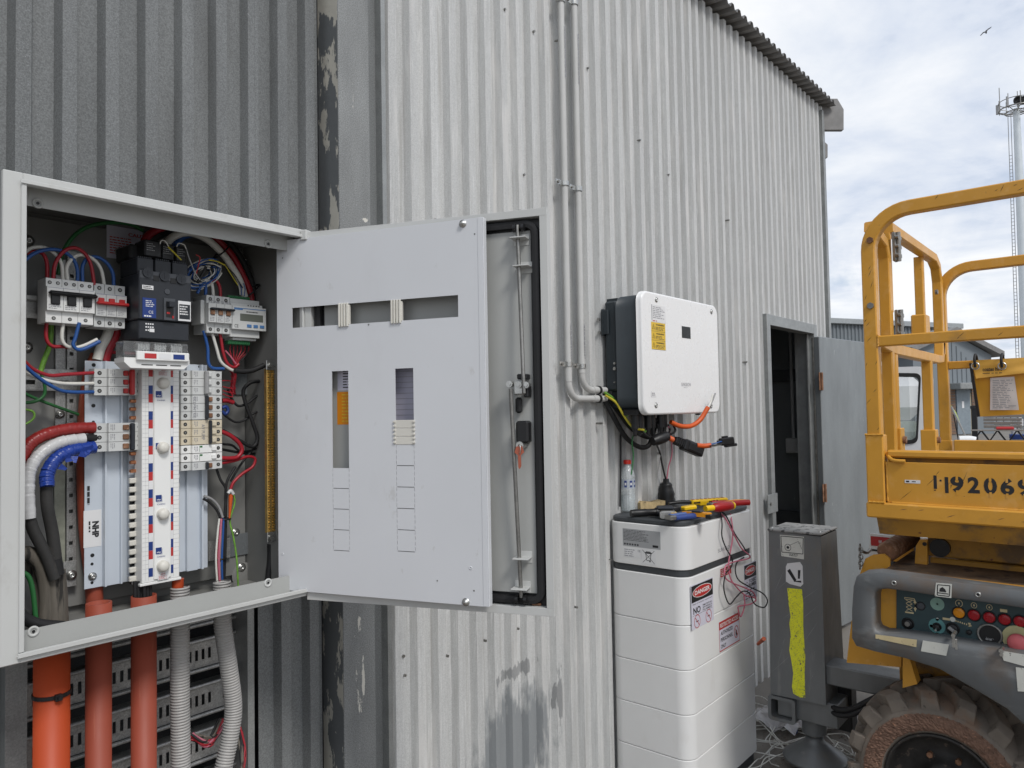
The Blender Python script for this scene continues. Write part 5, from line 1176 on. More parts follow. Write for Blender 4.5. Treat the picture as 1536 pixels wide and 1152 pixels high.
# hanging cables
def hang(name, lab, cat, segs, loc, grp=None):
    t = thing(name, lab, cat, tuple(loc), grp)
    for nm, m, r, pts, Y in segs:
        b = B(); b.tube([at(x, y, Y=(Y if not isinstance(Y, tuple) else Y[0]+(Y[1]-Y[0])*i/(len(pts)-1))) for i, (x, y) in enumerate(pts)], r, 10, 6); part(nm, b, m, t)
    return t
hang('cable_loop', 'black cable loops with green and yellow wires sagging from the grey conduits to the inverter', 'cable', [
    ('black_cable', m_rubber, .0105, [(905, 597), (920, 625), (938, 655), (958, 670), (972, 669), (978, 655), (975, 638), (968, 622)], (1.68, 1.58)),
    ('black_cable', m_rubber, .0085, [(906, 590), (925, 615), (944, 640), (960, 652), (975, 656), (982, 645), (984, 628)], (1.68, 1.58)),
    ('earth_wire', m_wgy, .0055, [(906, 588), (922, 600), (935, 622), (948, 640), (962, 648), (972, 645)], (1.67, 1.57)),
    ('yellow_wire', m_wyellow, .0050, [(908, 593), (924, 604), (936, 624), (950, 641), (966, 645)], (1.66, 1.56)),
    ('earth_wire', m_wgy, .0045, [(940, 624), (944, 612), (948, 604)], 1.6),
    ('green_wire', m_wgreen, .0030, [(958, 648), (951, 652), (948, 664), (950, 684), (947, 712)], 1.62),
    ('black_cable', m_rubber, .004, [(931, 640), (931, 690), (930, 760)], 1.69)], at(940, 665, Y=1.6))
segs = []
for i in range(7):
    x0 = 962+i*8; segs.append(('black_lead', m_rubber, .0048, [(x0, 634+i*.6), (x0+2, 648), (984+(i-3)*2.0, 658+(i % 2)*2), (988, 664)], 1.57))
hang('cable_harness', 'black leads gathered into a plug under the inverter glands', 'cable', segs, at(985, 660, Y=1.57))
b = B(); pa, pb = at(979, 662, Y=1.56), at(1001, 654, Y=1.53); b.tube([pa, pa.lerp(pb, .3), pa.lerp(pb, .7), pb], .024, 14, 1, scales=[.8, 1, 1, .85]); solo('cable_boot', b, m_black, 'short black rubber boot hanging under the inverter glands', 'connector')
t = hang('orange_cable', 'short orange cable end with bare cores pointing up in front of the white inverter cover', 'cable', [
    ('sheath', m_worange, .0105, [(1006, 633), (1020, 639), (1036, 639), (1050, 630), (1062, 611)], (1.54, 1.46)),
    ('core', m_wwhite, .0038, [(1061, 613), (1066, 604), (1069, 592)], 1.46), ('core', m_wgrey, .0036, [(1062, 613), (1068, 603), (1073, 590)], 1.46)], at(1035, 638, Y=1.48))
t = hang('orange_plug_cable', 'orange cable with black plug box hanging right of the rubber boot', 'cable', [
    ('sheath', m_worange, .0115, [(995, 654), (1006, 658), (1014, 662)], (1.54, 1.50)), ('sheath', m_worange, .0105, [(1045, 668), (1056, 669), (1066, 668)], (1.44, 1.40)),
    ('core', m_wblue, .003, [(1065, 667), (1076, 664), (1086, 661)], 1.40), ('core', m_wwhite, .003, [(1065, 670), (1077, 668), (1088, 663)], 1.40), ('core', m_rubber, .003, [(1065, 669), (1076, 667), (1086, 665)], 1.39)], at(1035, 670, Y=1.48))
pa, pb = at(1012, 660, Y=1.50), at(1052, 677, Y=1.44); ax = (pb-pa).normalized(); up_ = (Vector((0, 0, 1))-ax*ax.z).normalized(); f_ = fr3(pa, ax, up_, ax.cross(up_)); Lq = (pb-pa).length
b = B(); b.box(0, Lq*.35, -.014, .014, -.015, .015, .005, f_); b.box(Lq*.3, Lq, -.026, .022, -.022, .022, .005, f_); b.box(Lq*.42, Lq*.92, -.018, .014, .022, .026, .002, f_)
for i in range(4): b.box(Lq*(.04+.07*i), Lq*(.07+.07*i), -.017, .017, -.018, .018, .001, f_)
part('plug_box', b, m_black, t)
pa, pb = at(1080, 664, Y=1.41), at(1100, 661, Y=1.37); ax = (pb-pa).normalized(); up_ = (Vector((0, 0, 1))-ax*ax.z).normalized(); f_ = fr3(pa, ax, up_, ax.cross(up_)); Lq = (pb-pa).length
b = B(); b.box(0, Lq, -.014, .018, -.014, .014, .004, f_); b.box(Lq*.3, Lq*1.2, -.024, -.012, -.010, .010, .003, f_); b.box(Lq*.2, Lq*.6, .016, .026, -.008, .008, .002, f_); b.box(-.01, .004, -.006, .010, -.012, .012, .002, f_); part('connector', b, m_black, t)
# ================================================================== BATTERY
YBt = 1.350
bx0 = at(908, 790, Y=1.70).x; 
bX0 = 2.612; bX1 = at(1131.5, 790, Y=YBt).x; by1 = 1.708
zs_px = [(1030, 792), (1033, 867), (1040, 938), (1042, 1005), (1042.5, 1073), (1044.5, 1140)]
zlev = [at(x, y, Y=YBt).z for x, y in zs_px]
sp = (zlev[2]-zlev[-1])/3
bat = thing('battery_stack', 'tall white battery cabinet of stacked modules under the inverter', 'battery', ((bX0+bX1)/2, 1.52, 0))
def rpoly(x0, x1, y0, y1, r, n=8):
    o = []
    for (cx_, cy_, a0) in ((x1-r, y1-r, 0), (x0+r, y1-r, 90), (x0+r, y0+r, 180), (x1-r, y0+r, 270)):
        for k in range(n+1): a = R_(a0+90*k/n); o.append((cx_+r*math.cos(a), cy_+r*math.sin(a)))
    return o
def block(b, x0, x1, y0, y1, z0, z1, r, e=.0025):
    m = 36
    def rg_(z, ins): return [(x, y, z) for x, y in rpoly(x0+ins, x1-ins, y0+ins, y1-ins, r-ins)]
    for (za, ia), (zb, ib), sm in (((z0, e), (z0+e, 0), False), ((z0+e, 0), (z1-e, 0), True), ((z1-e, 0), (z1, e), False)):
        b.add(rg_(za, ia)+rg_(zb, ib), [(i, (i+1) % m, m+(i+1) % m, m+i) for i in range(m)], sm)
    b.add(rg_(z0, e), [tuple(range(m))[::-1]]); b.add(rg_(z1, e), [tuple(range(m))]); return b
RB = .058
ztop, zb1 = zlev[0], at(1030, 858, Y=YBt).z
part('control_module', block(B(), bX0, bX1, YBt, by1, zb1, ztop, RB), m_batt, bat)
part('charcoal_band', block(B(), bX0+.004, bX1-.004, YBt+.004, by1, zlev[1]-.001, zb1-.0005, RB), m_battd, bat)  # recessed charcoal band below the control module
z = zlev[1]-.0015; i = 0; zt2 = zlev[2]
mods = []
while z > .12:
    z2 = zt2 if i == 0 else z-sp
    mods.append(part('battery_module', block(B(), bX0, bX1, YBt, by1, z2+.0008, z-.0008, RB), m_batt, bat)); z = z2; i += 1
part('plinth', block(B(), bX0+.01, bX1-.01, YBt+.01, by1, 0, z-.001, RB), m_battd, bat)
ZL = ztop+.022
part('lid', block(B(), bX0+.006, bX1-.006, YBt+.010, by1-.002, ztop+.0006, ZL, RB, .006), m_battd, bat)
# labels on the end face
fe = fr3((bX0, 0, 0), (0, -1, 0), (0, 0, 1), (-1, 0, 0))
def er(x0, yt, yb, x1, m, nm, w0=.0001, w1=.0006, par=bat):
    a = at(x0, yt, X=bX0); c = at(x0, yb, X=bX0); q = at(x1, (yt+yb)/2, X=bX0); b = B(); b.box(-a.y, -q.y, c.z, a.z, w0, w1, 0, fe); return part(nm, b, m, par), -a.y, -q.y, c.z, a.z
s, u0, u1, v0, v1 = er(934, 792, 818, 990.5, m_silver, 'rating_label')
b = B(); bprint(b, fe, u0+.004, u1-.03, v0+.022, v1-.004, 8, .0009, .35, 7, .012)
for i in range(6): b.quad(fe, u0+.006+.012*i, u0+.013+.012*i, v0+.005, v0+.012, .0009)
b.quad(fe, u1-.035, u1-.01, v0+.006, v0+.015, .0009); part('lettering', b, m_ink, s)
s, u0, u1, v0, v1 = er(936, 821, 834, 962, m_paper, 'ce_label'); b = B(); btext(b, 'CE', fe, u1-.016, u1-.004, v1-.012, v1-.003, .0009, .02); bprint(b, fe, u0+.002, u1-.03, v0, v1-.002, 4, .0009, .35, 2, .012); part('lettering', b, m_inkg, s)
s, u0, u1, v0, v1 = er(961.5, 822.5, 845, 984, m_paper, 'bin_label'); W_ = u1-u0; H_ = v1-v0; b = B()
def stroke(b, fr, pts, t, w):
    for (a, c), (d, e) in zip(pts, pts[1:]):
        v = Vector((d-a, e-c)); 
        if v.length < 1e-6: continue
        v = v.normalized()*t/2; b.poly(fr, [(a-v.y, c+v.x), (d-v.y, e+v.x), (d+v.y, e-v.x), (a+v.y, c-v.x)], w)
P2 = lambda q: [(u0+x*W_, v0+y*H_) for x, y in q]
stroke(b, fe, P2([(.1, .08), (.9, .92)]), .0016, .0009); stroke(b, fe, P2([(.1, .92), (.9, .08)]), .0016, .0010)
stroke(b, fe, P2([(.32, .72), (.38, .25), (.62, .25), (.68, .72), (.32, .72)]), .0022, .0011); stroke(b, fe, P2([(.26, .76), (.74, .76)]), .003, .0012); stroke(b, fe, P2([(.34, .82), (.66, .82)]), .003, .0012)
b.cyl(fe @ Vector((u0+.60*W_, v0+.20*H_, .0011)), fe @ Vector((u0+.60*W_, v0+.20*H_, .0013)), .003, 10); part('lettering', b, m_ink, s)
# labels on the front face
ff = FY(0, 0, YBt)
def fr_(x0, yt, yb, x1, m, nm, w=.0006, par=bat, Y=YBt):
    a = at(x0, yt, Y=Y); c = at(x0, yb, Y=Y); X1 = at(x1, yt-(x1-x0)*.3, Y=Y).x; b = B(); b.box(a.x, X1, Y-w, Y-.0001, c.z, a.z); return part(nm, b, m, par), a.x, X1, c.z, a.z
a = at(1077, 828, Y=YBt); c = at(1094, 821, Y=YBt); b = B(); btext(b, 'SUNGROW', ff, a.x, c.x+.03, a.z-.003, a.z+.012, .0005); part('lettering', b, m_inkg, bat)
def ell(b, fr, cu, cv, ru, rv, w, n=28): b.poly(fr, [(cu+ru*math.cos(2*math.pi*i/n), cv+rv*math.sin(2*math.pi*i/n)) for i in range(n)], w)
def danger(s, x0, x1, z0, z1, lines, big=None, circ=2):
    W_ = x1-x0; H_ = z1-z0
    b = B(); b.quad(ff, x0+.003, x1-.003, z1-H_*.40, z1-.004, .0008); part('black_band', b, m_ink, s)
    b = B(); ell(b, ff, (x0+x1)/2, z1-H_*.20, W_*.44, H_*.135, .0010); part('oval_border', b, m_paper, s)
    b = B(); ell(b, ff, (x0+x1)/2, z1-H_*.20, W_*.42, H_*.122, .0012); part('red_oval', b, m_inkr, s)
    b = B(); btext(b, 'DANGER', ff, x0+W_*.16, x1-W_*.16, z1-H_*.25, z1-H_*.15, .0014, .03); part('lettering', b, m_paper, s)
    b = B(); lines(b, x0, x1, z0, z1, W_, H_); part('lettering', b, m_ink, s)
s, x0, x1, z0, z1 = fr_(1036, 879, 947, 1069, m_lilac, 'danger_label')
def l1(b, x0, x1, z0, z1, W_, H_):
    btext(b, 'Risk of battery explosion', ff, x0+W_*.06, x1-W_*.06, z0+H_*.53, z0+H_*.575, .0009)
    btext(b, 'NO', ff, x0+W_*.08, x0+W_*.40, z0+H_*.33, z0+H_*.48, .0009, .03)
    for i, q in enumerate(('SMOKING', 'SPARKS', 'FLAMES')): btext(b, q, ff, x0+W_*.5, x0+W_*.92, z0+H_*(.435-.055*i), z0+H_*(.475-.055*i), .0009, .01)
    b.quad(ff, x0+W_*.06, x0+W_*.94, z0+H_*.30, z0+H_*.306, .0009)
danger(s, x0, x1, z0, z1, l1); W_ = x1-x0; H_ = z1-z0
for cu in (.24, .76):
    b = B(); c0 = (x0+W_*cu, z0+H_*.15); r = W_*.13
    pts = [(c0[0]+r*math.cos(a), c0[1]+r*math.sin(a)) for a in [i*math.pi/10 for i in range(21)]]; stroke(b, ff, pts, .003, .0009); stroke(b, ff, [(c0[0]-r*.7, c0[1]+r*.7), (c0[0]+r*.7, c0[1]-r*.7)], .003, .0011); part('prohibition_ring', b, m_inkr, s)
    b = B(); stroke(b, ff, [(c0[0]-r*.4, c0[1]), (c0[0]+r*.5, c0[1])], .004, .0007); part('pictogram', b, m_ink, s)
s, x0, x1, z0, z1 = fr_(1115.5, 848, 905, 1134.0, m_lilac, 'danger_label')
def l2(b, x0, x1, z0, z1, W_, H_):
    btext(b, 'TOXIC', ff, x0+W_*.36, x0+W_*.92, z0+H_*.47, z0+H_*.56, .0009, .03); btext(b, 'FUMES', ff, x0+W_*.36, x0+W_*.95, z0+H_*.36, z0+H_*.45, .0009, .03)
    c0 = (x0+W_*.2, z0+H_*.44); stroke(b, ff, [(c0[0]+W_*.1*math.cos(a), c0[1]+H_*.07*math.sin(a)) for a in [i*math.pi/6 for i in range(13)]], .002, .0009)
    bprint(b, ff, x0+W_*.06, x1-W_*.06, z0+H_*.04, z0+H_*.32, 4, .0009, .35, 6, .03)
danger(s, x0, x1, z0, z1, l2)
s, x0, x1, z0, z1 = fr_(1078, 934, 979.5, 1108.5, m_lilac, 'restricted_label'); W_ = x1-x0; H_ = z1-z0
b = B(); b.quad(ff, x0, x1, z1-H_*.27, z1, .0008); b.quad(ff, x0, x1, z0, z0+.004, .0008); b.quad(ff, x0, x0+.003, z0, z1, .00085); b.quad(ff, x1-.003, x1, z0, z1, .00085); part('red_band', b, m_inkr, s)
b = B(); btext(b, 'RESTRICTED ACCESS', ff, x0+W_*.05, x1-W_*.05, z1-H_*.21, z1-H_*.07, .0010, .02); part('lettering', b, m_paper, s)
b = B(); btext(b, 'AUTHORIZED', ff, x0+W_*.07, x0+W_*.66, z0+H_*.53, z0+H_*.66, .0009, .02); btext(b, 'PERSONNEL', ff, x0+W_*.07, x0+W_*.66, z0+H_*.31, z0+H_*.44, .0009, .02); btext(b, 'ONLY', ff, x0+W_*.07, x0+W_*.32, z0+H_*.09, z0+H_*.22, .0009, .02)
ell(b, ff, x0+W_*.83, z0+H_*.34, W_*.035, H_*.11, .0009); part('lettering', b, m_ink, s)
b = B(); c0 = (x0+W_*.83, z0+H_*.38); stroke(b, ff, [(c0[0]+W_*.10*math.cos(a), c0[1]+H_*.20*math.sin(a)) for a in [i*math.pi/10 for i in range(21)]], .004, .0010); stroke(b, ff, [(c0[0]-W_*.07, c0[1]+H_*.14), (c0[0]+W_*.07, c0[1]-H_*.14)], .003, .0012); part('prohibition_ring', b, m_inkr, s)
s, x0, x1, z0, z1 = fr_(1080.5, 854, 866.5, 1096.5, m_inkr, 'red_label'); b = B(); bprint(b, ff, x0+.006, x1-.006, z0+.003, z1-.003, 4, .0009, .35, 6, .02); part('lettering', b, m_paper, s)
b = B(); p = at(909, 838, X=bX0); b.box(bX0-.0015, bX0-.0002, p.y-.03, p.y+.02, p.z-.004, p.z+.001, 0); part('scuff', b, m_dsteel, bat)
# ---------------------------------------------------------------- bottle
p = at(942.5, 768, Z=ZL); bt = thing('water_bottle', 'clear plastic water bottle with red cap standing on the battery lid', 'bottle', (p.x, p.y, ZL))
k = (at(942, 690, X=p.x).z-ZL)/.232
R0 = .0335*k*.93
fr = Matrix.Translation((p.x, p.y, ZL)) @ Matrix.Scale(k, 4)
pr = [(0, .006), (.022, .001), (.030, .002), (.0335, .010), (.0335, .055)]
for i in range(3): z = .062+i*.012; pr += [(.0335, z), (.0320, z+.004), (.0335, z+.008)]
pr += [(.0335, .10), (.0328, .104), (.0328, .150), (.0335, .154), (.0335, .160), (.030, .180), (.021, .198), (.0145, .206), (.0135, .214)]
pr += [(.0128, .214), (.0138, .205), (.0200, .1975), (.029, .180), (.0325, .160), (.0325, .154), (.0318, .150), (.0318, .104), (.0325, .055), (.0325, .012), (.028, .004), (0, .0075)]
b = B(); b.lathe(pr, fr, 36); part('shell', b, m_glass, bt)
b = B(); b.lathe([(0, .0078), (.0278, .0045), (.0322, .012), (.0322, .054), (.0322, .075), (0, .075)], fr, 32); part('water', b, m_water, bt)
b = B(); b.lathe([(.0165, .2145), (.0165, .231), (.015, .2325), (0, .2325)], fr, 28)
for i in range(28): a = 2*math.pi*i/28; b.box(-.0005, .0005, .0164, .0169, .216, .230, 0, fr @ Matrix.Rotation(a, 4, 'Z'))
part('cap', b, mat('red_cap', (.62, .03, .015), .35), bt)
b = B(); b.lathe([(.0332, .106), (.0332, .149)], fr, 36, R_(150), R_(330)); part('label', b, mat('clear_label', (.55, .60, .68), .3, 0, .05, alpha=.45), bt)
for a0 in (185, 228, 268):
    b = B(); b.lathe([(.0334, .113), (.0334, .142)], fr, 8, R_(a0), R_(a0+20)); part('label_print', b, m_inkb, bt)
    b = B(); b.lathe([(.0336, .122), (.0336, .133)], fr, 8, R_(a0+4), R_(a0+16)); part('label_print', b, m_paper, bt)
# ---------------------------------------------------------------- tools on the lid
def dir2(a): return Vector((math.cos(a), math.sin(a), 0))
def tl(x, y, h=0): return at(x, y, Z=ZL+h)
def tool_frame(p, q, h): p = tl(*p, h); q = tl(*q, h); ax = (q-p).normalized(); return fr3(p, ax, Vector((0, 0, 1)).cross(ax), (0, 0, 1)), (q-p).length
# wooden brush block
f_, Lq = tool_frame((955, 757), (992, 754), .018); b = B()
b.prism([(0, -.020), (.0, .010), (.01, .018), (Lq*.4, .010), (Lq*.7, .006), (Lq, .012), (Lq, -.020)], f_ @ Matrix.Rotation(R_(90), 4, 'X'), -.03, .03)
solo('wooden_block', b, mat('pale_timber', (.50, .38, .20), .6, 0, .2, 30, (1, 6, 1), layers=[dict(col=(.12, .09, .06), scale=40, thr=.6, soft=.06)]), 'worn pale wooden block lying behind the black handle on the battery lid', 'wooden block')
# black handle torch
f_, Lq = tool_frame((946, 770), (990, 768), .016); t = thing('black_torch', 'black ribbed torch handle lying behind the tape measure beside the bottle', 'torch', tuple(f_.translation))
b = B(); b.tube([f_ @ Vector((x*Lq, 0, 0)) for x in (0, .1, .12, .55, .58, .85)], .0155, 18, 1, scales=[.9, .95, 1, 1, .9, .95]); part('barrel', b, m_black, t)
b = B(); b.cyl(f_ @ Vector((Lq*.85, 0, 0)), f_ @ Vector((Lq*1.0, 0, 0)), .019, 18, .020); part('collar', b, m_mccb, t)
# black gland / boot standing upright
p = tl(1000, 757); bt2 = thing('black_boot', 'black rubber boot standing upright on the battery lid with two leads entering its top', 'connector', tuple(p))
b = B(); b.lathe([(.040, .0), (.040, .02), (.036, .035), (.038, .05), (.031, .07), (.027, .085), (.028, .092), (.022, .10), (.015, .102), (.013, .118), (0, .118)], Matrix.Translation(p), 24); part('body', b, m_black, bt2)
b = B(); b.tube([p+Vector((0, 0, .11)), at(994, 700, Y=p.y-.0), at(990, 680, Y=p.y+.03), at(984, 664, Y=1.57)], .0042, 8, 6); part('lead', b, m_rubber, bt2)
b = B(); b.tube([p+Vector((.005, 0, .11)), at(1003, 700, Y=p.y), at(1008, 680, Y=p.y), at(1006, 655, Y=p.y+.03), at(1003, 640, Y=1.55)], .0030, 8, 6); part('lead', b, m_wpink, bt2)
# roll of black tape
p = tl(1008, 764, .03); b = B(); b.lathe([(.012, 0), (.036, 0), (.037, .004), (.037, .016), (.036, .02), (.014, .02), (.012, .016), (.012, 0)], Matrix.Translation((p.x, p.y, ZL+.024)), 28); solo('tape_roll', b, m_black, 'roll of black insulating tape lying on top of the tools', 'tape')
# tape measure
f_, Lq = tool_frame((990, 779), (1014, 779), .0); t = thing('tape_measure', 'grey and yellow tape measure at the front edge of the battery lid', 'tape measure', tuple(f_.translation))
b = B(); b.box(0, Lq, -.01, .05, .001, .034, .006, f_); part('case', b, m_dsteel, t)
b = B(); b.box(-.001, Lq+.001, -.012, -.0101, .006, .030, .002, f_); b.box(.005, Lq-.02, -.0135, -.0121, .004, .012, .001, f_); part('belt_clip', b, m_galv, t)
b = B(); b.box(Lq*.66, Lq+.003, -.0125, .012, .012, .030, .003, f_); part('yellow_corner', b, mat('tool_yellow', (.75, .45, .01), .4), t)
b = B(); b.box(-.012, Lq*.9, .002, .045, .0345, .050, .006, f_); part('black_grip', b, m_mccb, t)
# blue handled screwdriver
f_, Lq = tool_frame((1013, 777), (1058, 772), .014); t = thing('blue_pliers', 'pliers with dark blue handles lying in front of the black tape roll', 'pliers', tuple(f_.translation))
b = B(); b.tube([f_ @ Vector((x*Lq, 0, 0)) for x in (0, .15, .2, .35, .7, .95, 1.0)], .012, 14, 1, scales=[.8, .8, .9, 1, 1, .75, .4]); part('handle', b, mat('tool_blue', (.03, .06, .22), .4), t)
b = B(); b.tube([f_ @ Vector((x*Lq-.005, .028+.010*x, .004)) for x in (0, .3, .7, .9)], .009, 12, 2); part('handle', b, mat('tool_blue_pale', (.07, .12, .30), .4), t)
b = B(); b.box(-.03, .002, -.008, .03, -.006, .010, .003, f_); part('jaw', b, m_dsteel, t)
m_ty = mat('insulated_yellow', (.80, .50, .01), .38); m_to = mat('insulated_amber', (.75, .30, .01), .38); m_tr = mat('insulated_red', (.36, .012, .015), .38)
# amber stripper tool with red wedge
f_, Lq = tool_frame((1024, 770), (1066, 773), .02); t = thing('amber_cutter', 'amber and grey cable cutter lying left of the red screwdriver handle', 'cutter', tuple(f_.translation))
b = B(); b.prism([(0, -.006), (0, .006), (Lq*.4, .010), (Lq*.62, .022), (Lq*.9, .026), (Lq, .012), (Lq*.9, -.012), (Lq*.6, -.010)], f_, -.008, .008); part('handle', b, m_to, t)
b = B(); b.box(Lq*.35, Lq*.70, -.012, .014, .008, .016, .003, f_); part('grey_slide', b, m_mccb, t); b = B(); b.box(Lq*.86, Lq*1.06, -.016, .010, -.014, .004, .003, f_); part('tip', b, m_black, t)
b = B(); f2, L2 = tool_frame((1024, 763), (1042, 760), .03); b.box(0, L2, -.014, .018, -.01, .008, .005, f2); part('jaw_cover', b, m_ty, t)
# long yellow voltage tester at the back
f_, Lq = tool_frame((1036, 754), (1090, 750), .022); t = thing('voltage_tester', 'long yellow voltage tester with black tip at the back of the battery lid', 'tester', tuple(f_.translation))
b = B(); b.box(0, Lq, -.014, .014, -.012, .012, .005, f_); b.box(Lq*.2, Lq*.45, -.017, .017, -.016, .008, .004, f_); part('body', b, m_ty, t)
b = B(); b.box(Lq*.03, Lq*.5, -.0148, -.0141, -.004, .003, 0, f_); b.box(Lq*.55, Lq*.62, -.0148, -.0141, -.006, .006, 0, f_); b.box(Lq*.66, Lq*.7, -.0148, -.0141, -.006, .006, 0, f_); b.tube([f_ @ Vector((-.10, .02, .0)), f_ @ Vector((-.05, .01, .004)), f_ @ Vector((.0, 0, .002))], .007, 8, 4); part('black_tip', b, m_black, t)
b = B()
for i in range(8): b.box(Lq*(.05+.115*i), Lq*(.08+.115*i), -.008, .008, .0121, .0135, 0, f_)
part('red_marking', b, m_tr, t)
# red screwdriver with yellow end
f_, Lq = tool_frame((1058, 763), (1100, 758), .028); t = thing('red_screwdriver', 'insulated screwdriver with fat red handle and yellow end cap', 'screwdriver', tuple(f_.translation))
b = B(); b.tube([f_ @ Vector((x*Lq, 0, 0)) for x in (-.0, .1, .22, .3)], .012, 14, 3, scales=[.55, .9, .9, .8]*4 if False else None); part('yellow_neck', b, m_ty, t)
b = B(); b.tube([f_ @ Vector((x*Lq, 0, 0)) for x in (.27, .32, .5, .75, .9, .93)], .0205, 18, 1, scales=[.6, .85, 1.0, 1.0, .9, .75]); part('red_grip', b, m_tr, t)
b = B(); b.tube([f_ @ Vector((x*Lq, 0, 0)) for x in (.93, .96, 1.0, 1.02)], .0175, 16, 1, scales=[.95, 1.0, .85, .5]); part('yellow_cap', b, m_ty, t)
# red and amber pliers handle on the right
f_, Lq = tool_frame((1085, 757), (1124, 754), .022); t = thing('red_pliers', 'red and amber insulated pliers rightmost on the battery lid', 'pliers', tuple(f_.translation))
b = B(); b.tube([f_ @ Vector((x*Lq, .010*math.sin(3*x), .004*math.sin(3*x))) for x in (0, .2, .4, .6, .8, 1.0)], .013, 14, 3); part('amber_edge', b, m_to, t)
b = B(); b.tube([f_ @ Vector((x*Lq, -.008+.010*math.sin(3*x), .002)) for x in (.28, .4, .6, .8, .96)], .0125, 14, 3); part('red_grip', b, m_tr, t)
b = B(); b.tube([f_ @ Vector((x*Lq, .040-.030*x, .004)) for x in (-.2, .0, .2, .4)], .010, 12, 3); part('red_grip', b, m_tr, t)
b = B(); b.box(-.06, .0, .0, .04, -.012, .008, .004, f_); part('jaw', b, m_dsteel, t)
# test leads hanging over the front
def lead(m, pts, r=.0030):
    b = B(); q = []
    for x, y, *Y in pts:
        if y < 776 and not Y: q.append(tl(x, y, .008))
        else: q.append(at(x, y, Y=Y[0] if Y else YBt-.010))
    b.tube(q, r, 8, 7); return b
t = thing('test_leads', 'tangled red and black test leads hanging down the front of the battery', 'test leads', tuple(at(1100, 870, Y=YBt-.02)))
part('red_lead', lead(m_wpink, [(1075, 766), (1084, 764), (1094, 768, 1.37), (1098, 785, 1.335), (1099, 806, 1.335), (1095, 830, 1.335), (1093, 848, 1.33), (1096, 868, 1.325), (1106, 882, 1.32), (1118, 893, 1.31), (1130, 896, 1.31), (1134, 900, 1.31), (1126, 906, 1.31), (1110, 909, 1.32), (1107, 912, 1.33), (1111, 925, 1.33), (1117, 908, 1.325), (1116, 893, 1.33)]), m_wpink, t)
part('red_lead', lead(m_wpink, [(1072, 765), (1086, 775, 1.35), (1100, 800, 1.33), (1112, 822, 1.33), (1124, 833, 1.325), (1122, 838, 1.33), (1100, 843, 1.33), (1088, 850, 1.33), (1088, 866, 1.325), (1098, 874, 1.32), (1118, 882, 1.315), (1130, 889, 1.31), (1134, 899, 1.31)]), m_wpink, t)
part('black_lead', lead(m_rubber, [(1072, 766), (1080, 768, 1.36), (1083, 785, 1.335), (1083, 805, 1.335), (1090, 824, 1.335), (1098, 838, 1.33), (1097, 850, 1.33), (1088, 862, 1.325), (1086, 885, 1.325), (1094, 906, 1.325), (1104, 896, 1.315), (1114, 887, 1.31), (1124, 890, 1.31), (1132, 906, 1.30), (1146, 911, 1.29), (1151, 901, 1.28), (1144, 890, 1.29), (1124, 880, 1.31), (1108, 870, 1.32), (1103, 856, 1.33), (1106, 843, 1.335), (1116, 836, 1.335)], .0028), m_rubber, t)
part('black_lead', lead(m_rubber, [(1076, 765), (1088, 772, 1.35), (1102, 800, 1.33), (1114, 818, 1.33), (1122, 832, 1.33)], .0028), m_rubber, t)
# orange cable end sticking out past the battery and the mains lead below it
p = at(1140, 962, Y=1.60); q = at(1146, 958, Y=1.56); b = B(); b.cyl(at(1137, 966, Y=1.62), q, .0085, 12, .011); solo('orange_sleeve', b, m_worange, 'small orange sleeve poking out between the battery and the doorway', 'sleeve')
# ================================================================== SCISSOR LIFT
XL = 2.80
lift = thing('scissor_lift', 'worn yellow scissor lift with guard rails and muddy tyre parked beside the shed', 'scissor lift', (3.4, .2, 0))
SQ = [(-.0225, -.0225), (.0225, -.0225), (.0225, .0225), (-.0225, .0225)]
def rounded_sq(h, c=.004): return [(-h+c, -h), (h-c, -h), (h, -h+c), (h, h-c), (h-c, h), (-h+c, h), (-h, h-c), (-h, -h+c)]
def bar(path, h=.0225, m=m_yel, nm='rail', up=None, label=None, w=None):
    pr = rounded_sq(h)
    if w: pr = [(a, c*w/h) for a, c in pr]
    b = B(); b.sweep(path, pr, up=up); return part(nm, b, m, lift, label)
yl = at(1297.5, 560, X=XL).y; yr = at(1317.5, 560, X=XL).y; yp = (yl+yr)/2; hw = .0225
zr = 2.257-.012; Xc = XL+hw
def arc(c, r, a0, a1, n=8): return [(c[0]+r*math.cos(R_(a0+(a1-a0)*i/n)), c[1]+r*math.sin(R_(a0+(a1-a0)*i/n))) for i in range(n+1)]
Rr = .135
YE = -1.35
pth = [(Xc, yp, 1.46), (Xc, yp, zr-Rr-.02)]+[(Xc, y, z) for y, z in arc((yp-Rr, zr-Rr), Rr, 0, 90, 10)]+[(Xc, yp-Rr-.1, zr), (Xc, YE, zr)]
bar(pth, nm='corner_rail', up=(-1, 0, 0))
b = B(); b.box(XL-.004, XL+.052, yp-.03, yp+.028, at(1300, 757, X=XL).z, at(1300, 652, X=XL).z, .004); part('post_socket', b, m_yel, lift)
zm = at(1312, 512, X=XL).z; bar([(Xc-.003, yp-.0225, zm), (Xc-.003, YE, zm-.0)], .0185, nm='mid_rail', up=(-1, 0, 0))
for x, y in ((1301.5, 361), (1302.5, 459)):
    p = at(x, y, X=XL); b = B(); b.cyl((XL-.008, p.y-.008, p.z), (XL+.002, p.y-.008, p.z), .0115, 6); part('bolt', b, m_dsteel if y > 400 else m_rust, lift)
for y in (-.45, -1.3): bar([(Xc, y, 1.46), (Xc, y, zr-.0225)], nm='post', up=(1, 0, 0))
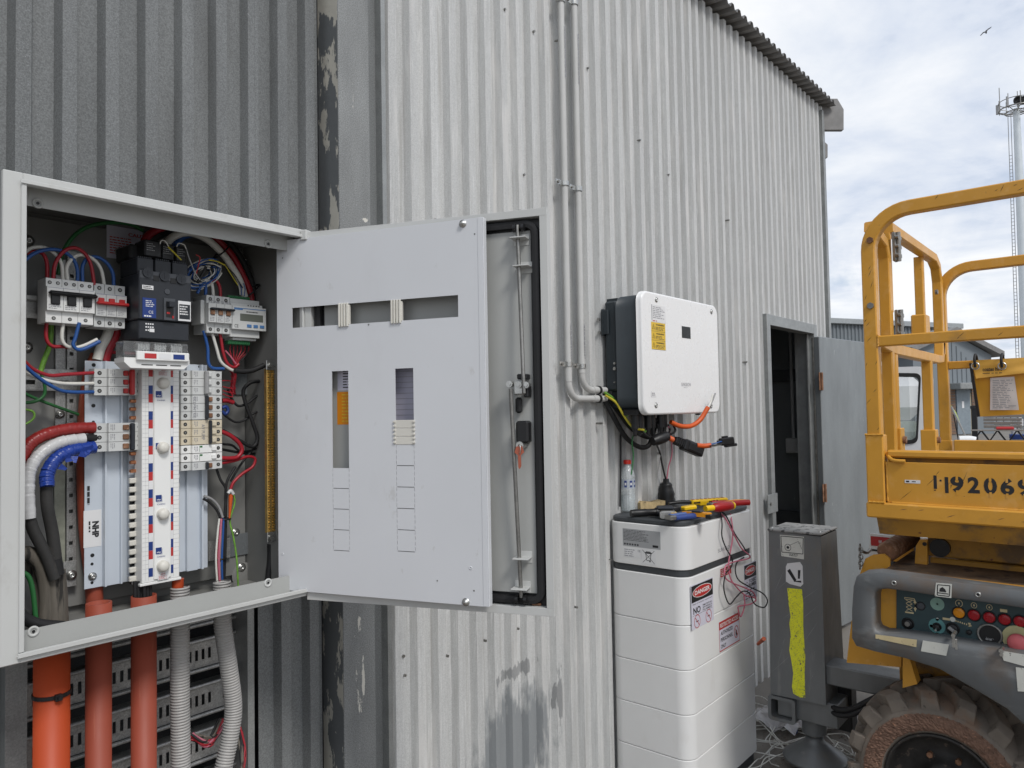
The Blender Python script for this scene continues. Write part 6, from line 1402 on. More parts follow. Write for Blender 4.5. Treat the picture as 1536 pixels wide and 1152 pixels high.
# end frame and gate (plane across the end of the platform)
YG_ = .735
XF = 4.05
zf = at(1436, 402, X=XF).z
def ex(x, y): return at(x, y, Y=YG_-.02)
pA = ex(1330, 480); pB = ex(1387, 430); pC = ex(1409, 500)
bar([(Xc+.02, YG_-.02, zr-.04), (pA.x-.03, YG_-.02, zr-.075), (pA.x, YG_-.02, zr-.13), (pA.x, YG_-.02, 1.25)], nm='end_post', up=(0, 1, 0), h=.0195)
gz = at(1395, 387, Y=YG_-.02).z; gt = at(1340, 346, Y=YG_-.02).z
Z_g = (gz+gt)/2
bar([(pA.x+.055, YG_-.02, Z_g), (pB.x+.05, YG_-.02, Z_g), (pC.x-.10, YG_-.02, Z_g), (pC.x-.03, YG_-.02, Z_g-.03), (pC.x, YG_-.02, Z_g-.10), (pC.x, YG_-.02, 1.80)], .020, m_yel, 'gate_frame', up=(0, 1, 0))
bar([(pA.x+.062, YG_-.02, Z_g-.02), (pA.x+.062, YG_-.02, at(1340, 470, Y=YG_-.02).z)], .010, nm='gate_stile', up=(1, 0, 0))
bar([(pB.x, YG_-.0, Z_g-.02), (pB.x, YG_-.0, at(1390, 500, Y=YG_).z)], .018, nm='gate_stile', up=(1, 0, 0))
zb = at(1340, 525, Y=YG_-.02).z
bar([(Xc+.03, YG_-.02, zb+.02), (pA.x+.03, YG_-.02, zb), (pC.x-.12, YG_-.02, zb-.005), (pC.x-.03, YG_-.02, zb-.0), (pC.x, YG_-.02, zb+.08)], .020, nm='gate_bottom_rail', up=(0, 1, 0))
p1, p2 = at(1339, 590, Y=YG_-.02), at(1392, 590, Y=YG_-.02)
for p in (p1, p2):
    bar([(p.x, YG_-.02, zb-.02), (p.x, YG_-.02, 1.25)], .0195, nm='gate_post', up=(1, 0, 0))
    zz_ = at(1340 if p is p1 else 1393, 662, Y=YG_-.045).z
    b = B(); b.box(p.x-.030, p.x+.030, YG_-.05, YG_+.01, zz_-.06, zz_+.045, .003); br_ = part('foot_bracket', b, m_yel, lift)
    b = B(); b.cyl((p.x, YG_-.062, zz_), (p.x, YG_-.05, zz_), .014, 6); part('bolt', b, m_rust, br_)
for px, py in ((1341, 371), (1345, 487)):
    p = at(px, py, Y=YG_-.045); b = B(); b.box(p.x-.018, p.x+.018, YG_-.055, YG_-.042, p.z-.055, p.z+.055, .003); b.cyl((p.x+.0, YG_-.06, p.z-.055), (p.x, YG_-.06, p.z+.055), .009, 10)
    for k in (-1, 0, 1):
        for s in (-1, 1): b.cyl((p.x+s*.02, YG_-.066, p.z+k*.034), (p.x+s*.02, YG_-.055, p.z+k*.034), .008, 6)
    part('hinge', b, m_dsteel, lift)
p = at(1383, 491, Y=YG_-.05); b = B(); b.box(p.x-.055, p.x+.03, YG_-.075, YG_-.02, p.z-.06, p.z+.05, .005); lb_ = part('latch_box', b, m_yel, lift)
b = B(); b.box(p.x+.031, p.x+.055, YG_-.07, YG_-.04, p.z-.04, p.z+.035, .003); b.cyl((p.x+.06, YG_-.06, p.z-.045), (p.x+.06, YG_-.06, p.z+.03), .008, 8); part('latch', b, m_dsteel, lb_)
# far side guard rail
pth = [(XF, YG_-.02, 1.2), (XF, YG_-.02, zf-Rr-.02)]+[(XF, y, z) for y, z in arc((YG_-.02-Rr, zf-Rr), Rr, 0, 90, 10)]+[(XF, .3, zf), (XF, YE, zf)]
bar(pth, nm='corner_rail', up=(-1, 0, 0)); zf2 = at(1430, 548, X=XF).z; bar([(XF, YG_-.045, zf2), (XF, YE, zf2)], .0185, nm='mid_rail', up=(-1, 0, 0))
b = B(); b.box(XF-.026, XF+.026, YG_-.048, YG_+.008, 1.20, at(1412, 660, X=XF).z, .004); part('post_socket', b, m_yel, lift)
p = at(1405, 418, Y=YG_-.05)
p = at(1405, 438, Y=YG_-.05); b = B(); b.cyl((p.x, YG_-.055, p.z), (p.x, YG_-.044, p.z), .011, 6); part('bolt', b, m_dsteel, lift)
z1, z0 = at(1450, 660, X=XF-.04).z, at(1450, 682, X=XF-.04).z
b = B(); b.box(XF-.05, XF-.03, YE, YG_-.06, z0-.15, z1, .004); part('toe_board', b, m_yel, lift)
# platform deck
zb1_, zb0_ = at(1400, 765.5, X=XL-.012).z, at(1400, 783, X=XL-.012).z
zp1, zp0 = at(1340, 693, X=XL).z, at(1340, 752, X=XL).z
zf1, zf0 = at(1340, 677.5, X=XL).z, at(1340, 685, X=XL).z
b = B(); b.box(XL-.014, XL+.05, YE, yp+.030, zb0_, zp0-.006, .005); beam = part('platform_beam', b, m_yel, lift)
b = B(); b.box(XL+.004, XL+.010, YE, yp-.035, zp0-.006, zp1, .001); side = part('side_panel', b, m_yel, lift)
b = B(); b.box(XL+.012, XL+.055, YE, yp-.035, zf0-.004, zf1+.004, .006); part('top_flange', b, m_yel, lift)
b = B(); b.box(XL+.040, XL+.050, YE, yp-.035, zp1-.02, zf0-.004, 0); b.box(XL+.0105, XL+.04, YE, yp-.035, zp1-.025, zp1-.02); part('flange_web', b, m_yeld, lift)
b = B(); b.box(XL+.051, XF, YE, YG_, zf0-.05, zf0-.045); part('deck_floor', b, m_dsteel, lift)
f_ = FX(0, 0, XL); b = B(); p0, p1 = at(1325, 680, X=XL+.02), at(1358, 692, X=XL)
b.tube([Vector((XL+.03, p0.y-.008, p0.z)), Vector((XL+.0, at(1338, 690, X=XL).y, at(1338, 690, X=XL).z)), Vector((XL-.002, p1.y, p1.z))], .007, 6, 3); part('weld_rod', b, m_yel, side)
# stencilled number
fs = FX(0, 0, XL+.004)
def sx(x, y): p = at(x, y, X=XL+.003); return -p.y, p.z
b = B(); ul, vt = sx(1400, 713); ur, vb = sx(1423, 737)
hgt = vt-vb; wbar = .0095
b.quad(fs, ul, ul+wbar, vb+.006, vt, .0006); b.quad(fs, ul, ul+.006, vb, vb+.003, .0006); b.quad(fs, ur-wbar*1.1, ur, vb-.006, vt-.004, .0006); b.quad(fs, (ul+ur)/2-.004, (ul+ur)/2+.002, (vt+vb)/2+.006, (vt+vb)/2+.012, .0006)
for ch_, xa, xb, cut in (('9', 1425, 1446, 'v'), ('2', 1451, 1470, ''), ('0', 1475, 1496, 'v'), ('6', 1500, 1522, 'v'), ('9', 1526, 1547, 'v')):
    ua, va = sx(xa, 714+(xa-1425)*.045); ub, vb_ = sx(xb, 739+(xa-1425)*.055); btext(b, ch_, fs, ua, ub, vb_, va, .0006, .035)
part('stencil_number', b, m_ink, side)
b = B()
for xa, xb, yt_, yb_ in ((1434, 1437, 712, 743), (1484, 1487, 714, 746), (1509, 1512, 716, 748), (1535, 1538, 717, 749)):
    ua, va = sx(xa, yt_); ub, vb_ = sx(xb, yb_); um = (ua+ub)/2; hh = va-vb_
    b.quad(fs, um-.0035, um+.0035, va-hh*.26, va, .0010); b.quad(fs, um-.0035, um+.0035, vb_, vb_+hh*.24, .0010)
part('stencil_bridge', b, m_yel, side)
ua, va = sx(1357, 719.5); ub, vb_ = sx(1380.5, 725.5); b = B(); b.box(ua, ub, vb_, va, .0002, .0010, 0, fs); s = part('small_label', b, m_paper, side); b = B(); b.quad(fs, ua+.004, ua+.014, vb_+.003, va-.003, .0013); bprint(b, fs, ua+.022, ub-.004, vb_+.004, va-.004, 1, .0013, .9, 3, .012); part('lettering', b, m_ink, s)
# pouch hanging from the far mid rail
XP = XF-.035
def pp(x, y, X=XP): return at(x, y, X=X)
t = thing('document_pouch', 'amber vinyl document pouch hanging from the far lift rail with a paper inside', 'pouch', tuple(pp(1500, 580)))
def cloth(pts4, nu, nv, amp, seed, m, nm, off=0, th=.004):
    a, c, d, e = pts4; b = B(); rr = random.Random(seed); ph = [rr.uniform(0, 6) for _ in range(6)]; vs = []
    for j in range(nv+1):
        for i in range(nu+1):
            s, q = i/nu, j/nv; p = a.lerp(c, s).lerp(e.lerp(d, s), q)
            w_ = amp*(math.sin(5*s+ph[0]+2*q)+.7*math.sin(9*q+ph[1]+3*s)+.5*math.sin(13*s+ph[2]-4*q))*q**.5
            vs.append(p+Vector((-off-w_, 0, 0)))
    k = len(vs); vs += [v+Vector((th, 0, 0)) for v in vs]
    fs_ = []
    for j in range(nv):
        for i in range(nu):
            o = j*(nu+1)+i; fs_ += [(o, o+1, o+nu+2, o+nu+1), (k+o, k+o+nu+1, k+o+nu+2, k+o+1)]
    b.add(vs, fs_, True); return part(nm, b, m, t)
m_vin = mat('amber_vinyl', (.68, .33, .03), .35, 0, .1, 6); m_vin2 = mat('amber_vinyl_flap', (.72, .40, .07), .45, 0, .08, 6)
cloth((pp(1458, 541), pp(1600, 534), pp(1600, 618), pp(1469, 625)), 24, 14, .004, 2, m_vin, 'pocket')
cloth((pp(1457, 541), pp(1600, 533), pp(1600, 553), pp(1465, 568)), 26, 8, .004, 5, m_vin2, 'flap', .018)
cloth((pp(1486, 567), pp(1522, 565), pp(1529, 615), pp(1486, 615)), 8, 10, .002, 2, mat('paper_form', (.62, .56, .53), .6, 0, .05), 'paper', .014, .001)
b = B(); q = pp(1489, 614, XP-.022); fq = FX(0, 0, XP-.021); 
for k in range(17): 
    a = pp(1489, 571+k*2.55, XP-.02); c = pp(1521+(k*.25), 570+k*2.5, XP-.02)
    bprint(b, fq, -a.y, -c.y-.004*(k % 3), a.z-.003, a.z+.003, 1, .0, .5, k, .02)
part('lettering', b, m_inkg, t)
b = B(); a = pp(1474, 562, XP-.03); c = pp(1503, 549, XP-.03); fq = FX(0, 0, XP-.027); btext(b, 'coates hire', fq, -a.y, -c.y, a.z+.015, c.z-.003, .0, .03); bprint(b, fq, -a.y, -c.y, a.z+.003, a.z+.008, 1, .0, .6, 2, .02); part('lettering', b, m_ink, t)
b = B(); b.sweep([pp(1456, 545, XP-.02), pp(1462, 585, XP-.02), pp(1468, 625, XP-.02)], rounded_sq(.006, .001)); part('black_binding', b, m_black, t)
for x in (1463, 1503):
    c = pp(x, 549, XP-.03); b = B(); b.lathe([(.012, -.002), (.012, .002), (.018, .002), (.018, -.002), (.012, -.002)], fr3(c, (0, 1, 0), (0, 0, 1), (-1, 0, 0)), 18); part('eyelet', b, m_steel, t)
    b = B(); b.tube([c+Vector((-.006, 0, -.006)), c+Vector((-.016, 0, .03)), c+Vector((.02, 0, .055)), c+Vector((.06, 0, .02)), c+Vector((.04, 0, -.01))], .006, 8, 4); part('strap', b, m_rubber, t)
# underside of the platform
zu = zb0_
b = B(); b.prism([(XL+.0, zu-.001), (XL+.05, zu-.001), (XL+.08, zu-.060), (XL+.03, zu-.060)], fr3((0, 0, 0), (1, 0, 0), (0, 0, 1), (0, -1, 0)), -(yp-.0), -YE); part('under_channel', b, m_yeld, lift)
y9 = at(1392, 830, X=XL+.22).y
b = B(); b.box(XL+.22, XL+.27, YE, y9, zu-.155, zu-.03, .004); part('scissor_beam', b, m_yeld, lift)
b = B(); b.box(XL+.25, XL+.30, YE, y9, zu-.30, zu-.165, .004); part('scissor_beam', b, m_yeld, lift)
b = B(); b.box(XL+.16, XF, YE, yp-.1, zu-.04, zu-.03); part('deck_underside', b, m_yeld, lift)
b = B(); b.box(XF-.12, XF-.06, YE, y9+.1, .55, zu-.04); part('scissor_beam', b, m_yeld, lift)
for x, y, X_, r in ((1390, 789, XL+.055, .030), (1411, 821, XL+.218, .032)):
    p = at(x, y, X=X_); b = B(); b.cyl((X_-.02, p.y, p.z), (X_+.03, p.y, p.z), r, 20); part('dark_hole', b, m_black, lift)  # darkness of the round holes put in as solid black discs
# chassis: moulded grey housing with a recessed control panel
XH = XL-.06
prs = [((1283, 866), (1313, 889)), ((1297, 859), (1318, 885)), ((1318, 857.5), (1330, 884)), ((1360, 863), (1360, 888)), ((1420, 871), (1420, 897)), ((1480, 879), (1480, 905)), ((1560, 890), (1560, 917)), ((1760, 918), (1760, 945)),
       ((1760, 1100), (1760, 1010)), ((1600, 1170), (1600, 990)), ((1560, 1115), (1560, 984)), ((1536, 1090), (1530, 980)), ((1511, 1066), (1500, 976)), ((1460, 1035), (1460, 970)), ((1409, 1005), (1409, 961)), ((1355, 988), (1350, 952)), ((1310, 978), (1325, 951)), ((1283, 970), (1314, 946)), ((1276.5, 958), (1311, 938)), ((1276.5, 915), (1311, 915)), ((1279, 880), (1311, 897))]
outer = [at(*o, X=XH) for o, i in prs]; inner = [at(*i, X=XH) for o, i in prs]
rings = []
def rg(k, X_, towards=0.0): return [Vector((X_, o.y+(i.y-o.y)*k, o.z+(i.z-o.z)*k)) for o, i in zip(outer, inner)]
rings = [rg(-.01, XH+.058), rg(-.01, XH+.026), rg(.02, XH+.007), rg(.07, XH), rg(.86, XH), rg(.96, XH+.004), rg(1.0, XH+.014), rg(1.02, XH+.085)]
b = B(); m_ = len(outer); vs = [v for r in rings for v in r]
b.add(vs, [(k*m_+i, k*m_+(i+1) % m_, (k+1)*m_+(i+1) % m_, (k+1)*m_+i) for k in range(len(rings)-1) for i in range(m_)], True)
hs = part('chassis_housing', b, m_lgrey, lift, 'scuffed grey moulded housing round the control panel')
fh = FX(0, 0, XH+.082)
cyy = lambda x, y, X_=XH+.08: at(x, y, X=X_)
zc1, zc0 = cyy(1400, 885).z+.02, cyy(1330, 960).z-.10
def pan(pts, X_): return [(-at(*q, X=X_).y, at(*q, X=X_).z) for q in pts]
b = B(); b.prism(pan([(1304, 882), (1347, 880), (1347, 962), (1304, 952)], XH+.084), FX(0, 0, XH+.084), -.01, 0); part('yellow_plate', b, m_yel, lift)
b = B(); b.prism(pan([(1345, 876), (1640, 915), (1640, 1003), (1500, 984), (1345, 958)], XH+.082), fh, 0, .003); cpn = part('control_panel', b, m_panelb, lift, 'slate blue control panel with buttons and dials')
fp = fh @ Matrix.Translation((0, 0, .003))
def cq(x, y): p = at(x, y, X=XH+.079); return -p.y, p.z
def knob(x, y, r, h, m, nm, r2=None, bezel=None, n=22, dome=0):
    u, v = cq(x, y)
    if bezel: b = B(); b.lathe([(r*bezel, 0), (r*bezel, .002), (r*1.02, .003), (r*1.02, 0)], fp @ Matrix.Translation((u, v, 0)), n); part('bezel', b, m_black, cpn)
    b = B(); b.lathe([(r, 0), (r, h*.7), (r*.85, h), (r*.3, h+dome), (0, h+dome)], fp @ Matrix.Translation((u, v, 0)), n); return part(nm, b, m, cpn)
for x, y, m in ((1438.5, 919, mat('amber_lens', (.75, .28, .01), .25)), (1461, 922.5, mat('red_lens', (.36, .008, .015), .25)), (1484, 926, None), (1507, 929, None), (1530, 932, None)):
    m = m or bpy.data.materials['red_lens']; knob(x, y, .0165, .006, m, 'indicator_lamp', bezel=1.25)
knob(1362, 935, .015, .010, m_black, 'key_switch', bezel=1.3); u, v = cq(1362, 935); b = B(); b.cyl(fp @ Vector((u, v, .0102)), fp @ Vector((u, v, .0125)), .008, 14); part('key_ring', b, m_dsteel, cpn)
knob(1381, 909, .012, .003, m_mccb2, 'socket', bezel=1.2)
m_mint = mat('mint_decal', (.22, .36, .30), .4, 0, .1, 40)
def decal(x, y, r, m, nm='round_decal'): u, v = cq(x, y); b = B(); b.cyl(fp @ Vector((u, v, .0002)), fp @ Vector((u, v, .0008)), r, 24); return part(nm, b, m, cpn)
decal(1406, 906, .021, m_mint); decal(1406, 906, .003, m_black); decal(1405.5, 939, .025, mat('teal_decal', (.10, .26, .26), .4, 0, .1, 40))
knob(1405.5, 940, .010, .014, m_black, 'toggle_switch', bezel=1.4); u, v = cq(1405.5, 940); b = B(); b.cyl(fp @ Vector((u, v, .010)), fp @ Vector((u+.002, v-.004, .034)), .0035, 10); part('switch_lever', b, m_steel, cpn)
for x, y in ((1406, 929), (1406, 951), (1397, 939)): decal(x, y, .005, m_sticker, 'arrow_decal')
knob(1429, 943, .0165, .010, m_black, 'selector_knob', bezel=1.25); u, v = cq(1429, 943); b = B(); b.box(u-.012, u+.012, v-.005, v+.005, .010, .020, .002, fp @ Matrix.Translation((u, v, 0)) @ Matrix.Rotation(R_(-35), 4, 'Z') @ Matrix.Translation((-u, -v, 0))); part('knob_grip', b, m_wgrey, cpn)
knob(1454, 948, .008, .012, m_black, 'small_switch')
u, v = cq(1485, 952); b = B(); b.lathe([(.036, 0), (.036, .006), (.031, .008), (.029, .004), (.029, .001)], fp @ Matrix.Translation((u, v, 0)), 30); gg = part('gauge_rim', b, m_dsteel, cpn); b = B(); b.cyl(fp @ Vector((u, v, .0005)), fp @ Vector((u, v, .003)), .0288, 28); part('gauge_face', b, m_black, gg)
b = B(); bprint(b, fp, u-.012, u+.014, v-.018, v-.012, 1, .0034, .8, 3, .008); btext(b, 'hours', fp, u-.010, u+.010, v-.014, v-.008, .0036); part('lettering', b, m_wgrey, gg)
u, v = cq(1526, 958); b = B(); b.cyl(fp @ Vector((u, v, 0)), fp @ Vector((u, v, .004)), .041, 30); part('stop_plate', b, mat('faded_yellow', (.50, .47, .25), .5, 0, .1, 40), cpn)
b = B(); b.lathe([(.018, .004), (.018, .020), (.027, .022), (.029, .028), (.026, .036), (.015, .041), (0, .042)], fp @ Matrix.Translation((u+.004, v-.006, 0)), 26); part('stop_button', b, mat('faded_red_button', (.55, .12, .13), .45), cpn)
b = B()
for x, y, r in ((1438.5, 905, .010), (1461, 908, .008), (1484, 911, .008)):
    u, v = cq(x, y)
    stroke(b, fp, [(u+r*math.cos(a), v+r*1.1*math.sin(a)) for a in [i*math.pi/7 for i in range(15)]], .0015, .0006); b.quad(fp, u-.002, u+.002, v-.003, v+.003, .0006)
for (xa, ya, xb, yb) in ((1500, 913, 1511, 919), (1414, 926, 1425, 931), (1452, 934, 1456, 940)):
    (u0, v1), (u1, v0) = cq(xa, ya), cq(xb, yb); b.quad(fp, u0, u1, v0, v1, .0006)
u, v = cq(1430, 930)
for k in range(9): b.quad(fp, u+.006*k, u+.006*k+.003, v-.003-.0012*k, v+.002-.0012*k, .0006)
part('symbols', b, m_stickery, cpn); decal(1429, 929, .008, m_sticker, 'round_decal')
b = B(); (u0, v1), (u1, v0) = cq(1357, 896), cq(1376, 919); W_ = u1-u0; H_ = v1-v0
for k in range(3):
    za = v0+H_*(.05+.27*k); stroke(b, fp, [(u0+W_*.1, za), (u0+W_*.6, za+H_*.25)], .002, .0006); stroke(b, fp, [(u0+W_*.6, za), (u0+W_*.1, za+H_*.25)], .002, .0007)
stroke(b, fp, [(u0, v1), (u0+W_*.8, v1), (u0+W_*.8, v1-H_*.12), (u0, v1-H_*.12), (u0, v1)], .002, .0006)
for vv, s in ((v1-.014, 1), (v0+.014, -1)): b.poly(fp, [(u1-.006, vv+s*.012), (u1-.011, vv), (u1-.001, vv)], .0006); b.quad(fp, u1-.0075, u1-.0045, vv-s*.014 if s > 0 else vv, vv if s > 0 else vv+.014, .0006)
b.quad(fp, u0, u0+W_*.7, v0-.006, v0-.001, .0006); part('lift_symbol', b, m_stickery, cpn)
(u0, v1), (u1, v0) = cq(1384, 949), cq(1432, 956); b = B(); b.poly(fp, [(u0-.012, v0-.006), (u0, v1+.006), (u1, v1-.003), (u1+.004, v0-.012)], .0005); s = part('maker_strip', b, m_mccb2, cpn)
b = B(); btext(b, 'Haulotte', fp, u0+.002, u0+(u1-u0)*.62, v0-.000, v1-.001, .0008, .03)
um = u0+(u1-u0)*.70; b.poly(fp, [(um-.006, v1-.002), (um+.002, v1-.002), (um+.010, (v0+v1)/2-.002), (um+.002, v0-.002), (um-.006, v0-.002), (um, (v0+v1)/2-.002)], .0008); part('lettering', b, m_ink, s)
um += .014; b = B(); b.poly(fp, [(um-.006, v1-.004), (um+.002, v1-.004), (um+.010, (v0+v1)/2-.004), (um+.002, v0-.004), (um-.006, v0-.004), (um, (v0+v1)/2-.004)], .0008); part('red_arrow', b, m_inkr, s)
# stickers and rivets on the housing
def hq(x, y, X_=XH): p = at(x, y, X=X_); return -p.y, p.z
fH = FX(0, 0, XH-.0002)
def hsticker(pts, m, w=.0008):
    b = B(); b.prism([hq(*p) for p in pts], fH, 0, w); return part('sticker', b, m, hs)
s = hsticker([(1404, 874), (1428, 876), (1427, 897), (1402, 894)], m_sticker)
b = B(); P_ = [hq(*p) for p in ((1406.5, 877), (1425, 878.5), (1424, 894.5), (1406, 892.5), (1406.5, 877))]; stroke(b, fH, P_, .0028, .0011)
u, v = hq(1414, 885); b.poly(fH, [(u-.010, v-.006), (u-.008, v+.004), (u, v+.010), (u+.008, v+.003), (u+.010, v-.006)], .0012); b.quad(fH, u-.014, u+.016, v-.012, v-.009, .0012); part('pictogram', b, m_ink, s)
# ledge under the panel with its worn labels
def lbl(pts, m, X_=XH+.004):
    q = [at(*p, X=X_) for p in pts]; b = B(); f2 = FX(0, 0, X_-.0055); b.prism([(-p.y, p.z) for p in q], f2, 0, .0008); return part('sticker', b, m, hs)
lbl([(1314, 951), (1376, 959), (1375, 970), (1314, 957)], m_stickery); lbl([(1385, 960), (1424, 966), (1420, 983), (1382, 976)], m_sticker); lbl([(1501, 975), (1560, 985), (1560, 1005), (1506, 990)], m_sticker); lbl([(1524, 1000), (1560, 1004), (1560, 1038), (1527, 1036)], m_sticker)
for x, y in ((1341, 874.5), (1467, 892)):
    u, v = hq(x, y); b = B(); b.lathe([(.0085, 0), (.008, .0015), (.0045, .002), (.004, .0008)], fH @ Matrix.Translation((u, v, 0)), 14); part('rivet', b, m_steel, hs); b = B(); b.cyl(fH @ Vector((u, v, 0)), fH @ Vector((u, v, .001)), .0036, 10); part('rivet_hole', b, m_black, hs)
for x, y, s in ((1430, 955, -1), (1502, 976, 1)):
    u, v = hq(x, y, XH-.01); b = B(); fz = FX(0, 0, XH-.004)
    if s < 0: b.cyl(fz @ Vector((u, v+.006, -.03)), fz @ Vector((u, v+.004, .010)), .006, 10); b.box(u-.004, u+.004, v-.034, v+.002, .006, .009, .001, fz); b.box(u+.004, u+.010, v-.040, v-.006, .004, .006, .001, fz)
    else: b.cyl(fz @ Vector((u, v, -.02)), fz @ Vector((u, v, .012)), .007, 12); b.cyl(fz @ Vector((u, v-.012, -.02)), fz @ Vector((u, v-.012, .010)), .005, 10)
    part('key_bunch' if s < 0 else 'toggle_catch', b, m_steel, hs)
# dusty top deck of the chassis, yellow front edge
zt_ = at(1400, 866, X=XH+.05).z
b = B(); b.box(XH+.058, XH+.09, -1.2, at(1322, 857, X=XH+.05).y, zt_-.012, zt_, .004); part('deck_edge', b, m_yel, lift)
b = B(); b.box(XH+.0905, XH+.75, -1.2, at(1326, 852, X=XH+.09).y, zt_-.010, zt_-.001, .002); part('chassis_top', b, m_rustd, lift)
b = B(); b.box(XH+.31, XF-.1, -1.2, .72, .30, zt_-.012, .004); part('chassis_body', b, m_yeld, lift)
b = B(); b.prism([(-.70, .46), (-.70, .70), (-.80, .62), (-.80, .46)], FX(0, 0, XH+.32), -.02, .0); 
b = B(); b.prism(pan([(1290, 905), (1277, 932), (1270, 994), (1352, 1001), (1352, 905)], XH+.2), FX(0, 0, XH+.2), -.1, 0); part('bumper_plate', b, m_yel, lift)
p0, p1, p2, p3 = (at(*q, X=XH+.12) for q in ((1354, 985), (1364, 986), (1376, 1026), (1354, 1032)))
b = B(); b.prism([(-p.y, p.z) for p in (p0, p1, p2, p3)], FX(0, 0, XH+.12), -.05, 0); part('gusset', b, m_yel, lift)
# ladder step and brackets above the housing
pa, pb = at(1327, 826, X=XH+.16), at(1370, 806, X=XH+.34)
pa = at(1330, 828, X=XL+.13); pb = at(1367, 806, X=XL+.45)
axv = pb-pa; nst = 9; b = B(); pts = []; scs = []
for i in range(nst):
    for f, k in ((0, .80), (.3, 1), (.6, 1), (.85, .80)): pts.append(pa+axv*((i+f)/nst)); scs.append(k)
b.sweep(pts, [(.036*math.cos(2*math.pi*i/16), .036*math.sin(2*math.pi*i/16)) for i in range(16)], scales=scs, smooth=True); part('ribbed_roller', b, m_rust, lift)
def lplate(pts, X_, m, nm, th=.01):
    q = [at(*p, X=X_) for p in pts]; b = B(); b.prism([(-p.y, p.z) for p in q], FX(0, 0, X_), -th, 0); return part(nm, b, m, lift)
lplate([(1288, 866), (1298, 838), (1310, 832), (1326, 831), (1335, 838), (1335, 852), (1318, 858)], XL+.10, m_yel, 'roller_bracket')
lplate([(1340, 842), (1345, 812), (1358, 806), (1370, 813), (1372, 845)], XL+.46, m_yel, 'roller_bracket')
s = lplate([(1372, 846), (1374, 818), (1380, 809), (1391, 809), (1391, 847)], XL+.20, m_yel, 'lug_plate', .02)
p = at(1387, 816, X=XL+.198); b = B(); b.cyl((XL+.195, p.y, p.z), (XL+.2, p.y, p.z), .007, 12); part('hole', b, m_black, s)
s = lplate([(1305, 800), (1349, 805), (1349, 826), (1303, 838)], XL+.55, m_white, 'warning_plate'); 
def wp(x, y): p = at(x, y, X=XL+.548); return -p.y, p.z
fw_ = FX(0, 0, XL+.548); b = B(); (u0, v1), (u1, v0) = wp(1306, 804), wp(1335, 821); b.quad(fw_, u0, u1, v0, v1, .0004); part('red_panel', b, m_inkr, s); b = B(); btext(b, 'WORKS', fw_, u0+.03, u1-.03, v0+.012, v1-.014, .0008, .03); part('lettering', b, m_paper, s)
b = B(); (u0, v1), (u1, v0) = wp(1306, 823), wp(1335, 833); bprint(b, fw_, u0, u1, v0+.01, v1, 1, .0008, .8, 3, .05); part('lettering', b, m_ink, s)
rr = random.Random(2); b = B()
for k in range(7):
    p = at(1290+1.2*(k % 2), 820+5*k, X=XL+.09); b.lathe([(.0075+.002*math.cos(a), .002*math.sin(a)) for a in [i*math.pi/3 for i in range(7)]], fr3(p, (0, 1, 0) if k % 2 else (1, 0, 0), (0, 0, 1.3), (1, 0, 0) if k % 2 else (0, 1, 0)), 10)
part('safety_chain', b, m_dsteel, lift, kind='stuff')
b = B(); b.tube([at(1291, 826, X=XL+.09), at(1300, 829, X=XL+.15), at(1306, 824, X=XL+.3)], .006, 8, 4); part('hook', b, m_dsteel, lift)
# ---------------------------------------------------------------- tyre with lugs
XT = XL+.0; yc, zc, RT, WT = .548, .300, .305, .27
ty = B(); ftw = fr3((XT, yc, zc), (0, -1, 0), (0, 0, 1), (-1, 0, 0))     # w points to the viewer
ty.lathe([(.168, -.03), (.172, -.008), (.182, 0), (.215, .004), (.243, .002), (.248, -.002), (.252, -.012), (.268, -.04), (.274, -.10), (.274, -WT+.10), (.268, -WT+.04), (.25, -WT+.01), (.18, -WT)], ftw, 64)
tyre = part('tyre', ty, m_tyre, lift, 'tyre caked with dried clay')
b = B(); rr = random.Random(8); vs = []; NA, NR = 260, 13
for i in range(NA):
    for j in range(NR):
        q = j/(NR-1); r = .180+.060*q+rr.uniform(-.0015, .0015); a = 2*math.pi*(i+rr.uniform(-.3, .3))/NA
        vs.append(ftw @ Vector((r*math.cos(a), r*math.sin(a), -.001+.0075*math.sin(math.pi*q)**.5+(rr.uniform(0, .0045) if 0 < j < NR-1 else 0))))
b.add(vs, [(i*NR+j, ((i+1) % NA)*NR+j, ((i+1) % NA)*NR+j+1, i*NR+j+1) for i in range(NA) for j in range(NR-1)]); part('clay_ring', b, m_clay, tyre)
NL = 16; lg0 = None
def lug(k, side):
    a0 = 2*math.pi*(k+.5*side)/NL; b = B(); vs = []
    # chevron lug: wide on the shoulder, sweeping back towards the centre line
    secs = [(-.006, -.004, .052, .250, .286), (-.034, .002, .058, .262, .303), (-.090, .040, .088, .270, .310), (-.130, .080, .118, .271, .311)]
    for w_, t0, t1, r0, r1 in secs:
        w_ = w_ if side == 0 else -WT-w_
        for t, r in ((t0-.006, r0-.012), (t1+.006, r0-.012), (t1-.006/1, r1), (t0+.006, r1)):
            a = a0+t/.26; vs.append(ftw @ Vector((r*math.cos(a), r*math.sin(a), w_)))
    fs_ = [(4*i+j, 4*i+(j+1) % 4, 4*i+4+(j+1) % 4, 4*i+4+j) for i in range(3) for j in range(4)]+[(3, 2, 1, 0), (12, 13, 14, 15)]
    b.add(vs, fs_); return b
for k in range(NL):
    for side in (0, 1):
        o = part('tread_lug', lug(k, side), m_tyre, tyre); md = o.modifiers.new('b', 'BEVEL'); md.width = .0035; md.segments = 2
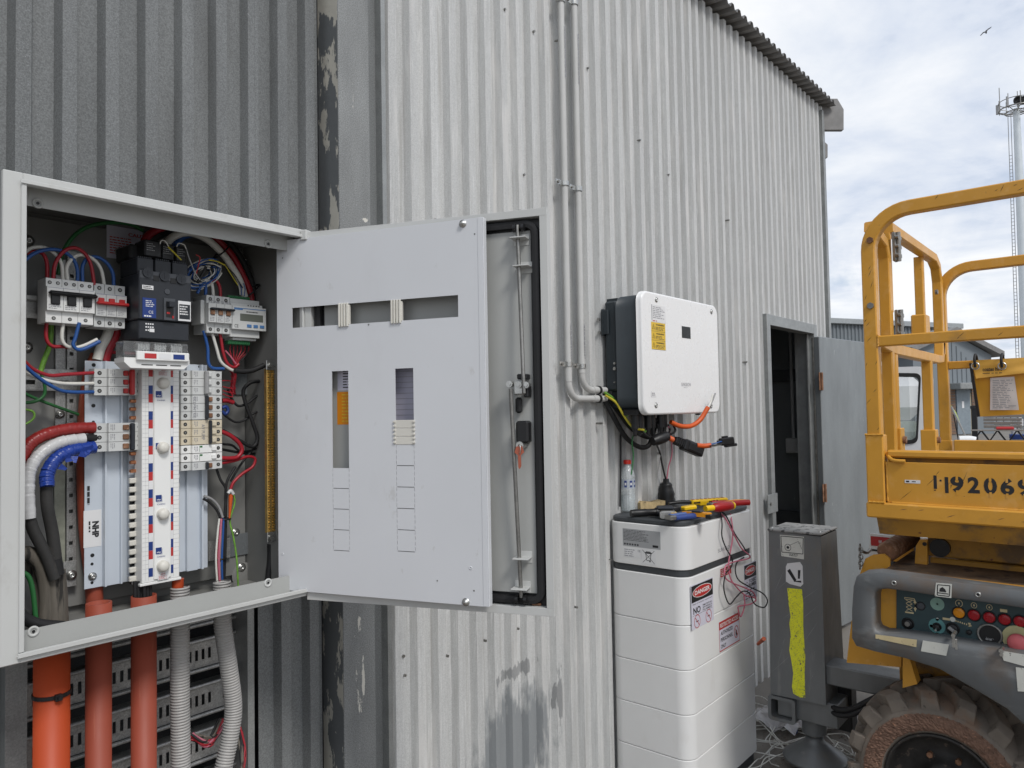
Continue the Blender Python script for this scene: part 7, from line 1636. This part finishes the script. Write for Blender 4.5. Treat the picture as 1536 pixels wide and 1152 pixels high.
b = B(); b.lathe([(.171, -.02), (.171, .001), (.166, .003), (.162, .0), (.160, -.02), (.150, -.06), (.10, -.085), (.06, -.06), (.055, -.035), (0, -.035)], ftw, 56); rim = part('rim', b, mat('black_dusty_rim', (.03, .028, .026), .6, .2, .3, 20, bump=.001, bs=60, layers=[dict(col=(.13, .10, .08), scale=30, thr=.58, soft=.06, a=.7)]), lift)
for k in range(6): a = k*math.pi/3; p = ftw @ Vector((.085*math.cos(a), .085*math.sin(a), -.078)); b = B(); b.cyl(p, p+Vector((-.018, 0, 0)), .010, 6); part('wheel_nut', b, m_rust, rim)
b = B(); b.box(XT+WT, XF-.3, yc-.06, yc+.06, zc-.06, zc+.06, .01); part('axle', b, m_black, lift)
# second wheel of the lift on the far side and one farther along the near side (outside the picture)
# ---------------------------------------------------------------- stabiliser leg
XS = 3.20
def s_(x, y, X_=XS): return at(x, y, X=X_)
A_, Bq, Cq, Dq = s_(1153, 796), s_(1231, 805), s_(1239, 1058), s_(1156, 1041)
d1, d2 = .21, .26
b = B(); vs = [A_, Bq, Cq, Dq]; vs += [A_+Vector((d1, 0, 0)), Bq+Vector((d1, 0, 0)), Cq+Vector((d2, 0, 0)), Dq+Vector((d2, 0, 0))]
th_ = .004
b.add(vs, [(0, 1, 2, 3), (1, 5, 6, 2), (4, 0, 3, 7), (5, 4, 7, 6)])
stl = part('stabiliser_cover', b, m_lsteel, lift, 'scratched grey stabiliser leg cover with yellow tape')
b = B(); e = Vector((0, 0, .0012)); b.box(XS-.006, XS+d1+.004, Bq.y-.004, A_.y+.004, A_.z-.0005, A_.z+.010, .003); part('cover_cap', b, mat('grubby_top', (.30, .30, .29), .6, .1, .2, 20, layers=[dict(col=(.08, .08, .08), scale=30, thr=.55, soft=.04)]), lift)
fs2 = FX(0, 0, XS-.0003)
def sq(x, y): p = s_(x, y); return -p.y, p.z
def sst(pts, m, par=stl, w=.001): b = B(); b.prism([sq(*p) for p in pts], fs2, 0, w); return part('sticker', b, m, par)
s = sst([(1170, 802), (1206, 805), (1206, 839), (1172, 834)], m_sticker)
b = B(); stroke(b, fs2, [sq(*p) for p in ((1171.5, 804), (1205, 807), (1204.5, 831), (1173, 828), (1171.5, 804))], .003, .0013); cu, cv_ = sq(1182, 821)
stroke(b, fs2, [(cu+.013*math.cos(a), cv_+.014*math.sin(a)) for a in [i*math.pi/8 for i in range(17)]], .002, .0013); ell(b, fs2, cu, cv_, .006, .006, .0014); stroke(b, fs2, [sq(1184, 818), sq(1198, 812), sq(1203, 824)], .0015, .0013); bprint(b, fs2, sq(1184, 832)[0], sq(1203, 836)[0], sq(1203, 836)[1], sq(1184, 830)[1], 2, .0013, .5, 3, .008); part('pictogram', b, m_ink, s)
s = sst([(1181, 845), (1200, 843), (1204, 849), (1205, 876), (1201, 880), (1185, 876), (1179, 872), (1179, 850)], m_paper)
b = B(); 
for pl in ([(1181, 856), (1185, 853), (1195, 870), (1192, 873)], [(1197, 855), (1201, 855), (1200, 868), (1197, 868)], [(1196, 871), (1202, 871), (1202, 874), (1190, 872)]): b.poly(fs2, [sq(*p) for p in pl], .0014)
part('pictogram', b, m_ink, s)
tp = [(1181, 882), (1203, 884), (1205, 905), (1205, 940), (1208, 985), (1207, 1010), (1208, 1046), (1200, 1046), (1190, 1040), (1188, 1030), (1190, 1010), (1187, 990), (1184, 975), (1185, 965), (1186, 950), (1184, 935), (1186, 925), (1183, 905)]
s = sst(tp, m_ltape)
for x, y in ((1158, 796.5), (1230, 801), (1252, 1020)):
    p = s_(x, y, XS+.02) if y < 1000 else at(x, y, Y=Cq.y-.001); b = B(); b.lathe([(.007, 0), (.006, .004), (0, .005)], fr3(p if y > 1000 else Vector((XS+.02, p.y, A_.z+.010)), (1, 0, 0), (0, 1, 0) if y < 1000 else (0, 0, 1), (0, 0, 1) if y < 1000 else (0, -1, 0)), 10); part('rivet', b, m_steel, stl)
# socket tube at its foot
(ua, va), (ub, vb) = sq(1152, 1041), sq(1194, 1088)
b = B(); X0_ = XS-.005
ro, ri = rrect(ua, ub, vb, va, .014, 4), rrect(ua+.014, ub-.014, vb+.014, va-.014, .008, 4)
vs = [fs2 @ Vector((u, v, .005)) for u, v in ro]+[fs2 @ Vector((u, v, .005)) for u, v in ri]+[fs2 @ Vector((u, v, -.25)) for u, v in ro]+[fs2 @ Vector((u, v, -.25)) for u, v in ri]; n = len(ro)
fq_ = []
for i in range(n): j = (i+1) % n; fq_ += [(i, j, n+j, n+i), (i, 2*n+i, 2*n+j, j), (n+i, n+j, 3*n+j, 3*n+i)]
fq_.append(tuple(3*n+i for i in range(n))); b.add(vs, fq_); part('socket_tube', b, m_lsteel, lift)
pc = at(1221, 1080, X=XS+.10); zq = at(1221, 1138, X=XS+.10).z; pr_ = .055
b = B(); b.cyl((pc.x, pc.y, Dq.z+.05), (pc.x, pc.y, at(1221, 1098, X=pc.x).z), .050, 24); part('jack_sleeve', b, m_lsteel, lift)
b = B(); b.cyl((pc.x, pc.y, at(1221, 1097, X=pc.x).z), (pc.x, pc.y, zq+.08), .026, 18); part('jack_rod', b, m_dsteel, lift)
b = B(); fz = Matrix.Translation((pc.x, pc.y, zq)); b.lathe([(0, .0), (.128, .0), (.132, .012), (.122, .022), (.05, .072), (.038, .085), (.036, .10), (0, .10)], fz, 36)
for k in range(8): a = k*math.pi/4; b.prism([(.03, .085), (.118, .022), (.03, .022)], fz @ Matrix.Rotation(a, 4, 'Z') @ Matrix.Rotation(R_(90), 4, 'X'), -.004, .004)
part('foot_pad', b, m_lsteel, lift)
b = B(); b.box(XS+.02, XS+.20, Cq.y-.04, Dq.y-.02, Dq.z-.09, Dq.z+.01, .004); part('jack_bracket', b, m_lsteel, lift)
# beam from the leg to the chassis
zb_1, zb_0 = at(1300, 1009, X=XS+.02).z, at(1300, 1040, X=XS+.02).z
b = B(); b.box(XS+.02, XS+.14, .55, Cq.y+.02, zb_0, zb_1, .006); part('stabiliser_arm', b, m_lsteel, lift)
b = B(); b.box(XS+.16, XS+.24, at(1278, 1080, X=XS+.16).y, at(1240, 1080, X=XS+.16).y+.05, at(1260, 1096, X=XS+.16).z, Cq.z+.10, .006); part('arm_bracket', b, m_black, lift)
for o in (0, .022):
    b = B(); b.tube([at(1236, 1045, X=XS+.1)+Vector((0, 0, -o)), at(1252, 1062, X=XS+.02)+Vector((0, 0, -o)), at(1275, 1064, X=XS)+Vector((0, 0, -o)), at(1305, 1050, X=XS)+Vector((0, 0, -o)), at(1345, 1030, X=XS)+Vector((0, 0, -o))], .011, 10, 5); part('hydraulic_hose', b, m_rubber, lift)

# weld beads where tubes meet
def weld(path, r=.0045):
    rr = random.Random(len(path)); q = smooth_path(path, 8) if len(path) > 2 else [Vector(path[0]).lerp(Vector(path[1]), i/16) for i in range(17)]
    b = B(); b.tube(q, r, 6, 1, scales=[rr.uniform(.7, 1.15) for _ in q]); part('weld_bead', b, m_yel, lift)
y0 = yp-.0225
for (a, c) in (((XL+.002, y0-.001, zm-.018), (XL+.002, y0-.001, zm+.018)), ((XL+.0, y0, zm+.019), (XL+.04, y0, zm+.019)), ((XL-.003, yp-.031, at(1300, 652, X=XL).z), (XL-.003, yp+.028, at(1300, 652, X=XL).z)),
               ((XL+.006, yp-.036, zp0), (XL+.006, yp-.036, zp1)), ((XL-.012, yp+.02, zp0-.005), (XL-.012, yp-.03, zp0-.005)), ((XL+.003, yp-.05, zp0-.005), (XL+.003, -.4, zp0-.005)),
               ((pA.x-.02, YG_-.045, zb+.02), (pA.x+.02, YG_-.045, zb+.02)), ((XF-.001, YG_-.048, zf2-.02), (XF-.001, YG_-.048, zf2+.02))):
    weld([a, c], .0038)

# dark scuffs and scratches on the rails and side panel
rr = random.Random(21)
def slash(X_, y, z, l, ang, w_=.0016, m=None):
    f = FX(0, 0, X_); d = Vector((math.cos(ang), math.sin(ang)))*l/2; n_ = Vector((-d.y, d.x)).normalized()*w_/2; u, v = -y, z; b = B()
    b.poly(f, [(u-d.x, v-d.y), (u-d.x*.2+n_.x, v-d.y*.2+n_.y), (u+d.x, v+d.y), (u+d.x*.1-n_.x, v+d.y*.1-n_.y)], .0003); part('scuff', b, m or m_rubber, lift)
for i in range(46):
    k = rr.random()
    if k < .25: slash(XL, yp+rr.uniform(-.018, .018), rr.uniform(1.42, 2.1), rr.uniform(.012, .035), rr.uniform(.7, 1.3))
    elif k < .45: slash(XL-.0005, rr.uniform(-.1, .5), zr+rr.uniform(-.015, .015), rr.uniform(.01, .03), rr.uniform(-1.0, 1.2))
    elif k < .62: slash(XL+.001, rr.uniform(0, .6), zm+rr.uniform(-.012, .012), rr.uniform(.015, .03), rr.uniform(.6, 1.0))
    elif k < .88: slash(XL+.0037, rr.uniform(.05, .66), rr.uniform(zp0+.02, zp1-.01), rr.uniform(.02, .07), rr.uniform(.7, 1.2), .0014, rr.choice((m_rubber, m_rust)))
    else: slash(XL-.0142, rr.uniform(.0, .7), rr.uniform(zb0_+.008, zp0-.015), rr.uniform(.01, .03), rr.uniform(-.3, .6), .002, m_rust)
for i in range(16):
    slash(XS-.0004, rr.uniform(Bq.y+.02, A_.y-.03), rr.uniform(Dq.z+.08, A_.z-.2), rr.uniform(.03, .16), rr.uniform(.6, 1.7), .0012, m_wgrey)
# ================================================================== BACKGROUND
def hdir(px): v = ray(px, 600); return Vector((v.x, v.y, 0)).normalized()
def gpt(px, depth): v = ray(px, 610); k = depth/v.dot(cd); return Vector((v.x*k, v.y*k, 0))
def rpt(px, py, depth): v = ray(px, py); return EYE+v*(depth/v.dot(cd))
def zat(px, py, depth): v = ray(px, py); return EYE.z+v.z*depth/v.dot(cd)
m_farw = mat('far_shed_sheet', (.17, .19, .205), .6, .1, .1, .6, (1, 1, .2)); m_farg = mat('far_shed_gable', (.20, .225, .245), .6, .1, .08, .6, (1, 1, .2))
DF = 38
pL, pR = gpt(1225, DF-2), gpt(1440, DF+2)
ax = (pR-pL); LN = ax.length; ax.normalize(); nn = Vector((ax.y, -ax.x, 0)); 
if nn.dot(-pL) < 0: nn = -nn
ff2 = fr3(pL, ax, (0, 0, 1), nn)
fsh = thing('far_shed', 'long grey ribbed shed in the distance behind the lift', 'shed', tuple(pL))
zt0 = zat(1243, 483, DF-2)
b = B(); pts = []; n = int(LN/.25); vs = []
for i in range(n):
    for t, w_ in ((0, 0), (.3, 0), (.4, -.06), (.9, -.06)): vs += [ff2 @ Vector(((i+t)*.25, 0, w_)), ff2 @ Vector(((i+t)*.25, zt0, w_))]
b.add(vs, [(2*i, 2*i+2, 2*i+3, 2*i+1) for i in range(len(vs)//2-1)]); part('ribbed_wall', b, m_farw, fsh)
b = B(); b.box(0, LN+.3, zt0-.02, zt0+.25, -.2, .18, .02, ff2); part('gutter', b, mat('far_gutter', (.30, .32, .33), .5), fsh)
b = B(); b.box(0, LN, 0, zt0-.1, -9, -.1, 0, ff2); part('shed_body', b, m_farg, fsh)
# gabled shed beside it
g0 = gpt(1372, 36); g1 = gpt(1503, 37); ax = (g1-g0); LG = ax.length; ax.normalize(); nn = Vector((ax.y, -ax.x, 0))
if nn.dot(-g0) < 0: nn = -nn
fg = fr3(g0, ax, (0, 0, 1), nn); gs = thing('gabled_shed', 'grey gabled shed with a brick flanked door behind the document pouch', 'shed', tuple(g0))
def gq(x, y): 
    p = at(x, y, p=g0, n=nn); q = fg.inverted() @ p; return q.x, q.y
pk = gq(1428, 500); ev = gq(1497, 536); b = B(); b.prism([(0, 0), (ev[0]-.4, 0), (ev[0]-.4, ev[1]+.12), pk, (0, pk[1]-.9)], fg, -12, 0); part('gable_wall', b, m_farg, gs)
b = B(); d = Vector((ev[0]-pk[0], ev[1]-pk[1])); 
b.prism([(pk[0], pk[1]+.02), (ev[0]+.05, ev[1]+.02), (ev[0]+.05, ev[1]+.28), (pk[0], pk[1]+.28)], fg, -12, .35); part('roof_edge', b, m_roof, gs)
b = B(); b.prism([(pk[0], pk[1]+.02), (-.3, pk[1]-.95), (-.3, pk[1]-.7), (pk[0], pk[1]+.28)], fg, -12, .35); part('roof_edge', b, m_roof, gs)
for k in range(12): 
    u = gq(1416+7*k, 600)[0]; b = B(); b.box(u, u+.03, 2.4, pk[1]-.25 if k < 3 else max(2.6, pk[1]-.35-(k-2)*.28), .0, .03, 0, fg); part('sheet_joint', b, m_farw, gs)
(u0, v1), (u1, v0) = gq(1433, 584), gq(1456, 652); b = B(); b.box(u0, u1, .02, v1, .02, .07, .01, fg); dd = part('far_door', b, mat('blue_grey_door', (.22, .26, .29), .5), gs)
(ua, va), (ub, vb) = gq(1441, 602), gq(1444.5, 612); b = B(); b.box(ua, ub, vb, va, .0705, .08, 0, fg); part('door_notice', b, m_paper, dd)
(ua, va), (ub, vb) = gq(1424, 575), gq(1458, 584); b = B(); b.box(ua, ub, vb, va, .0, .7, .03, fg); part('door_canopy', b, m_trim, gs)
m_brick = mat('far_brick', (.20, .13, .09), .8, 0, .2, 3)
for (xa, xb) in ((1424, 1432), (1457, 1463)):
    (ua, _), (ub, _) = gq(xa, 600), gq(xb, 600); k = 0
    while k*.14 < va-.35:
        b = B(); b.box(ua, ub, .02+k*.14, .135+k*.14, .01, .05, .004, fg); part('brick_course', b, m_brick, gs); k += 1
(ua, va), (ub, vb) = gq(1452, 584), gq(1457, 650); b = B(); b.box(ua, ub, .02, va-.2, .03, .06, 0, fg); part('cream_post', b, mat('cream_post', (.42, .36, .22), .6), gs)
# white low building with window strip behind the bench
g2 = gpt(1478, 44); fb = fr3(g2, hdir(1478).cross(Vector((0, 0, 1))), (0, 0, 1), -hdir(1478)); t = thing('site_hut', 'low hut with white framed window behind the picnic bench', 'hut', tuple(g2))
b = B(); b.box(0, 3.2, 0, 1.9, -2, 0, 0, fb); part('hut_wall', b, m_farw, t)
for k in range(4): b = B(); b.box(.2+.35*k, .5+.35*k, .25, 1.35, .02, .06, 0, fb); part('window_pane', b, mat('far_window', (.45, .5, .52), .2) if k == 0 else bpy.data.materials['far_window'], t)
b = B(); b.box(.1, 1.75, .1, .22, .01, .1, 0, fb); b.box(1.6, 1.75, .22, 1.6, .01, .1, 0, fb); part('window_frame', b, m_white, t)
# picnic bench
tb = gpt(1455, 30); axb = hdir(1455).cross(Vector((0, 0, 1))); fbn = fr3(tb, axb, (0, 0, 1), -hdir(1455)); bn = thing('picnic_bench', 'weathered timber picnic table with seats standing in the far yard', 'bench', tuple(tb))
m_tim = mat('grey_timber', (.19, .17, .15), .8, 0, .2, 4)
for i in range(5): b = B(); b.box(0, 1.75, .42, .46, .15-.16*i, .29-.16*i, .01, fbn); part('table_board', b, m_tim, bn)
for i in range(4): b = B(); b.box(.45, 1.75, .52+.14*i, .63+.14*i, -.75, -.72, .01, fbn); part('back_board', b, m_tim, bn)
for u in (.35, .9, 1.55):
    for s in (-1, 1): b = B(); b.sweep([fbn @ Vector((u, .44, -.1)), fbn @ Vector((u+.28*s, 0, .1*s))], rounded_sq(.025)); part('leg', b, m_black, bn)
b = B(); q = fbn @ Vector((1.05, .47, -.2)); b.box(.85, 1.45, .465, .58, -.3, .1, .03, fbn); solo('red_tarp', b, m_inkr, 'folded red tarp lying on the far picnic table', 'tarp')
b = B(); b.sweep([gpt(1427, 29)+Vector((0, 0, 1.42)), gpt(1449, 28.5)+Vector((0, 0, .12))], rounded_sq(.03)); solo('leaning_pole', b, m_dsteel, 'dark pole leaning by the far door, longer of two', 'pole')
b = B(); b.sweep([gpt(1430, 29.5)+Vector((0, 0, 1.1)), gpt(1436, 29.5)+Vector((0, 0, .02))], rounded_sq(.02)); solo('upright_pole', b, m_black, 'short dark upright pole beside the far door', 'pole')
b = B(); 
for k in range(5): b.tube([gpt(1426+k, 29)+Vector((0, 0, 1.45-.05*k)), gpt(1430+k*1.2, 29)+Vector((0, 0, 1.3-.06*k)), gpt(1434+k*1.2, 29)+Vector((0, 0, 1.15-.1*k))], .02, 5, 2)
solo('lime_rope', b, mat('lime_rope', (.45, .55, .12), .6), 'lime green rope hanging on the leaning pole by the far door', 'rope')
p = gpt(1437, 28); b = B(); b.tube([p+Vector((0, 0, .16)), p+Vector((.1, -.3, .17)), p+Vector((.15, -.5, .13))], .15, 10, 3, scales=None); solo('white_drum', b, m_white, 'white plastic drum lying on the ground near the far door', 'drum')
p = gpt(1528, 30); b0 = B(); fbt = fr3(p, axb, (0, 0, 1), -hdir(1455)); t = thing('bottle_crate', 'crate of clear bottles on a dark blue base beside the picnic bench', 'crate', tuple(p)); b = B(); b.box(-.35, .9, .05, .25, -.4, .4, .02, fbt); part('blue_base', b, m_inkb, t)
for i in range(5):
    for j in range(2): b = B(); b.cyl(fbt @ Vector((-.2+.24*i, .26+.33*j, 0)), fbt @ Vector((-.2+.24*i, .54+.33*j, 0)), .10, 10); part('bottle', b, m_clear if (i+j) % 2 else m_twhite, t)
b = B(); p = gpt(1461, 31); b.sweep([p+Vector((0, 0, 0)), p+Vector((0, 0, 1.3))], rounded_sq(.10)); b.cyl(p+Vector((0, 0, 1.3)), p+Vector((0, 0, 1.42)), .14, 12); solo('bollard', b, m_black, 'dark post standing at the left end of the picnic bench', 'bollard')
b = B(); p = gpt(1525, 60); fbq = fr3(p, hdir(1525).cross(Vector((0, 0, 1))), (0, 0, 1), -hdir(1525)); b.box(-3, 12, 0, 1.2, -2, 0, 0, fbq); solo('green_container', b, mat('dull_green_paint', (.10, .15, .09), .6), 'low dull green container at the far end of the yard', 'container')
b = B(); rr = random.Random(4); vs = []
for k in range(2600):
    u = rr.uniform(-6, 40); p = gpt(1560, 120)+hdir(1540).cross(Vector((0, 0, 1)))*u+Vector((rr.uniform(-3, 3), rr.uniform(-3, 3), 0)); z = rr.uniform(0, 6.0+1.5*math.sin(u*.5)+.9*math.sin(u*1.7)); s = .5
    d1 = Vector((rr.uniform(-1, 1), rr.uniform(-1, 1), rr.uniform(-1, 1))).normalized()*s; d2 = Vector((rr.uniform(-1, 1), rr.uniform(-1, 1), rr.uniform(-1, 1))).normalized()*s
    b.add([p+Vector((0, 0, z))+d1, p+Vector((0, 0, z))+d2, p+Vector((0, 0, z))-d1], [(0, 1, 2)])
solo('treeline', b, mat('far_foliage', (.06, .085, .05), .8, 0, .4, 2), 'far line of dark trees beyond the yard', 'trees', kind='stuff')
# ---------------------------------------------------------------- white van seen between the lift posts
vo = gpt(1300, 6.6); av = hdir(1350).cross(Vector((0, 0, 1))); nv = -hdir(1350)
fv = fr3(vo, av, (0, 0, 1), nv); van = thing('white_van', 'white van with its door window seen between the lift posts', 'van', tuple(vo))
def vq(x, y): p = at(x, y, p=vo, n=nv); q = fv.inverted() @ p; return q.x, q.y
dl_, dt = vq(1298, 548); dr_, _ = vq(1403, 548); _, db = vq(1350, 800)
w0 = vq(1320, 560); w1 = vq(1381, 561); w2 = vq(1376, 664); w3 = vq(1322, 667)
op = [w0, w1, w2, w3]; ot = [vq(1296, 552), vq(1400, 549), vq(1402, 800), vq(1296, 800)]
def ringplate(b, fr, outer, inner, wa, wb):
    n = len(outer); vs = [fr @ Vector((*p, w_)) for w_ in (wa, wb) for p in outer+inner]
    fs = []
    for i in range(n):
        j = (i+1) % n; fs += [(2*n+i, 2*n+j, 3*n+j, 3*n+i), (j, i, n+i, n+j), (i, j, 2*n+j, 2*n+i), (n+j, n+i, 3*n+i, 3*n+j)]
    b.add(vs, fs)
m_van = mat('van_white_paint', (.74, .75, .76), .2, 0, .01, 2, coat=.5)
def rnd(poly, r, n=5):
    o = []
    for i in range(len(poly)):
        p = Vector(poly[i]); a = (Vector(poly[i-1])-p).normalized()*r; c = (Vector(poly[(i+1) % len(poly)])-p).normalized()*r
        for k in range(n+1): t = k/n; o.append(tuple((p+a)*(1-t)**2+p*2*t*(1-t)+(p+c)*t*t))
    return o
oi = rnd(op, .05); oo = rnd(ot, .12)
b = B(); ringplate(b, fv, oo, oi, -.06, .0); vd = part('cab_door', b, m_van, van)
cI = Vector((sum(p[0] for p in op)/4, sum(p[1] for p in op)/4)); oi2 = [tuple(Vector(p).lerp(cI, .09)) for p in oi]; oi0 = [tuple(Vector(p).lerp(cI, -.02)) for p in oi]
b = B(); ringplate(b, fv, oi0, oi2, -.03, .008); part('window_seal', b, m_rubber, vd)
b = B(); b.prism(oi2, fv, -.026, -.022); part('window_glass', b, mat('van_glass', (.75, .82, .80), .03, 0, 0, alpha=.22, spec=.6), vd)
b = B(); q0, q1 = vq(1334, 565), vq(1346, 662); b.sweep([fv @ Vector((q0[0]-.06, q0[1], -.12)), fv @ Vector((q1[0]-.03, q1[1], -.12))], rounded_sq(.03)); part('inner_pillar', b, m_rubber, van)
(u0, v1), (u1, v0) = vq(1325, 556), vq(1395, 635)
b = B(); b.box(u0-.1, u1, v0, v1+.02, -1.6, -1.3, .2, fv); part('cab_panel', b, m_van, van)
b = B(); b.box(u0-.3, u1, v0-.6, v0-.005, -1.4, -1.0, .1, fv); part('seat_reflection', b, mat('greenish_reflection', (.16, .19, .16), .5), van)  # seat block tinted greenish to carry the reflection in the lower window
b = B(); b.box(u0-.30, u0+.03, v0-.7, v0+.10, -.8, -.5, .05, fv); part('dashboard', b, m_black, van)
b = B(); b.box(dl_-.3, dr_+.02, .35, db+.02, -1.9, -.08, .12, fv); part('lower_body', b, m_van, van)
zr_ = vq(1325, 541)[1]; b = B(); b.box(dl_-.3, vq(1330, 545)[0], vq(1320, 556)[1], zr_, -1.9, -.1, .06, fv); part('roof', b, m_van, van)
for u in (dl_-.1, dr_-.1):
    c = fv @ Vector((u, .33, -.1)); b = B(); b.lathe([(0, 0), (.20, 0), (.22, .01), (.32, .01), (.335, -.02), (.335, -.2), (0, -.2)], fr3(c, av, (0, 0, 1), nv), 32); part('wheel', b, m_rubber, van)
# ---------------------------------------------------------------- communications tower
DT = 105; tp_ = rpt(1525, 175, DT); tp_.z = 0; zt = zat(1524, 163, DT)
tw = thing('communications_tower', 'pale steel monopole tower with antennas on a ring platform', 'tower', tuple(tp_))
b = B(); b.cyl(tp_, tp_+Vector((0, 0, zt)), .75, 20, .42); part('pole', b, mat('tower_galvanised', (.58, .62, .64), .4, .2, .06, 1), tw)
hx_ = hdir(1524).cross(Vector((0, 0, 1))); hn = -hdir(1524)
b = B(); lx_ = tp_-hx_*.95
for s in (0, .35): b.sweep([lx_-hx_*s+Vector((0, 0, 2)), lx_+hx_*.28-hx_*s+Vector((0, 0, zt-.5))], rounded_sq(.04, .01))
for k in range(70): z = 2+k*.5; q = lx_+hx_*.28*(z/zt)+Vector((0, 0, z)); b.sweep([q-hx_*.35, q], rounded_sq(.03, .01))
part('ladder', b, m_dsteel, tw, kind='stuff')
fT = Matrix.Translation(tp_+Vector((0, 0, zt)))
for z, r, q in ((0, 2.1, .10), (1.1, 2.1, .06), (-.5, 1.4, .08)):
    b = B(); b.tube([fT @ Vector((r*math.cos(a), r*math.sin(a), z)) for a in [i*math.pi/12 for i in range(24)]], q, 6, 1, cap=False, closed=True); part('platform_ring', b, m_dsteel, tw)
for k in range(9):
    a = k*2*math.pi/9; p = fT @ Vector((2.1*math.cos(a), 2.1*math.sin(a), 0)); b = B(); b.cyl(p+Vector((0, 0, -.3)), p+Vector((0, 0, 1.8+1.4*(k % 3 == 0))), .06, 6); b.cyl(fT @ Vector((0, 0, -.5)), p, .05, 6); part('antenna_mast', b, m_dsteel, tw)
    if k % 2 == 0: b = B(); q = fT @ Vector((2.35*math.cos(a), 2.35*math.sin(a), .6)); b.box(-.16, .16, -.1, .1, -.7, .7, .03, Matrix.Translation(q) @ Matrix.Rotation(a, 4, 'Z')); part('panel_antenna', b, m_wgrey, tw)
for px_ in (1527.5, 1536): c = at(px_, 156, p=tp_, n=hn)+hn*1.5; b = B(); b.lathe([(.60, 0), (.60, .25), (.40, .28), (.38, .1), (0, .1)], fr3(c, hx_, (0, 0, 1), hn), 20); part('dish_antenna', b, m_rubber if px_ < 1530 else m_black, tw)
# bird
pb_ = rpt(1479, 47.5, 60); fB_ = fr3(pb_, hdir(1479).cross(Vector((0, 0, 1))), (0, 0, 1), -hdir(1479)) @ Matrix.Rotation(R_(28), 4, 'Z')
b = B(); b.prism([(-.46, .02), (-.40, -.02), (-.18, .035), (0, -.05), (.18, .035), (.40, .03), (.48, .07), (.38, .08), (.18, .10), (0, .03), (-.18, .10), (-.38, .03)], fB_, -.03, .05)
b.tube([fB_ @ Vector((-.02, -.06, -.16)), fB_ @ Vector((0, -.02, 0)), fB_ @ Vector((.03, .0, .2))], .055, 8, 3); solo('seagull', b, mat('gull_grey', (.12, .12, .13), .7), 'small gull gliding high in the sky right of the shed roof', 'bird')
# ---------------------------------------------------------------- offcuts of white cable and plastic on the ground by the doorway
t = thing('cable_offcuts', 'tangle of thin white cable offcuts on the ground by the stabiliser foot', 'cable offcuts', tuple(at(1190, 1110, Z=0)))
rr = random.Random(12)
for i in range(46):
    c = at(rr.uniform(1146, 1268), rr.uniform(1074, 1150), Z=0); pts = []; a = rr.uniform(0, 6.28)
    for k in range(5):
        a += rr.uniform(-1.3, 1.3); pts.append(Vector((c.x, c.y, rr.uniform(.004, .05)))); c = c+Vector((math.cos(a), math.sin(a), 0))*rr.uniform(.06, .16)
    b = B(); b.tube(pts, .0026, 5, 5); part('white_wire', b, m_wwhite, t)
b = B()
for i in range(7):
    c = at(rr.uniform(1150, 1262), rr.uniform(1068, 1105), Z=0); vs = []; n = 5
    for j in range(n):
        for k in range(n): vs.append(c+Vector((.05*(j-2), .05*(k-2), .02+rr.uniform(0, .07))))
    b.add(vs, [(j*n+k, j*n+k+1, (j+1)*n+k+1, (j+1)*n+k) for j in range(n-1) for k in range(n-1)], False)
solo('plastic_wrap', b, mat('crumpled_wrap', (.62, .60, .60), .2, 0, .1, alpha=.55), 'crumpled clear plastic wrap strewn on the ground by the stabiliser foot', 'plastic wrap', kind='stuff')
b = B(); c = at(1192, 1100, Z=.02); b.box(c.x-.015, c.x+.015, c.y-.01, c.y+.01, .02, .035, .003); solo('blue_clip', b, m_inkb, 'tiny blue clip lying among the white cable offcuts', 'clip')
b = B()
for i in range(900):
    c = at(rr.uniform(1140, 1290), rr.uniform(1060, 1152), Z=0); s = rr.uniform(.002, .008)
    p = [Vector((rr.uniform(-1, 1), rr.uniform(-1, 1), rr.uniform(0, 1)))*s for _ in range(4)]; b.add([c+q for q in p], [(0, 1, 2), (0, 2, 3), (0, 3, 1), (1, 3, 2)])
solo('gravel', b, mat('yard_grit', (.22, .18, .15), .9, 0, .4, 60), 'loose grit on the concrete by the doorway', 'gravel', kind='stuff')
